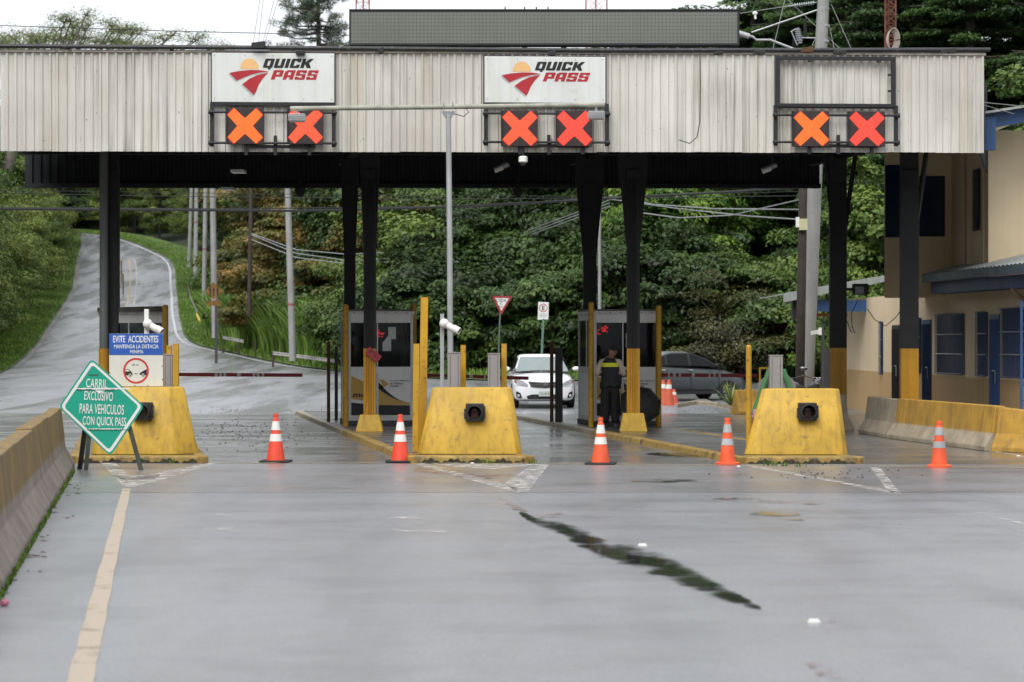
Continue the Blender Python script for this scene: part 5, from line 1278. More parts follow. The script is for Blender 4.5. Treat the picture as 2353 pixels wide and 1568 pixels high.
# left row: right foot runs from (-3.69,17.4) to (-6.31,34.8)
fx = lambda Y: -3.69+(Y-17.4)*(-.1506)-.29
ysg = [9.0, 13.4, 17.8, 22.2, 26.6, 31.0, 35.6]
for i in range(len(ysg)-1):
    pl = ['nearest', 'second nearest', 'third', 'fourth', 'fifth', 'farthest'][i]
    jersey((fx(ysg[i]), ysg[i], 0), (fx(ysg[i+1]-.03), ysg[i+1]-.03, 0), .88+.015*math.sin(i*2), pl+' length of stained yellow concrete barrier along the left', BML)['group'] = 'barrier lengths along the left'
# right row
A = G(1972, 996); B = G(2040, 1008); C = G(2262, 1037); D = G(2440, 1045)
off = Vector((.28, .05, 0))
jersey(A+off, B+off-Vector((.0, -.04, 0)), .74, 'grey worn length of concrete barrier before the building', BMA)
jersey(B+off, C+off, .76, 'yellow concrete barrier with bare concrete foot before the building', BMR)
jersey(C+off+Vector((.02, -.03, 0)), D+off, .74, 'yellow concrete barrier sloping down at the right edge', BMY, end_drop=1.2)
e = G(1975, 991); jersey((e.x-.35, e.y+.1, 0), (e.x-1.2, e.y+3.2, 0), .75, 'short brownish barrier end right of the right crash block', BMA)
e = G(1690, 953); jersey((e.x, e.y+.2, 0), (e.x+2.2, e.y+.9, 0), .62, 'yellow barrier end behind the round yellow post', BMY)
# ================================================================== SIGNS ON THE GROUND
GREEN = M('sign_green', (.012, .33, .22), .4, var=.06, spots=.12, spot_col=(.03, .12, .09)); SWHITE = M('sign_letter_white', (.72, .72, .70), .45, var=.06)
PEEL = M('peeled_edge', (.06, .09, .07), .7, var=.3); LEGG = M('leg_dark_green', (.05, .065, .045), .7, var=.3, spots=.5)
Y = 34.7
o = thing('diamond_sign', 'green diamond sign CARRIL EXCLUSIVO on wooden legs beside the left barrier', 'sign', (X_at(232, Y), Y, 0))
def D2(x, y): p = W(x, y, Y); return (p.x-o.location.x, p.z)
cs = [D2(210, 824), D2(134.6, 935.5), D2(253.6, 1049), D2(331.5, 933.5)]
cen = (sum(c[0] for c in cs)/4, sum(c[1] for c in cs)/4)
def shrink(k): return [(cen[0]+(x-cen[0])*k, cen[1]+(z-cen[1])*k) for x, z in cs]
def rounded(P_, r):
    out = []
    n = len(P_)
    for i in range(n):
        a, b_, c = Vector(P_[i-1]), Vector(P_[i]), Vector(P_[(i+1) % n]); u = (a-b_).normalized()*r; v_ = (c-b_).normalized()*r
        for t_ in (0, .33, .67, 1): out.append(tuple((b_+u)*(1-t_)**2+b_*2*t_*(1-t_)+(b_+v_)*t_**2))
    return out
MB().prism_y(rounded(shrink(1), .07), 0, .012).build('board', GREEN, o)
ro, ri = rounded(shrink(.95), .06), rounded(shrink(.87), .05); mb = MB(); n = len(ro)
for i in range(n): mb.add([(ro[i][0], -.004, ro[i][1]), (ro[(i+1) % n][0], -.004, ro[(i+1) % n][1]), (ri[(i+1) % n][0], -.004, ri[(i+1) % n][1]), (ri[i][0], -.004, ri[i][1])], [(0, 1, 2, 3)])
mb.build('white_border', SWHITE, o)
def TX(s_, x0, x1, y0, y1, rot, bold=.012):
    a, z1 = D2(x0, y0); b_, z0 = D2(x1, y1); lettering(s_, a, b_, z0, z1, -.005, SWHITE, o, bold=bold, rot=rot, space=1.05)
TX('CARRIL', 198, 247, 871, 892, R(-3)); TX('EXCLUSIVO', 194, 260, 900, 921, R(-3)); TX('PARA VEHICULOS', 183, 285, 929, 952, R(-2)); TX('CON QUICK PASS', 190, 290, 958, 982, R(-2))
rg = random.Random(4)
def torn(x0, x1, yc, th, mat, y_, name):
    n = 22; up = []; lo = []
    for i in range(n+1):
        x = x0+(x1-x0)*i/n; up.append(D2(x, yc-th*rg.uniform(.5, 1))); lo.append(D2(x, yc+th*rg.uniform(.2, 1.2)))
    m_ = MB()
    for i in range(n): m_.add([(lo[i][0], y_, lo[i][1]), (lo[i+1][0], y_, lo[i+1][1]), (up[i+1][0], y_, up[i+1][1]), (up[i][0], y_, up[i][1])], [(0, 1, 2, 3)])
    m_.build(name, mat, o)
torn(175, 300, 893.6, 2.2, SWHITE, -.007, 'torn_strip'); torn(176, 262, 896.5, 1.2, PEEL, -.0085, 'torn_edge'); torn(204, 280, 986, 1.5, SWHITE, -.007, 'torn_strip'); torn(200, 298, 988, .9, PEEL, -.0085, 'torn_edge')
MB().flat([D2(215, 895), D2(262, 895), D2(243, 897), D2(228, 905)], -.0078).build('torn_strip', SWHITE, o)
torn(204, 226, 862, 1.6, PEEL, -.006, 'torn_edge')
def leg(a, b_, dy0, dy1, w, mat):
    p = W(a[0], a[1], Y)-o.location; r_ = W(b_[0], b_[1], Y)-o.location; p.y = dy0; r_.y = dy1; r_.z = max(r_.z, .0)
    MB().hexa([r_+Vector((-w, -w, 0)), r_+Vector((w, -w, 0)), r_+Vector((w, w, 0)), r_+Vector((-w, w, 0))], [p+Vector((-w, -w, 0)), p+Vector((w, -w, 0)), p+Vector((w, w, 0)), p+Vector((-w, w, 0))]).build('leg', mat, o)
leg((212, 900), (196, 1088), .06, .05, .028, LEGG); leg((196, 960), (176, 1081), .1, .25, .032, BLACK); leg((290, 960), (323, 1083), .06, .05, .03, LEGG)

Y = 37.95; o = thing('warning_sign', 'blue and white EVITE ACCIDENTES board on the left crash block', 'sign', (X_at(312, Y), Y, Z_at(889, Y)))
def D3(x, y): p = W(x, y, Y); return (p.x-o.location.x, p.z-o.location.z)
x0, zb = D3(251, 888); x1, zt = D3(374.5, 767); _, zm = D3(0, 816)
BLUE = M('sign_blue', (.025, .10, .40), .4, var=.06); CREAM = M('sign_cream', (.66, .65, .58), .45, var=.06, streak=.2, streak_col=(.4, .36, .28))
MB().box(x0, x1, 0, .015, zb, zt).build('board', CREAM, o, bevel=.002); MB().box(x0+.001, x1-.001, -.004, -.001, zm, zt-.001).build('blue_field', BLUE, o)
for s_, a0, a1, b0, b1, bd in (('EVITE  ACCIDENTES', 260, 364, 771.5, 787.5, .015), ('MANTENGA LA DISTACIA', 262, 364.5, 792, 801, .01), ('MINIMA', 299, 329.5, 804.5, 812.5, .01)):
    xa, z1 = D3(a0, b0); xb, z0 = D3(a1, b1); lettering(s_, xa, xb, z0, z1, -.006, SWHITE, o, bold=bd)
RED = M('sign_red', (.55, .03, .035), .45, var=.06)
cx_, cz_ = D3(312.6, 852.3); mpp = Y/F; ro_, ri_ = 29.5*mpp, 25.3*mpp; mb = MB(); n = 40
for i in range(n):
    a0, a1 = 2*math.pi*i/n, 2*math.pi*(i+1)/n
    mb.add([(cx_+ro_*math.cos(a0), -.004, cz_+ro_*math.sin(a0)), (cx_+ro_*math.cos(a1), -.004, cz_+ro_*math.sin(a1)), (cx_+ri_*math.cos(a1), -.004, cz_+ri_*math.sin(a1)), (cx_+ri_*math.cos(a0), -.004, cz_+ri_*math.sin(a0))], [(3, 2, 1, 0)])
mb.build('red_ring', RED, o)
xa, z1 = D3(303.5, 836); xb, z0 = D3(318, 841); lettering('10 m', xa, xb, z0, z1, -.004, INK, o)
def sil(P_): MB().flat([D3(x, y) for x, y in P_], -.0042).build('car_silhouette', INK, o)
sil([(287.5, 848.5), (296, 848.5), (300, 852), (301.5, 855), (304, 857), (304.5, 862.5), (288.5, 862.5)]); sil([(337.5, 848.5), (331, 851.5), (327, 854), (321.5, 857.5), (321, 861.5), (336.5, 862.5)])
MB().flat([D3(x, y) for x, y in [(288.2, 849.8), (295.5, 849.8), (299, 853.8), (288.2, 853.8)]], -.0055).build('window_silhouette', CREAM, o)
MB().box(*sorted((D3(309, 0)[0], D3(317, 0)[0])), -.0045, -.004, D3(0, 859.6)[1], D3(0, 858.4)[1]).build('distance_dash', INK, o)
for px in (298.7, 328.8):
    c = D3(px, 862)
    for r_, mt, yy in ((3.6, CREAM, -.006), (3.0, INK, -.007), (1.8, CREAM, -.008), (.8, INK, -.009)):
        MB().flat([(c[0]+r_*mpp*math.cos(t_), c[1]+r_*mpp*math.sin(t_)) for t_ in np.linspace(0, 6.283, 17)[:-1]], yy).build('wheel_silhouette', mt, o)
for px, py in ((252.5, 857), (372.5, 841), (373, 872), (310, 886.5), (340, 886.5)):
    c = D3(px, py); MB().tube([(c[0], -.008, c[1]), (c[0], 0, c[1])], .008, 6).build('bolt', BLACK, o)

# roadside signs
o = thing('yield_sign', 'red bordered CEDA EL PASO triangle sign behind the middle cabinets', 'sign', (X_at(1148, 100), 100, zr(100)))
def D4(x, y, Yv=100): p = W(x, y, Yv); return (p.x-o.location.x, p.z-o.location.z)
tri = [D4(1130, 680), D4(1177.5, 681), D4(1151.5, 725)]; ct = (sum(p[0] for p in tri)/3, sum(p[1] for p in tri)/3)
MB().prism_y(rounded(tri, .08), 0, .01).build('border', M('yield_red', (.30, .02, .03), .5, var=.1), o); MB().flat([(ct[0]+(x-ct[0])*.66, ct[1]+(z-ct[1])*.66) for x, z in tri], -.004).build('face', SIGNW, o)
a, z1 = D4(1140, 687); b_, z0 = D4(1164, 694.5); lettering('CEDA', a, b_, z0, z1, -.007, INK, o, bold=.01); a, z1 = D4(1149, 697); b_, z0 = D4(1155, 700.5); lettering('EL', a, b_, z0, z1, -.007, INK, o); a, z1 = D4(1146.5, 703); b_, z0 = D4(1157.5, 707.5); lettering('PASO', a, b_, z0, z1, -.007, INK, o)
MB().tube([(0-.08, .03, 0), (D4(1150, 700)[0], .03, D4(1150, 700)[1])], .03, 8).build('post', M('post_grey_green', (.14, .17, .15), .6, var=.2), o, smooth=True)
o = thing('parking_sign', 'small white E sign on a green post above the white car', 'sign', (X_at(1243, 96), 96, zr(96)))
def D5(x, y): return D4(x, y, 96)
MB().prism_y([D5(1237, 694), D5(1261, 695), D5(1260, 734), D5(1235.5, 735)], 0, .008).build('board', SIGNW, o)
c = D5(1248.5, 708); mb = MB()
for i in range(24):
    a0, a1 = 2*math.pi*i/24, 2*math.pi*(i+1)/24; r0, r1 = .17, .135
    mb.add([(c[0]+r0*math.cos(a0), -.004, c[1]+r0*math.sin(a0)), (c[0]+r0*math.cos(a1), -.004, c[1]+r0*math.sin(a1)), (c[0]+r1*math.cos(a1), -.004, c[1]+r1*math.sin(a1)), (c[0]+r1*math.cos(a0), -.004, c[1]+r1*math.sin(a0))], [(3, 2, 1, 0)])
mb.build('red_ring', M('ring_faded_red', (.42, .08, .06), .5), o); lettering('E', c[0]-.055, c[0]+.06, c[1]-.09, c[1]+.09, -.005, INK, o, bold=.02)
for yy in (721, 724.5, 728): a, z1 = D5(1239.5, yy); b_, z0 = D5(1257.5, yy+1.2); MB().box(a, b_, -.004, -.002, z0, z1).build('worn_print', M('worn_print', (.35, .33, .3), .7), o)
a = D5(1247.5, 733); MB().tube([(0-.02, .04, 0), (a[0]+.02, .04, a[1])], .06, 4).build('post', M('post_green', (.10, .20, .15), .6, var=.2, streak=.3), o)
o = thing('road_arrow_sign', 'weathered yellow diamond arrow sign with small plate beside the hill road', 'sign', (X_at(497, 128), 128, zr(128)+.1))
def D6(x, y): return D4(x, y, 128)
DY = M('dirty_amber', (.20, .10, .01), .6, var=.4, scale=3, streak=.95, streak_col=(.02, .015, .01), spots=.5)
MB().prism_y([D6(490, 648), D6(513, 669), D6(491, 689), D6(471, 670)], 0, .01).build('board', DY, o); MB().prism_y([D6(475, 691), D6(508, 691), D6(508, 703), D6(475, 703)], 0, .01).build('plate', DY, o)
for px in (482.5, 491, 500): MB().flat([D6(px-1.3, 681), D6(px+1.3, 681), D6(px+1.3, 668), D6(px+3.6, 668), D6(px, 660), D6(px-3.6, 668), D6(px-1.3, 668)], -.004).build('arrow', INK, o)
MB().box(-.08, .06, .012, .06, -.2, D6(0, 690)[1]).build('post', DKPOST, o)

# ================================================================== CARS
def loft(rings, close=True):
    mb = MB(); n = len(rings[0])
    for r_ in rings: mb.v += [Vector(p) for p in r_]
    for i in range(len(rings)-1):
        for k in range(n): mb.f.append([i*n+k, i*n+(k+1) % n, (i+1)*n+(k+1) % n, (i+1)*n+k])
    mb.f.append(list(range(n))[::-1]); mb.f.append([(len(rings)-1)*n+k for k in range(n)]); return mb
TIRE = M('tyre', (.015, .015, .016), .8); RIM = M('wheel_rim', (.35, .36, .37), .35, metal=.7, var=.1); CHROME = M('chrome', (.6, .6, .6), .15, metal=.9, var=.02); PLASTIC = M('car_black_plastic', (.012, .012, .013), .55)
HEADL = M('headlamp', (.42, .44, .46), .12, var=.2, scale=14); AMBER = M('indicator_amber', (.5, .16, .05), .25)
def body_mesh(st):
    rings = []
    for y, w, zb, zs, zt in st:
        h = zs-zb
        half = [(w*.80, zb), (w*.96, zb+.06*h+.02), (w*1.0, zb+.45*h), (w*.985, zb+.8*h), (w*.93, zs), (w*.80, zs+(zt-zs)*.55), (w*.45, zt-.008), (0, zt)]
        ring = [(x, y, z) for x, z in half]+[(-x, y, z) for x, z in half[::-1][1:]]+[(-w*.3, y, zb-.0), (w*.3, y, zb)]
        rings.append(ring)
    return loft(rings)
def cabin_mesh(yb0, yt0, yt1, yb1, wb, wt, zb, zt):
    rings = []
    for k, (t_) in enumerate((0, .35, .75, 1)):
        w = wb+(wt-wb)*t_; y0 = yb0+(yt0-yb0)*t_; y1 = yb1+(yt1-yb1)*t_; z = zb+(zt-zb)*t_
        m_ = .12
        rings.append([(w*.55, y0, z+.01*(t_ == 1)), (w*.92, y0+m_*.7, z), (w, y0+m_*2.2, z), (w, (y0+y1)/2, z), (w, y1-m_*2.2, z), (w*.92, y1-m_*.7, z), (w*.55, y1, z), (-w*.55, y1, z), (-w*.92, y1-m_*.7, z), (-w, y1-m_*2.2, z), (-w, (y0+y1)/2, z), (-w, y0+m_*2.2, z), (-w*.92, y0+m_*.7, z), (-w*.55, y0, z)])
    top = [(x*.86, (yt0+yt1)/2+(y-(yt0+yt1)/2)*.86, zt+.045) for x, y, z in rings[-1]]
    rings.append(top); return loft(rings)
def wheels(o, ys_, w, r, arch=True):
    for y in ys_:
        for s_ in (-1, 1):
            g = bpy.data.objects.new('wheel', None); COL.objects.link(g); g.parent = o; g.location = (s_*(w-.10), y, r); g.rotation_euler = (0, R(90)*s_, 0)
            mk('tyre', MB().lathe([(r*.62, -.1), (r*.93, -.1), (r, -.07), (r, .07), (r*.93, .1), (r*.62, .1)], seg=28).mesh('tyre', smooth=True), TIRE, g)
            rm = MB().lathe([(r*.60, .02), (r*.62, .102), (r*.56, .104), (r*.5, .06)], seg=28)
            for k in range(7):
                a = k*6.283/7; c, q_ = math.cos(a), math.sin(a); rm.tube([(c*r*.1, q_*r*.1, .085), (c*r*.56, q_*r*.56, .09)], .03, 5)
            rm.lathe([(.07, .06), (.07, .1), (.03, .105)], seg=12); mk('rim', rm.mesh('rim', smooth=True), RIM, g)
            if arch:
                n = 20; ap = MB()
                for k in range(n):
                    a0, a1 = math.pi*k/n, math.pi*(k+1)/n; ra, rb = r*.6, r*1.16
                    ap.add([(s_*(w+.004), y+rb*math.cos(a0), r+rb*math.sin(a0)*.97), (s_*(w+.004), y+rb*math.cos(a1), r+rb*math.sin(a1)*.97), (s_*(w-.2), y+rb*math.cos(a1), r+rb*math.sin(a1)*.97), (s_*(w-.2), y+rb*math.cos(a0), r+rb*math.sin(a0)*.97)], [(0, 1, 2, 3)])
                    ap.add([(s_*(w+.003), y+ra*math.cos(a0), r+ra*math.sin(a0)), (s_*(w+.003), y+ra*math.cos(a1), r+ra*math.sin(a1)), (s_*(w+.003), y+rb*math.cos(a1), r+rb*math.sin(a1)*.97), (s_*(w+.003), y+rb*math.cos(a0), r+rb*math.sin(a0)*.97)], [(0, 1, 2, 3)])
                ap.build('wheel_arch', PLASTIC, o)
def smooth_sub(o, lv=2):
    o.modifiers.new('sub', 'SUBSURF').levels = lv; o.modifiers['sub'].render_levels = lv; o.data.polygons.foreach_set('use_smooth', [True]*len(o.data.polygons))
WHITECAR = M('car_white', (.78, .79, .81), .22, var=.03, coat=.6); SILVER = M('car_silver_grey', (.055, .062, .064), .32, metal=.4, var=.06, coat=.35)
WSG = M('windscreen_bright', (.20, .24, .235), .08, var=.12, scale=2, spec=.9)
CARGL = M('car_dark_glass', (.006, .007, .008), .12, var=.2, spec=.22)
Y = 66.2; o = thing('white_car', 'white saloon car facing the camera behind the middle lane barrier', 'car', (X_at(1240, Y)+.02, Y+2.27, zr(68)), R(3))
st = [(-2.30, .32, .30, .52, .60), (-2.275, .56, .24, .58, .68), (-2.18, .75, .20, .64, .75), (-2.0, .84, .19, .69, .82), (-1.6, .878, .19, .78, .92), (-1.1, .88, .19, .88, 1.01), (-.3, .88, .19, .92, 1.0), (.7, .88, .19, .94, 1.0), (1.5, .87, .2, .96, 1.04), (2.0, .83, .24, .94, 1.03), (2.22, .72, .3, .85, .98), (2.27, .5, .4, .7, .8)]
bo = body_mesh(st).build('body', WHITECAR, o); smooth_sub(bo)
cb = cabin_mesh(-1.22, -.38, .85, 1.75, .80, .60, .96, 1.44).build('cabin', WHITECAR, o); smooth_sub(cb, 2)
def nose(x): return float(np.interp(abs(x), [0, .32, .56, .75, .84], [-2.30, -2.29, -2.255, -2.16, -1.98]))-.012
def nosepatch(P_, name, mat, off=0., sub=6):     # patch of (x,z) quads lying on the nose
    m_ = MB(); lo, hi = P_          # two polylines bottom/top with the same count
    for i in range(len(lo)-1):
        m_.add([(lo[i][0], nose(lo[i][0])-off, lo[i][1]), (lo[i+1][0], nose(lo[i+1][0])-off, lo[i+1][1]), (hi[i+1][0], nose(hi[i+1][0])-off, hi[i+1][1]), (hi[i][0], nose(hi[i][0])-off, hi[i][1])], [(0, 1, 2, 3)])
    return m_.build(name, mat, o, smooth=False)
gx = [-.46, -.3, -.15, 0, .15, .3, .46]
nosepatch(([(x*(.82), .585-.02*(1-abs(x)/.46)) for x in gx], [(x, .74-.03*(1-abs(x)/.46)) for x in gx]), 'grille', PLASTIC, .005)
for k in range(3):
    z = .612+k*.042; nosepatch(([(x*(.86+.05*k), z-.012*(1-abs(x)/.46)) for x in gx], [(x*(.86+.05*k), z+.016-.012*(1-abs(x)/.46)) for x in gx]), 'grille_bar', CHROME, .012)
em = MB(); 
for i in range(20):
    a0, a1 = 2*math.pi*i/20, 2*math.pi*(i+1)/20
    em.add([(.075*math.cos(a0), nose(0)-.025, .675+.05*math.sin(a0)), (.075*math.cos(a1), nose(0)-.025, .675+.05*math.sin(a1)), (.06*math.cos(a1), nose(0)-.025, .675+.037*math.sin(a1)), (.06*math.cos(a0), nose(0)-.025, .675+.037*math.sin(a0))], [(3, 2, 1, 0)])
em.ball((0, nose(0)-.02, .675), (.03, .006, .035), 10, 6); em.build('emblem', CHROME, o)
bx = [-.50, -.36, -.18, 0, .18, .36, .50]
nosepatch(([(x*.92, .25) for x in bx], [(x, .385-.05*(abs(x) > .4)) for x in bx]), 'lower_grille', PLASTIC, .004)
nosepatch(([(x*.95, .205) for x in [-.7, -.4, 0, .4, .7]], [(x*.95, .225) for x in [-.7, -.4, 0, .4, .7]]), 'bumper_lip', PLASTIC, .004)
for s_ in (-1, 1):
    hx = [.46, .56, .66, .76, .83]
    nosepatch(([(s_*x, z) for x, z in zip(hx, (.62, .625, .645, .67, .70))], [(s_*x, z) for x, z in zip(hx, (.66, .735, .775, .80, .81))]), 'headlight', HEADL, .012)
    nosepatch(([(s_*x, z) for x, z in zip((.77, .82), (.70, .72))], [(s_*x, z) for x, z in zip((.77, .82), (.77, .78))]), 'indicator', AMBER, .018)
    nosepatch(([(s_*x, z) for x, z in zip((.62, .70, .77), (.29, .28, .32))], [(s_*x, z) for x, z in zip((.66, .72, .78), (.42, .45, .47))]), 'fog_lamp_recess', PLASTIC, .004)
    MB().ball((s_*.71, nose(.71)-.01, .345), (.04, .02, .04), 12, 8).build('fog_lamp', HEADL, o, smooth=True)
    MB().ball((s_*.98, -.72, 1.07), (.11, .07, .065), 14, 8).build('mirror', WHITECAR, o, smooth=True); MB().tube([(s_*.82, -.72, 1.02), (s_*.92, -.72, 1.05)], .025, 6).build('mirror_arm', PLASTIC, o)
pl = MB().box(-.165, .165, nose(0)-.03, nose(0)-.02, .335, .48).build('number_plate', M('plate_white', (.6, .64, .6), .45), o); lettering('CL-4131', -.14, .14, .37, .44, nose(0)-.033, M('plate_green_ink', (.04, .12, .06), .6), o, bold=.01)
# glazing laid on the cabin
def glaze(P_, name, mat): return MB().add(P_, [tuple(range(len(P_)))]).build(name, mat, o)
def ws(u, t_): w = (.74+(.56-.74)*t_); yb = -1.235+(-.40+1.235)*t_; return (u*w, yb+.05*abs(u)**2.5-.03, .985+(1.425-.985)*t_)
m_ = MB(); us = np.linspace(-1, 1, 9); ts = np.linspace(.03, .96, 5)
for i in range(8):
    for j in range(4): m_.add([ws(us[i], ts[j]), ws(us[i+1], ts[j]), ws(us[i+1], ts[j+1]), ws(us[i], ts[j+1])], [(0, 1, 2, 3)])
m_.build('windscreen', WSG, o, merge=True, smooth=True)
m_ = MB(); 
for i in range(8): m_.add([(us[i]*.77, -1.30+.05*abs(us[i])**2.5, .985), (us[i+1]*.77, -1.30+.05*abs(us[i+1])**2.5, .985), ws(us[i+1], .05), ws(us[i], .05)], [(0, 1, 2, 3)])
m_.build('cowl', PLASTIC, o)
for a, b_ in (((-.6, -1.28, 1.0), (-.05, -1.27, 1.03)), ((-.02, -1.29, 1.03), (.55, -1.25, 1.0))): MB().tube([a, b_], .012, 5).build('wiper', PLASTIC, o)
for s_ in (-1, 1): MB().add([(s_*.80, -.75, 1.0), (s_*.80, .9, 1.0), (s_*.645, .55, 1.4), (s_*.645, -.35, 1.4)], [(0, 1, 2, 3)]).build('side_window', CARGL, o)
wheels(o, (-1.42, 1.18), .87, .315)
# grey hatchback seen from its side, nose to the right
Y = 74.0; o = thing('grey_car', 'silver grey car nose to the right beyond the right lane barrier', 'car', (X_at(1560, Y), Y, zr(74)), R(114))
st = [(-2.05, .45, .35, .55, .62), (-2.0, .62, .26, .6, .7), (-1.85, .76, .22, .68, .78), (-1.5, .82, .2, .78, .90), (-1.0, .83, .2, .90, 1.03), (-.3, .83, .2, .95, 1.04), (.6, .83, .2, 1.0, 1.06), (1.3, .82, .22, 1.03, 1.12), (1.75, .80, .26, 1.03, 1.14), (2.0, .7, .34, .92, 1.05), (2.06, .5, .45, .75, .85)]
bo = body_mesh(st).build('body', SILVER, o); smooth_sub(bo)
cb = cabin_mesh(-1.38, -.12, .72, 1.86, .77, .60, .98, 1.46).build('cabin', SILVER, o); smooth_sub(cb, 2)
def sw(s_, P_, name, mat, e=.015):
    out = []
    for y, z in P_:
        t_ = (z-.98)/(1.46-.98); w = .77+(.60-.77)*t_+e; out.append((s_*w, y, z))
    if s_ < 0: out = out[::-1]
    return MB().add(out, [tuple(range(len(out)))]).build(name, mat, o)
for s_ in (-1, 1):
    sw(s_, [(-.95, 1.05), (-.02, 1.07), (-.02, 1.42), (-.12, 1.41), (-.55, 1.25)], 'side_window', CARGL)
    sw(s_, [(.06, 1.07), (.78, 1.10), (.76, 1.38), (.6, 1.41), (.06, 1.42)], 'side_window', CARGL); sw(s_, [(.85, 1.11), (1.12, 1.13), (1.16, 1.19), (1.05, 1.28), (.84, 1.36)], 'side_window', CARGL)
    sw(s_, [(-.99, 1.03), (1.17, 1.11), (1.21, 1.19), (1.08, 1.31), (.8, 1.40), (.55, 1.44), (-.12, 1.44), (-.6, 1.27)], 'window_trim', PLASTIC, .008)
    for y in (-.02, .9): MB().tube([(s_*.835, y-.0, .93), (s_*.845, y+.06, .935), (s_*.835, y+.12, .93)], .014, 6).build('door_handle', CHROME, o, smooth=True)
    MB().ball((s_*.9, -.82, 1.07), (.08, .06, .06), 12, 8).build('mirror', PLASTIC, o, smooth=True)
    for y in (-.95, .02, .98): MB().box(*sorted((s_*.826, s_*.836)), y-.004, y+.004, .35, 1.0).build('door_seam', PLASTIC, o)
    MB().box(*sorted((s_*.80, s_*.835)), -1.1, 1.2, .2, .3).build('sill', PLASTIC, o)
    MB().ball((s_*.68, 1.93, .95), (.1, .08, .14), 12, 8).build('tail_lamp', M('tail_red', (.25, .01, .012), .2), o, smooth=True)
MB().add([(-.6, 1.75, 1.08), (.6, 1.75, 1.08), (.5, 1.25, 1.45), (-.5, 1.25, 1.45)], [(0, 1, 2, 3)]).build('rear_window', CARGL, o)
MB().add([(-.70, -1.24, 1.0), (.70, -1.24, 1.0), (.54, -.36, 1.44), (-.54, -.36, 1.44)], [(0, 1, 2, 3)]).build('windscreen', CARGL, o)
wheels(o, (-1.25, 1.15), .82, .29)

# ================================================================== GUARD
SKIN = M('skin', (.28, .14, .09), .5, var=.08); SHIRT = M('beige_shirt', (.54, .45, .34), .85, var=.1); VEST = M('black_vest', (.016, .017, .02), .8, var=.25, scale=6, bump=.2); TROU = M('black_trousers', (.01, .01, .012), .8, var=.3); HIVIS = M('hi_vis_yellow', (.75, .78, .03), .5, var=.06); HAIR = M('dark_hair', (.02, .016, .013), .8, var=.3); SHOE = M('black_boot', (.012, .012, .012), .45)
g = G(1402, 983, .1); guard = thing('person', 'guard in beige shirt and black vest with yellow band, back turned, head bowed', 'person', (g.x, g.y, .1), R(-6))
def skin_obj(name, verts, edges, rad, mat, root=0, sub=2):
    me = bpy.data.meshes.new(name); me.from_pydata(verts, edges, []); ob = mk(name, me, mat, guard)
    md = ob.modifiers.new('skin', 'SKIN'); md.use_smooth_shade = True; md.branch_smoothing = .3
    for i, sv in enumerate(me.skin_vertices[0].data):
        r_ = rad[i]; sv.radius = r_ if isinstance(r_, tuple) else (r_, r_); sv.use_root = (i == root)
    s2 = ob.modifiers.new('sub', 'SUBSURF'); s2.levels = sub; s2.render_levels = sub; return ob
V_ = []; E_ = []; R_ = []
def J(p, r, frm=None):
    V_.append(p); R_.append(r); i = len(V_)-1
    if frm is not None: E_.append((frm, i))
    return i
pel = J((0, 0, .90), (.145, .11)); sp = J((0, .0, 1.08), (.135, .10), pel); ch = J((0, .0, 1.26), (.155, .105), sp); nk0 = J((.005, .01, 1.39), (.08, .07), ch); nk = J((.02, .05, 1.45), .052, nk0); hd = J((.05, .10, 1.53), (.072, .085), nk); hd2 = J((.055, .105, 1.60), (.06, .075), hd)
for s_ in (-1, 1):
    hp = J((s_*.095, 0, .83), .095, pel); kn = J((s_*.10, .02, .47), .062, hp); an = J((s_*.11, -.01, .09), .042, kn); ft = J((s_*.125, .13, .035), .035, an)
    sh = J((s_*.175, 0, 1.34), .062, ch)
    el_ = J((s_*.265, .02 if s_ > 0 else -.02, 1.09), .043, sh); wr = J((.26, .22, 1.05) if s_ > 0 else (-.12, .2, 1.06), .028, el_)
    pmv = J((.27, .28, 1.05) if s_ > 0 else (-.07, .25, 1.07), (.035, .02), wr); b0 = V_[pmv]
    for k in range(4):
        dx = (k-1.5)*.018; f1 = J((b0[0]-s_*.02+dx*.4, b0[1]+.045, b0[2]+dx+.01), .009, pmv); J((b0[0]-s_*.05+dx*.3, b0[1]+.06+.004*(k % 2), b0[2]+dx), .0075, f1)
    t1 = J((b0[0]-s_*.03, b0[1]-.005, b0[2]+.035), .010, pmv); J((b0[0]-s_*.055, b0[1]+.015, b0[2]+.04), .008, t1)
skin_obj('body', V_, E_, R_, SKIN)
# clothing
V_, E_, R_ = [], [], []
a = J((0, 0, .95), (.15, .12)); b_ = J((0, 0, 1.1), (.15, .115), a); c = J((0, 0, 1.27), (.17, .12), b_); d = J((.005, .012, 1.38), (.10, .085), c); e = J((.015, .035, 1.445), (.066, .062), d)
for s_ in (-1, 1): s1 = J((s_*.185, 0, 1.345), .075, c); s2 = J((s_*.272, .02 if s_ > 0 else -.02, 1.09), .062, s1); J(((.268, .07, 1.075) if s_ > 0 else (-.235, .03, 1.075)), .055, s2)
skin_obj('shirt', V_, E_, R_, SHIRT)
V_, E_, R_ = [], [], []
a = J((0, 0, .98), (.155, .12)); b_ = J((0, 0, .88), (.16, .13), a)
for s_ in (-1, 1): h1 = J((s_*.095, 0, .78), .122, b_); h2 = J((s_*.10, .015, .47), .108, h1); J((s_*.108, -.005, .07), .098, h2)
skin_obj('trousers', V_, E_, R_, TROU)
for s_ in (-1, 1): MB().hexa([(s_*.115-.05, -.09, 0), (s_*.115+.05, -.09, 0), (s_*.13+.045, .17, 0), (s_*.13-.045, .17, 0)], [(s_*.115-.042, -.08, .09), (s_*.115+.042, -.08, .09), (s_*.13+.035, .15, .05), (s_*.13-.035, .15, .05)]).build('boot', SHOE, guard, bevel=.015)
vr = []
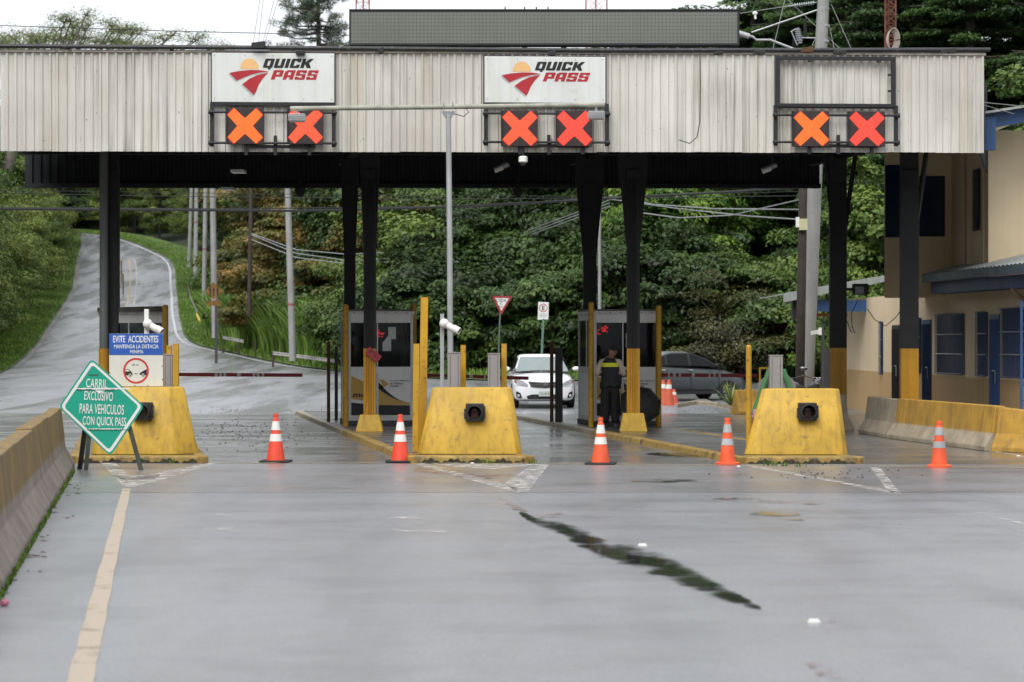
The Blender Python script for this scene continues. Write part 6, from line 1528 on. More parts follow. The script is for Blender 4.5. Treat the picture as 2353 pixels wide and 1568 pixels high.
for z, wx, wy in ((.865, .205, .165), (.93, .195, .155), (1.08, .178, .14), (1.24, .180, .145), (1.33, .168, .135), (1.385, .125, .105), (1.41, .085, .085)):
    vr.append([(wx*math.copysign(abs(math.cos(t_))**.8, math.cos(t_))+(.01 if z < .9 and k % 3 == 0 else 0), wy*math.sin(t_), z-(.02*((k*7) % 3) if z < .9 else 0)) for k, t_ in enumerate(np.linspace(0, 2*math.pi, 25)[:-1])])
vo = loft(vr).build('vest', VEST, guard, smooth=True)
br = []
for z in (1.235, 1.315):
    br.append([(1.012*.178*math.copysign(abs(math.cos(t_))**.8, math.cos(t_)), 1.03*.145*math.sin(t_), z) for t_ in np.linspace(math.pi*1.08, math.pi*1.92, 14)])
m_ = MB(); n = 14; m_.v = [Vector(p) for r_ in br for p in r_]; m_.f = [[i, i+1, n+i+1, n+i] for i in range(n-1)]; m_.build('reflective_band', HIVIS, guard, smooth=True)
for s_ in (-1, 1): MB().hexa([(s_*.17-.04, .02, .78), (s_*.17+.04, .02, .79), (s_*.17+.04, .12, .79), (s_*.17-.04, .12, .78)], [(s_*.17-.045, .0, .93), (s_*.17+.05, .0, .93), (s_*.17+.05, .13, .93), (s_*.17-.045, .13, .93)]).build('belt_pouch', VEST, guard, bevel=.01)
hm = Matrix.Translation((.055, .105, 1.555)) @ Euler((R(-28), R(12), R(-40))).to_matrix().to_4x4()
hb = MB().ball((0, 0, .0), (.074, .094, .112), 20, 14); hb.ball((0, .095, -.015), (.016, .022, .028), 8, 6)
hb.xf(hm).build('face', SKIN, guard, smooth=True)
for s_ in (-1, 1): MB().ball((s_*.077, -.005, -.005), (.012, .024, .034), 10, 6).xf(hm).build('ear', SKIN, guard, smooth=True)
for s_ in (-1, 1): MB().ball((s_*.03, .083, .015), (.012, .008, .008), 8, 6).xf(hm).build('eye', WHT, guard, smooth=True)
MB().ball((0, .088, -.055), (.024, .008, .006), 8, 6).xf(hm).build('mouth', M('lip', (.2, .08, .06), .5), guard, smooth=True)
hh = MB()
hh.ball((0, -.012, .03), (.079, .092, .094), 20, 14); hh.xf(hm); ho = hh.build('hair', HAIR, guard, smooth=True)
MB().box(.2, .33, .33, .345, 1.02, 1.17).build('phone', PLASTIC, guard)

# umbrella
UMB = M('umbrella_black', (.008, .008, .009), .7, var=.2)
q = W(1472, 928, 48.75); o = thing('umbrella', 'open black umbrella resting behind the third column foot', 'umbrella', q); ax = Vector((.10, -.80, .45)).normalized()
mq = ax.to_track_quat('Z', 'Y').to_matrix().to_4x4() @ Matrix.Rotation(R(12), 4, 'Z')
m_ = MB(); N8 = 8; m_.v = [Vector((0, 0, .16))]
for r_, z in ((.2, .125), (.36, .04), (.44, -.04)):
    for k in range(N8):
        a = 2*math.pi*k/N8; m_.v.append(Vector((r_*math.cos(a), r_*math.sin(a), z)))
for k in range(N8): m_.f.append([0, 1+k, 1+(k+1) % N8])
for j in range(2):
    for k in range(N8): m_.f.append([1+j*N8+k, 1+(j+1)*N8+k, 1+(j+1)*N8+(k+1) % N8, 1+j*N8+(k+1) % N8])
m_.xf(mq).build('canopy', UMB, o)
for k in range(N8):
    a = 2*math.pi*k/N8; MB().tube([(0, 0, .15), (.2*math.cos(a), .2*math.sin(a), .115), (.44*math.cos(a), .44*math.sin(a), -.05)], .004, 5).xf(mq).build('rib', STEELG, o)
MB().tube([(0, 0, .2), (0, 0, -.5)], .007, 6).xf(mq).build('shaft', STEELG, o); MB().tube([(0, 0, -.5), (0, 0, -.58), (.03, 0, -.61), (.06, 0, -.58)], .012, 8).xf(mq).build('handle', PLASTIC, o)
# ================================================================== BUILDING ON THE RIGHT
BEIGE = M('wall_beige', (.78, .63, .42), .8, var=.06, scale=.8, streak=.12, streak_col=(.35, .26, .16), bump=.05); TAN = M('wall_tan', (.56, .37, .17), .8, var=.08, scale=.8, streak=.15, streak_col=(.25, .16, .07))
BLUEP = M('blue_paint', (.03, .09, .24), .5, var=.2, streak=.4, streak_col=(.05, .06, .07)); BLUED = M('dark_blue_paint', (.02, .045, .15), .5, var=.2); ROOFM = M('roof_metal', (.36, .39, .38), .5, metal=.2, var=.2, streak=.4, streak_col=(.12, .13, .1), spots=.4)
WING = M('window_dark', (.01, .022, .07), .1, var=.2, spec=.6)
bld = thing('toll_building', 'beige two-storey office building with blue trim and barred windows at the right', 'building', (10, 50, 0))
wx = lambda Yv: 11.565-.035*Yv          # road-side wall line
def Yw(px): k = (px-CX)/F; return 11.565/(k+.035)
Y0, Y1 = 44.0, Yw(1944)
def wallbox(Ya, Yb, z0, z1, name, mat, out=0, dep=.2, par=None):
    MB().hexa([(wx(Ya)-out, Ya, z0), (wx(Ya)+dep, Ya, z0), (wx(Yb)+dep, Yb, z0), (wx(Yb)-out, Yb, z0)], [(wx(Ya)-out, Ya, z1), (wx(Ya)+dep, Ya, z1), (wx(Yb)+dep, Yb, z1), (wx(Yb)-out, Yb, z1)]).build(name, mat, par or bld, world=True) if False else None
    return MB().hexa([(wx(Ya)-out, Ya, z0), (wx(Ya)+dep, Ya, z0), (wx(Yb)+dep, Yb, z0), (wx(Yb)-out, Yb, z0)], [(wx(Ya)-out, Ya, z1), (wx(Ya)+dep, Ya, z1), (wx(Yb)+dep, Yb, z1), (wx(Yb)-out, Yb, z1)])
ZD = 1.08
wallbox(Y0, Y1, ZD, 3.0, '', None).build('wall', BEIGE, bld, world=True); wallbox(Y0, Y1, -.1, ZD-.001, '', None, out=.003).build('dado', TAN, bld, world=True)
def window(pa, pb, z0, z1, bars, hb=(0.33, .66)):
    Yb_, Ya_ = Yw(pa), Yw(pb)
    w_ = wallbox(Ya_, Yb_, z0, z1, '', None, out=.012, dep=-.004).build('window', WING, bld, world=True)
    def inb(o_): return o_
    n = max(2, int((Yb_-Ya_)/.11))
    for i in range(n+1):
        y = Ya_+(Yb_-Ya_)*i/n; MB().tube([(wx(y)-.05, y, z0+.02), (wx(y)-.05, y, z1-.02)], .008, 4).build('bar', BLUED, w_, world=False)
    for f in (0.0, *hb, 1.0):
        z = z0+(z1-z0)*f; MB().tube([(wx(Ya_)-.06, Ya_, z), (wx(Yb_)-.06, Yb_, z)], .014, 4).build('cross_bar', STEELG if 0 < f < 1 else BLUED, w_, world=False)
    for c in KIDS(w_): c.location = -bld.location
    return w_
window(2153.6, 2217, 1.14, 2.45, 1); window(2247, 2271, 1.14, 2.46, 1); window(2304, 2372, 1.14, 2.50, 1); window(2108, 2118, 1.1, 2.4, 1); window(2023.5, 2029.5, 1.02, 2.35, 1)
def door(pa, pb, z1, mat):
    Yb_, Ya_ = Yw(pa), Yw(pb); d_ = wallbox(Ya_, Yb_, .05, z1, '', None, out=.03, dep=-.004).build('door', mat, bld, world=True)
    for i in range(7):
        y = Ya_+(Yb_-Ya_)*(i+.5)/7; c = MB().tube([(wx(y)-.04, y, .1), (wx(y)-.04, y, z1-.1)], .012, 4).build('slat', mat, d_); c.location = -bld.location
    y = Ya_+.12; c = MB().tube([(wx(y)-.07, y, 1.0), (wx(y)-.07, y, 1.25), (wx(y)-.07, y+.3, 1.25)], .014, 5).build('handle', STEELG, d_); c.location = -bld.location
door(2277, 2298, 2.40, BLUEP); door(2122, 2141, 2.35, BLUED)
door(2052, 2068, 2.25, BLACK)
# end wall facing the viewer far right is outside the frame; upper storey
Yf = Yw(2271); Yr = Yw(2172)
MB().box(wx(Yf)+.0, 20, Yf, Yf+6, 3.001, 6.2).build('upper_wall', BEIGE, bld, world=True)
xl = X_at(2032, Yr); xl2 = X_at(2034, Yr+2.2); wing_ = [(xl, Yr), (wx(Yf)-.002, Yr), (wx(Yf)-.002, Yr+2.2), (xl2, Yr+2.2)]; MB().prism_z(wing_, 2.86, 6.6).build('upper_wing_wall', BEIGE, bld, world=True)
MB().box(X_at(2112, Yr), X_at(2171, Yr), Yr-.02, Yr-.004, Z_at(544, Yr), Z_at(405, Yr)).build('window', WING, bld, world=True)
MB().box(X_at(2034, Yr), X_at(2098, Yr), Yr-.02, Yr-.004, Z_at(546, Yr), Z_at(380, Yr)).build('window', WING, bld, world=True)
y_a, y_b = Yw(2236), Yw(2251)
wallbox(y_b, y_a, Z_at(532, y_a), Z_at(392, y_a), '', None, out=.012, dep=-.004).build('window', WING, bld, world=True)
for px in (2224, 2266): y = Yw(px); MB().tube([(wx(y)-.05, y, 3.2), (wx(y)-.05, y, 6.5)], .022, 6).build('wall_pipe', M('pipe_tan', (.32, .24, .16), .6), bld, world=True)
# blue roof edge
bl = W(2250, 268, 48.6); br_ = W(2440, 236, 48.6)
MB().hexa([(bl.x, 48.5, bl.z-.27), (br_.x, 48.5, br_.z-.27), (br_.x, 48.7, br_.z-.27), (bl.x, 48.7, bl.z-.27)], [(bl.x, 48.5, bl.z), (br_.x, 48.5, br_.z), (br_.x, 48.7, br_.z), (bl.x, 48.7, bl.z)]).build('roof_fascia', BLUEP, bld, world=True)
a_ = W(2258, 345, 48.45); b_ = W(2287, 290, 48.45); MB().box(a_.x, b_.x, 48.4, 48.6, a_.z, bl.z-.02).build('fascia_drop', BLUEP, bld, world=True)
MB().hexa([(bl.x-.1, 48.3, bl.z+.003), (br_.x, 48.3, br_.z+.003), (br_.x, 56, br_.z+.003), (bl.x-.1, 56, bl.z+.003)], [(bl.x-.1, 48.3, bl.z+.05), (br_.x, 48.3, br_.z+.05), (br_.x, 56, br_.z+.05), (bl.x-.1, 56, bl.z+.05)]).build('roof', ROOFM, bld, world=True)
# lean-to roof over the ground floor
e0, e1 = 53.4, 43.5; ex = lambda Yv: wx(Yv)-.62
def zE(Yv): return 3.22-(53.4-Yv)*.005
nr = 60; prof = []
for i in range(nr+1):
    Yv = e0+(e1-e0)*i/nr; prof.append((Yv, .03 if i % 2 else 0))
m_ = MB()
for i in range(nr):
    (ya, za), (yb, zb) = prof[i], prof[i+1]
    m_.add([(ex(ya), ya, zE(ya)+.1+za), (ex(yb), yb, zE(yb)+.1+zb), (wx(yb)+1.1, yb, zE(yb)+.52+zb), (wx(ya)+1.1, ya, zE(ya)+.52+za)], [(0, 1, 2, 3)])
m_.build('lean_to_roof', ROOFM, bld, world=True)
MB().hexa([(ex(e0)-.02, e0, zE(e0)-.07), (ex(e1)-.02, e1, zE(e1)-.07), (ex(e1)+.06, e1, zE(e1)-.07), (ex(e0)+.06, e0, zE(e0)-.07)][::-1], [(ex(e0)-.02, e0, zE(e0)+.1), (ex(e1)-.02, e1, zE(e1)+.1), (ex(e1)+.06, e1, zE(e1)+.1), (ex(e0)+.06, e0, zE(e0)+.1)][::-1]).build('gutter', M('gutter_blue_grey', (.07, .11, .14), .5, var=.4, scale=2, spots=.5, spot_col=(.16, .17, .1)), bld, world=True)
MB().hexa([(ex(e0)+.15, e0-.15, 2.9), (ex(e1)+.15, e1, 2.85), (wx(e1)-.01, e1, 2.85), (wx(e0)-.01, e0-.15, 2.9)][::-1], [(ex(e0)+.15, e0-.15, 3.15), (ex(e1)+.15, e1, 3.1), (wx(e1)-.01, e1, 3.1), (wx(e0)-.01, e0-.15, 3.15)][::-1]).build('eave_beam', BLUED, bld, world=True)
MB().tube([W(2325, 680-28, 46.3), W(2326, 665, 46.3), W(2340, 680, 46.6), W(2372, 700, 47)], .045, 8).build('downpipe', M('pipe_beige', (.42, .33, .24), .6, var=.2), bld, world=True, smooth=True)
# annex roof further back, with blue beam and broken orange board
Ya = 63.5
p0 = W(1800, 678, Ya); p1 = W(2040, 634, Ya)
MB().hexa([(p0.x, Ya, p0.z), (p1.x, Ya, p1.z), (p1.x, Ya+6, p1.z), (p0.x, Ya+6, p0.z)], [(p0.x, Ya, p0.z+.03), (p1.x, Ya, p1.z+.03), (p1.x, Ya+6, p1.z+.03), (p0.x, Ya+6, p0.z+.03)]).build('annex_roof', ROOFM, bld, world=True)
MB().hexa([(p0.x, Ya-.04, p0.z-.2), (p1.x, Ya-.04, p1.z-.14), (p1.x, Ya-.01, p1.z-.14), (p0.x, Ya-.01, p0.z-.2)], [(p0.x, Ya-.04, p0.z+.03), (p1.x, Ya-.04, p1.z+.03), (p1.x, Ya-.01, p1.z+.03), (p0.x, Ya-.01, p0.z+.03)]).build('annex_eave_sheet', ROOFM, bld, world=True)
q0 = W(1832, 716, Ya+.3); q1 = W(2035, 702, Ya+.3); MB().box(q0.x, q1.x, Ya+.2, Ya+.35, q0.z, q0.z+.3).build('annex_beam', BLUEP, bld, world=True)
q0 = W(1843, 728, Ya+.4); MB().box(q0.x, q0.x+1.2, Ya+.4, Ya+.5, q0.z-.0, q0.z+.09).build('annex_board', M('faded_orange', (.36, .15, .05), .8, var=.3), bld, world=True)
q0 = W(1829, 695, Ya+.3); MB().box(q0.x-.1, q0.x+.02, Ya+.2, Ya+.5, q0.z-.45, q0.z+.1).build('gutter_end', BLACK, bld, world=True)
# floodlight and cable at the annex corner
q = W(1977, 665, 52.5); o = thing('wall_floodlight', 'black floodlight with cables beside the dark right column', 'floodlight', q)
MB().box(-.17, .17, -.1, .12, -.12, .12).build('housing', BLACK, o, bevel=.02); MB().box(-.13, .06, -.112, -.102, -.1, .05).build('lens', M('flood_lens', (.3, .3, .3), .2), o); MB().box(-.3, -.17, 0, .05, -.03, .03).build('bracket', BLACK, o)
for i, (pts, lab) in enumerate([([(1972, 690), (1956, 720), (1958, 750), (1964, 766), (1955, 762), (1945, 735)], 'thin black cable looping from the floodlight down the right column'), ([(1993, 710), (2010, 735), (2035, 750), (2060, 728), (2072, 710)], 'thin black cable sagging across the beige annex wall')]):
    tag(MB().tube([W(x, y, 50.9) for x, y in pts], .009, 5).build('drooping_cable', CABLE), lab, 'cable')
q = W(1970, 778, 49); 
# blue ladder at the right edge
o = thing('ladder', 'blue steel ladder standing against the building at the right edge', 'ladder', (X_at(2347, 44.6), 44.6, 0))
for x in (0, .42): MB().box(x-.02, x+.02, -.02, .02, 0, 2.6).build('rail', BLUEP, o)
for k in range(9): MB().tube([(0, 0, .2+k*.28), (.42, 0, .2+k*.28)], .014, 6).build('rung', BLUED, o)
# wedge board with green legs behind the right block
o = thing('barricade', 'grey wedge board with green slanting legs behind the right crash block', 'barricade', (X_at(1785, 41.2), 41.2, .1))
def D7(x, y): p = W(x, y, 41.2); return (p.x-o.location.x, p.z-.1)
MB().prism_y([D7(1741, 893), D7(1741, 882), D7(1766, 857), D7(1805, 857), D7(1829, 880), D7(1829, 893), (D7(1829, 0)[0], .02), (D7(1741, 0)[0], .02)], 0, .03).build('board', M('board_taupe', (.20, .18, .17), .7, var=.15), o)
for a, b_ in (((1768, 850), (1750, 900)), ((1798, 850), (1818, 900))):
    p, r_ = D7(*a), D7(*b_); MB().tube([(p[0], -.05, p[1]), (r_[0]+(r_[0]-p[0])*1.0, -.05, max(.02, r_[1]-(p[1]-r_[1])*1.0))], .05, 8).build('leg', M('leg_green', (.05, .16, .06), .6, var=.15), o)
o = thing('striped_barrel', 'faded red and white channelling post behind the yellow block post', 'channelizer', (X_at(1737, 41.0), 41.0, 0))
for k in range(5): MB().lathe([(.09-.008*k, k*.14), (.085-.008*k, (k+1)*.14)], seg=14).build('band', (M('pale_pink', (.45, .27, .3), .7), M('faded_red', (.3, .06, .06), .7))[k % 2], o, smooth=True)
o = thing('tube_frame', 'bare yellow tube frame beyond the right lane', 'frame', (X_at(1746, 60), 60, 0))
for x in (0, .55): MB().box(x-.02, x+.02, -.02, .02, 0, Z_at(848, 60)).build('upright', YELP, o)
MB().box(-.02, .57, -.02, .02, Z_at(848, 60), Z_at(848, 60)+.04).build('top_bar', YELP, o)
# motorcycles glimpsed behind the concrete pole
def moto(px, Y_, lab, rz):
    o = thing('motorcycle', lab, 'motorcycle', (X_at(px, Y_), Y_, 0), rz, 'parked motorcycles')
    for x in (-.62, .62):
        w_ = MB()
        for k in range(20):
            pass
        w_.tube([(x+.28*math.cos(a), 0, .3+.28*math.sin(a)) for a in np.linspace(0, 6.283, 21)], .045, 8, cap=False); w_.build('wheel', TIRE, o, smooth=True)
        m2 = MB()
        for k in range(8): a = k*math.pi/8; m2.tube([(x-.26*math.cos(a), 0, .3-.26*math.sin(a)), (x+.26*math.cos(a), 0, .3+.26*math.sin(a))], .006, 4)
        m2.build('spokes', RIM, o)
    MB().ball((.12, 0, .78), (.28, .13, .13), 14, 8).build('tank', M('moto_black', (.012, .012, .014), .2, coat=.5), o, smooth=True); MB().ball((-.35, 0, .76), (.36, .13, .07), 14, 8).build('seat', RUBBER, o, smooth=True)
    MB().box(-.25, .3, -.12, .12, .28, .6).build('engine', STEELG, o, bevel=.03); MB().tube([(.62, -.08, .3), (.42, -.08, .95)], .025, 6).tube([(.62, .08, .3), (.42, .08, .95)], .025, 6).build('fork', CHROME, o)
    MB().tube([(.35, -.36, 1.05), (.42, -.1, .98), (.42, .1, .98), (.35, .36, 1.05)], .014, 6).build('handlebar', CHROME, o); MB().ball((.55, 0, .88), (.08, .09, .09), 12, 8).build('headlamp', HEADL, o, smooth=True)
    for s_ in (-1, 1): MB().ball((.34, s_*.34, 1.2), (.02, .07, .045), 10, 6).build('mirror', CHROME, o, smooth=True)
    MB().tube([(-.6, -.14, .35), (-.1, -.16, .3)], .04, 8).build('exhaust', CHROME, o, smooth=True)
moto(1827, 57, 'parked motorcycle left of the leaning concrete pole', R(100)); moto(1872, 57, 'parked motorcycle right of the leaning concrete pole', R(75))
# roadside planting and kerb beyond the right lane
o = thing('agave_plant', 'spiky pale green plant by the kerb beyond the right lane', 'plant', (X_at(1680, 68.5), 68.5, .02)); rg = np.random.default_rng(2); P = np.zeros((90, 3)); a = rg.random(90)*6.283
m_ = MB()
for k in range(70):
    a = rg.random()*6.283; L = .5+.5*rg.random(); tl = .25+.9*rg.random(); d_ = Vector((math.cos(a)*math.sin(tl), math.sin(a)*math.sin(tl), math.cos(tl))); s_ = Vector((-math.sin(a), math.cos(a), 0))*.022
    p1_ = d_*L*.6; p2_ = d_*L+Vector((0, 0, -.15*L)); m_.add([-s_*.7, s_*.7, p1_+s_, p1_-s_, p2_], [(0, 1, 2, 3), (3, 2, 4)])
m_.build('leaf_rosette', M('agave_leaf', (.16, .22, .05), .5, var=.3), o)
kx = [G(1558, 938), G(1600, 931), G(1650, 935), G(1690, 945)]
for i in range(3):
    p, r_ = kx[i], kx[i+1]; n_ = Vector((0, .35, 0)); o = MB().hexa([p, r_, r_+n_, p+n_], [v_+Vector((0, .03, .12)) for v_ in (p, r_)]+[v_+Vector((0, 0, .12)) for v_ in (r_+n_, p+n_)]).build('lane_kerb', KERBG, None, bevel=.02); o['kind'] = 'structure'
MB().prism_z([(kx[0].x, kx[0].y+.3), (kx[1].x, kx[1].y+.3), (kx[2].x, kx[2].y+.3), (kx[3].x, kx[3].y+.3), (kx[3].x, 76), (kx[0].x+1.5, 76)], .0, .1).build('gravel_bed', M('gravel', (.16, .15, .14), .9, var=.4, scale=30, bump=.6), None)['kind'] = 'structure'

# ================================================================== POLES, WIRES, TOWERS
def pole(px0, py0, px1, py1, Y_, r0, r1, mat, lab, name='utility_pole', z0=None, band=None):
    b_ = W(px0, py0, Y_); t_ = W(px1, py1, Y_); 
    if z0 is not None: b_ = Vector((b_.x, b_.y, z0))
    o = thing(name, lab, 'utility pole', b_); d_ = t_-b_
    MB().tube([-d_.normalized()*.6, d_*.5, d_], [r0, (r0+r1)/2, r1], 14).build('shaft', mat, o, smooth=True)
    if band:
        for f in band: c = d_*f; MB().tube([c-d_.normalized()*.05, c+d_.normalized()*.05], r0+(r1-r0)*f+.006, 14).build('red_band', M('band_red', (.3, .08, .07), .6), o, smooth=True)
    return o
gP = 'concrete poles along the hill road'
pole(672, 800, 657, 300, 112, .17, .13, POLEC, 'concrete pole standing in the tall grass nearest the second column', band=[.2])['group'] = gP
pole(494, 752, 486, 290, 135, .2, .14, POLEC, 'concrete pole directly behind the arrow sign', band=[.21])['group'] = gP
pole(469, 690, 474, 300, 165, .17, .13, POLEC, 'concrete pole second left of the arrow sign', band=[.3])['group'] = gP
pole(449, 625, 453, 300, 205, .19, .14, POLEC, 'concrete pole third left of the arrow sign', band=[.35])['group'] = gP
pole(435, 600, 444, 300, 240, .2, .15, POLEC, 'leaning concrete pole farthest up the hill road')['group'] = gP
pole(573, 700, 579, 330, 128, .12, .1, WOOD, 'dark wooden pole between the concrete roadside poles')
pole(1021, 690, 1023, 540, 118, .14, .13, WOOD, 'short dark wooden pole in the forest behind the light pole')
pole(1378, 720, 1377, 300, 98, .07, .06, POLEC, 'thin grey pole just behind the third column')
cp = pole(1849, 892, 1894, -40, 62, .235, .145, POLEC, 'thick leaning concrete pole right of the right crash block')
wp_ = pole(1838, 890, 1847, 330, 60, .115, .105, WOOD, 'dark wooden pole with pale meter box before the concrete pole')
q = W(1846, 515, 59.8)-wp_.location; MB().box(q.x-.1, q.x+.1, -.22, -.1, q.z-.15, q.z+.13).build('meter_box', M('box_pale_yellow', (.5, .5, .30), .6, var=.1), wp_); MB().box(q.x-.18, q.x-.1, -.2, -.1, q.z-.08, q.z+.17).build('side_box', WHT, wp_)
cl = cp.location
def cpp(px, py): return W(px, py, 62)-cl
MB().tube([cpp(1700, 78), cpp(1730, 85), cpp(1738, 92), cpp(1770, 92), cpp(1842, 120)], .03, 8).build('lamp_arm', GALV, cp, smooth=True)
MB().tube([cpp(1696, 76), cpp(1722, 84)], .07, 10).build('lamp_head', GALV, cp, smooth=True)
MB().tube([cpp(1882, 22), cpp(1727, 75)], .022, 6).build('brace_arm', GALV, cp)
m_ = MB(); a, b_ = cpp(1810, 15), cpp(1876, 6); m_.tube([a, b_], .015, 6)
for k in range(9): c = a.lerp(b_, .25+k*.08); m_.tube([c-Vector((.012, 0, 0)), c+Vector((.012, 0, 0))], .05, 8)
m_.build('strain_insulator', STEELG, cp)
m_ = MB(); a, b_ = cpp(1832, 65), cpp(1839, 100); m_.tube([a, b_], .05, 8)
for k in range(6): c = a.lerp(b_, .1+k*.14); m_.tube([c-Vector((0, 0, .012)), c+Vector((0, 0, .012))], .085, 10)
m_.build('cutout_fuse', STEELG, cp); MB().tube([cpp(1817, 74), cpp(1826, 68), cpp(1832, 66)], .015, 6).tube([cpp(1819, 74), cpp(1832, 104)], .015, 6).build('fuse_arm', GALV, cp)
m_ = MB(); a, b_ = cpp(1850, 45), cpp(1850, 84); m_.tube([a, b_], .025, 8)
for k in range(8): c = a.lerp(b_, .05+k*.125); m_.tube([c-Vector((0, 0, .01)), c+Vector((0, 0, .01))], .05, 8)
m_.build('post_insulator', BLACK, cp); MB().tube([cpp(1838, 87), cpp(1885, 88)], .018, 6).build('fuse_bracket', GALV, cp)
m_ = MB().ball(cpp(1735, 31), (.07, .05, .05), 10, 8); m_.tube([cpp(1735, 33), cpp(1736, 44)], .03, 8); m_.build('clamp_insulator', WHT, cp, smooth=True)
for yy in (20, 60, 95): MB().tube([cpp(1891.5, yy)-Vector((0, 0, .03)), cpp(1891.5, yy)+Vector((0, 0, .03))], .155, 12).build('pole_band', STEELG, cp)
def wire(pts, r, lab, mat=CABLE, sag=0.0, Ys=None, name='overhead_cable'):
    P3 = [W(x, y, Yv) for x, y, Yv in pts]
    if len(P3) == 2: P3 = [P3[0].lerp(P3[1], t_)-Vector((0, 0, sag*4*t_*(1-t_))) for t_ in np.linspace(0, 1, 13)]
    o = MB().tube(P3, r, 5).build(name, mat); return tag(o, lab, 'cable')
wire([(-60, 480, 70), (230, 482, 70), (700, 485, 70), (1100, 474, 70), (1400, 456, 68), (1700, 440, 64), (1846, 425, 60)], .035, 'thick black cable crossing behind all the columns')
wire([(-60, 477, 70.2), (500, 480.5, 70.2), (1000, 475, 70.2), (1350, 459, 68.2), (1846, 432, 60)], .016, 'thin black cable running along the thick cable')
wire([(-60, 443, 72), (420, 452, 72), (1000, 458, 72), (1500, 455, 66), (1846, 450, 60)], .012, 'upper thin cable crossing below the canopy edge')
wire([(-60, 437, 73), (700, 447, 73), (1400, 452, 66), (1846, 440, 60)], .009, 'topmost thin cable just below the canopy edge')
for i, (ya, yb) in enumerate(((537, 583), (540, 597), (551, 605))):
    wire([(578, ya, 126), (680, (ya+yb)/2+14, 122), (800, yb+2, 120), (960, yb-6, 118), (1200, 535-i*2+i*8, 110), (1400, 460+i*7, 90)], .022, ['grey service wire, upper of three from the wooden pole', 'grey service wire, middle of three from the wooden pole', 'grey service wire, lowest of three from the wooden pole'][i], CABLEG)
for i, (pts) in enumerate([[(1400, 450, 90), (1500, 470, 80), (1640, 480, 70), (1846, 482, 60)], [(1400, 458, 90), (1560, 480, 76), (1720, 497, 64), (1842, 505, 60)], [(1440, 485, 80), (1560, 501, 74), (1680, 495, 66), (1842, 458, 60)]]):
    wire(pts, .018, ['grey wire fanning to the wooden pole, upper', 'grey wire fanning to the meter box, lower', 'grey wire sagging then rising to the wooden pole'][i], CABLEG)
wire([(-60, 57, 60), (400, 72, 60), (830, 82, 60)], .01, 'single thin wire crossing the sky above the left fascia')
for i, (x0, x1) in enumerate(((578, 600), (590, 607), (600, 635), (605, 645))): wire([(x0+4, 98, 43.7), (x1, -20, 44)], .006, ['leftmost thin stay wire rising from the rail box', 'second thin stay wire rising from the rail box', 'third thin stay wire rising from the rail box', 'rightmost thin stay wire rising from the rail box'][i], CABLEG)
for i, (a, b_, c, d_) in enumerate(((1775, 118, 1806, -10), (1866, 105, 1890, 55), (1905, 55, 1918, 118), (1910, 10, 1955, 110), (1800, -10, 1930, 112), (1700, 31, 1812, 14))):
    wire([(a, b, 62) for a, b in ((a, b_), (c, d_))], .009, ['pale stay wire left of the fuse', 'short stay wire left of the concrete pole', 'stay wire close right of the concrete pole', 'long stay wire right of the concrete pole', 'dark wire crossing before the concrete pole', 'pale line wire ending at the strain insulator'][i], CABLEG)
wire([(2255, 235, 46), (2353, 245, 47)], .008, 'thin wire between fascia end and blue roof, upper', CABLEG); wire([(2255, 240, 46), (2330, 262, 47)], .008, 'thin wire between fascia end and blue roof, lower', CABLEG)
wire([(1938, 640, 54), (1946, 520, 54), (1952, 435, 54)], .02, 'pale conduit rising beside the dark right column', GALV, name='conduit_pipe')
def tower(px, w_, ytop, ybot, Y_, mat, lab):
    b_ = W(px, ybot, Y_); b_ = Vector((b_.x, b_.y, 0)); h = Z_at(ytop, Y_); o = thing('lattice_tower', lab, 'tower', b_); hw = w_*Y_/F/2
    leg = [(-hw, -hw*.6), (hw, -hw*.6), (0, hw)]
    for x, y in leg: MB().tube([(x, y, 0), (x, y, h)], .022*max(1, Y_/75), 5).build('leg', mat, o)
    zlo = max(0, Z_at(ybot+40, Y_)); n = int((h-zlo)/(hw*1.6)); m2 = MB()
    for k in range(n):
        z0, z1 = zlo+k*hw*1.6, zlo+(k+1)*hw*1.6
        for i in range(3):
            a, c = leg[i], leg[(i+1) % 3]; m2.tube([(a[0], a[1], z0), (c[0], c[1], z1)], .011, 4); m2.tube([(c[0], c[1], z0), (a[0], a[1], z1)], .011, 4); m2.tube([(a[0], a[1], z1), (c[0], c[1], z1)], .011, 4)
    m2.build('lattice', mat, o); return o
RT = M('tower_red', (.33, .06, .04), .6, var=.3); RTR = M('tower_rust', (.16, .055, .035), .75, var=.35)
tower(834, 30, -60, 110, 150, RT, 'red lattice mast behind the left end of the message board'); tower(1370, 48, -60, 110, 150, RT, 'red lattice mast behind the middle of the message board')
t_ = tower(2045, 24, -60, 130, 62, RTR, 'rusty lattice mast with a coil of wire at the right')
m_ = MB(); c = W(2046, 92, 61.5)
for k in range(7): m_.tube([(c.x+(.10+.008*k)*math.cos(a)+.012*k, 61.5-.02*k, c.z+(.22+.012*k)*math.sin(a)) for a in np.linspace(0, 6.2, 22)], .012, 4, cap=False)
tag(m_.build('wire_coil', M('coil_wire', (.36, .32, .28), .6)), 'coil of pale wire hung on the rusty mast', 'coil')

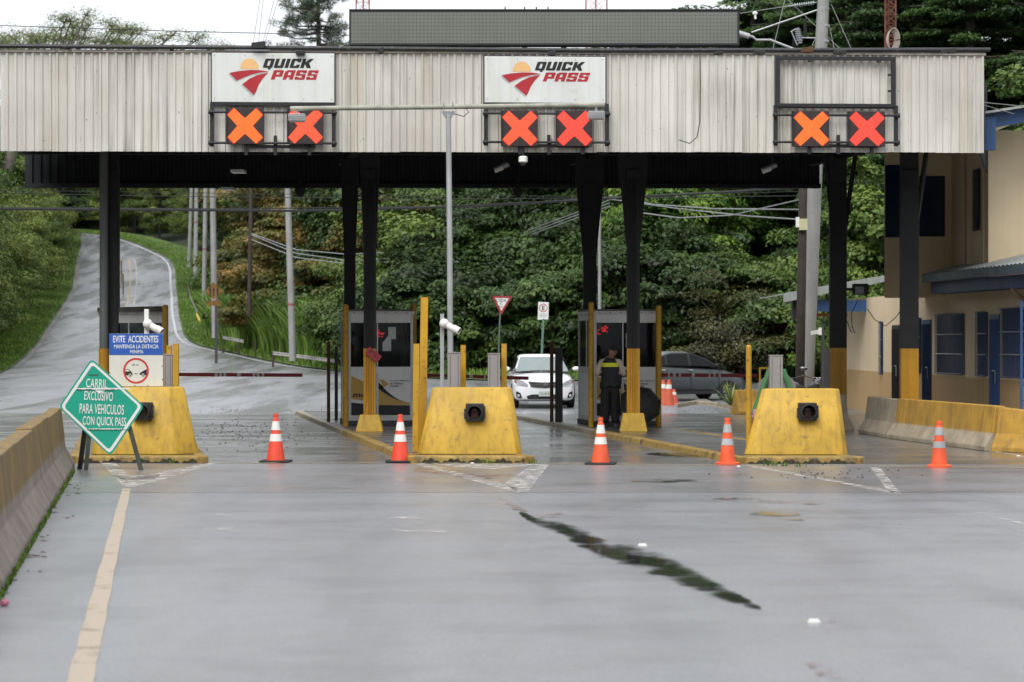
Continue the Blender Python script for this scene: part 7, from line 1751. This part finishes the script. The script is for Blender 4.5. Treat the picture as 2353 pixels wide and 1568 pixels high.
# guard rail remains in the verge
def rail(pts, lab, mat, posts=True, h=.25):
    P3 = [Vector(p) for p in pts]; o = thing('guard_rail', lab, 'guard rail', P3[0]); b0 = P3[0].copy()
    m_ = MB(); pr = [(-.09, .0), (-.055, .04), (-.02, .0), (.02, .0), (.055, .04), (.09, .0)]
    for p in P3:
        for dz, dy in pr: m_.v.append(p-b0+Vector((0, -dy, dz)))
    for i in range(len(P3)-1):
        for k in range(5): m_.f.append([i*6+k, (i+1)*6+k, (i+1)*6+k+1, i*6+k+1])
    m_.build('beam', mat, o, smooth=False)
    for p in P3: MB().box(p.x-b0.x-.05, p.x-b0.x+.05, .02, .12, p.z-b0.z-.9, p.z-b0.z+.05).build('post', WOOD, o)
RW = M('rail_white', (.36, .36, .34), .6, var=.3, spots=.6, spot_scale=5)
rail([W(627, 812, 121), W(700, 821, 118), W(770, 830, 115)], 'white guard rail half buried in grass below the concrete pole', RW); rail([W(512, 776, 138), W(535, 780, 135), W(560, 785, 132)], 'short white guard rail in grass right of the arrow sign', RW)
rail([W(432, 658, 175), W(436, 680, 165), W(447, 705, 155), W(453, 718, 150)], 'twisted white guard rail end on the verge left of the arrow sign', RW)
o = MB().tube([W(452, 722, 149), W(459, 738, 146)], .07, 6).build('marker_stick', M('marker_yellow', (.55, .4, .05), .6)); tag(o, 'yellow marker stick lying in the verge below the rail end', 'marker')
for i, (px, ya, yb, Yv) in enumerate(((279, 600, 640, 236), (283, 630, 672, 222))):
    a = W(px, yb, Yv); o = thing('lane_delineator', ['brown delineator strip on the centre line, farther', 'brown delineator strip on the centre line, nearer'][i], 'delineator', a)
    MB().box(-.06, .06, -.03, .03, -.3, (yb-ya)*Yv/F).build('stake', RUST, o)
    MB().box(-.07, .07, -.035, .035, (yb-ya)*Yv/F, (yb-ya)*Yv/F+.06).build('cap', YELP, o)

# ================================================================== LITTER AND ROAD STUDS
STUD = M('road_stud', (.55, .55, .53), .5)
for i, (px, py) in enumerate(((1476, 1254), (1870, 1429), (697, 1124-28+28), (1085, 1066), (2340, 1049), (1697, 1073))):
    if i == 2: continue
    g = G(px, py); o = thing('road_stud', ['white road stud beside the dark puddle', 'white road stud near the bottom right of the apron', '', 'white road stud by the middle chevron', 'white road stud at the far right', 'white road stud by the right cone'][i], 'road stud', (g.x, g.y, 0))
    s_ = .042 if i < 2 else .03
    MB().hexa([(-s_, -s_*.8, 0), (s_, -s_*.8, 0), (s_, s_*.8, 0), (-s_, s_*.8, 0)], [(-s_*.7, -s_*.4, .02), (s_*.7, -s_*.4, .02), (s_*.7, s_*.4, .02), (-s_*.7, s_*.4, .02)]).build('stud_body', STUD, o)
g = G(10, 1393); o = thing('pink_wrapper', 'crumpled pink wrapper by the left barrier at the picture edge', 'litter', (g.x, g.y, 0)); m_ = MB().ball((0, 0, .022), (.035, .03, .024), 9, 6)
for v_ in m_.v: v_ *= random.uniform(.8, 1.2)
m_.build('foil', M('pink_foil', (.7, .25, .35), .4, var=.2), o)
DL = M('dead_leaf', (.16, .05, .03), .7, var=.4); rg = random.Random(9)
for i in range(26):
    py = rg.uniform(1110, 1400); px = 170+(0-170)*((py-1080)/294)+rg.uniform(6, 60); g = G(px, py)
    m_ = MB(); a = rg.uniform(0, 6.28); s_ = rg.uniform(.015, .035); ca, sa = math.cos(a), math.sin(a)
    m_.add([(ca*s_*1.6, sa*s_*1.6, .004), (-sa*s_*.6, ca*s_*.6, .014), (-ca*s_*1.6, -sa*s_*1.6, .006), (sa*s_*.6, -ca*s_*.6, .012)], [(0, 1, 2, 3)])
    o = m_.build('fallen_leaf', DL); o.location = (g.x, g.y, 0); tag(o, 'small dead brown leaf on the asphalt beside the left barrier', 'leaf', 'dead leaves beside the left barrier')
rgn = np.random.default_rng(12); m_ = MB()
for (cxp, cyp, sx, sy, n) in ((520, 938, 25, 8, 130), (700, 935, 60, 6, 200), (580, 1005, 90, 14, 120), (1900, 1095, 90, 8, 60), (560, 985, 60, 10, 90), (1620, 940, 60, 4, 120)):
    for k in range(n):
        g = G(cxp+rgn.normal()*sx, min(1100, max(925, cyp+rgn.normal()*sy))); s_ = .008+.014*rgn.random(); m_.add([(g.x-s_, g.y-s_, .004), (g.x+s_, g.y-s_, .004), (g.x+s_, g.y+s_, .004), (g.x-s_, g.y+s_, .004), (g.x, g.y, .006+s_)], [(0, 1, 4), (1, 2, 4), (2, 3, 4), (3, 0, 4)])
o = m_.build('loose_grit', M('grit', (.07, .065, .06), .9)); tag(o, 'loose dark grit scattered on the lane paving', 'grit', kind='stuff')
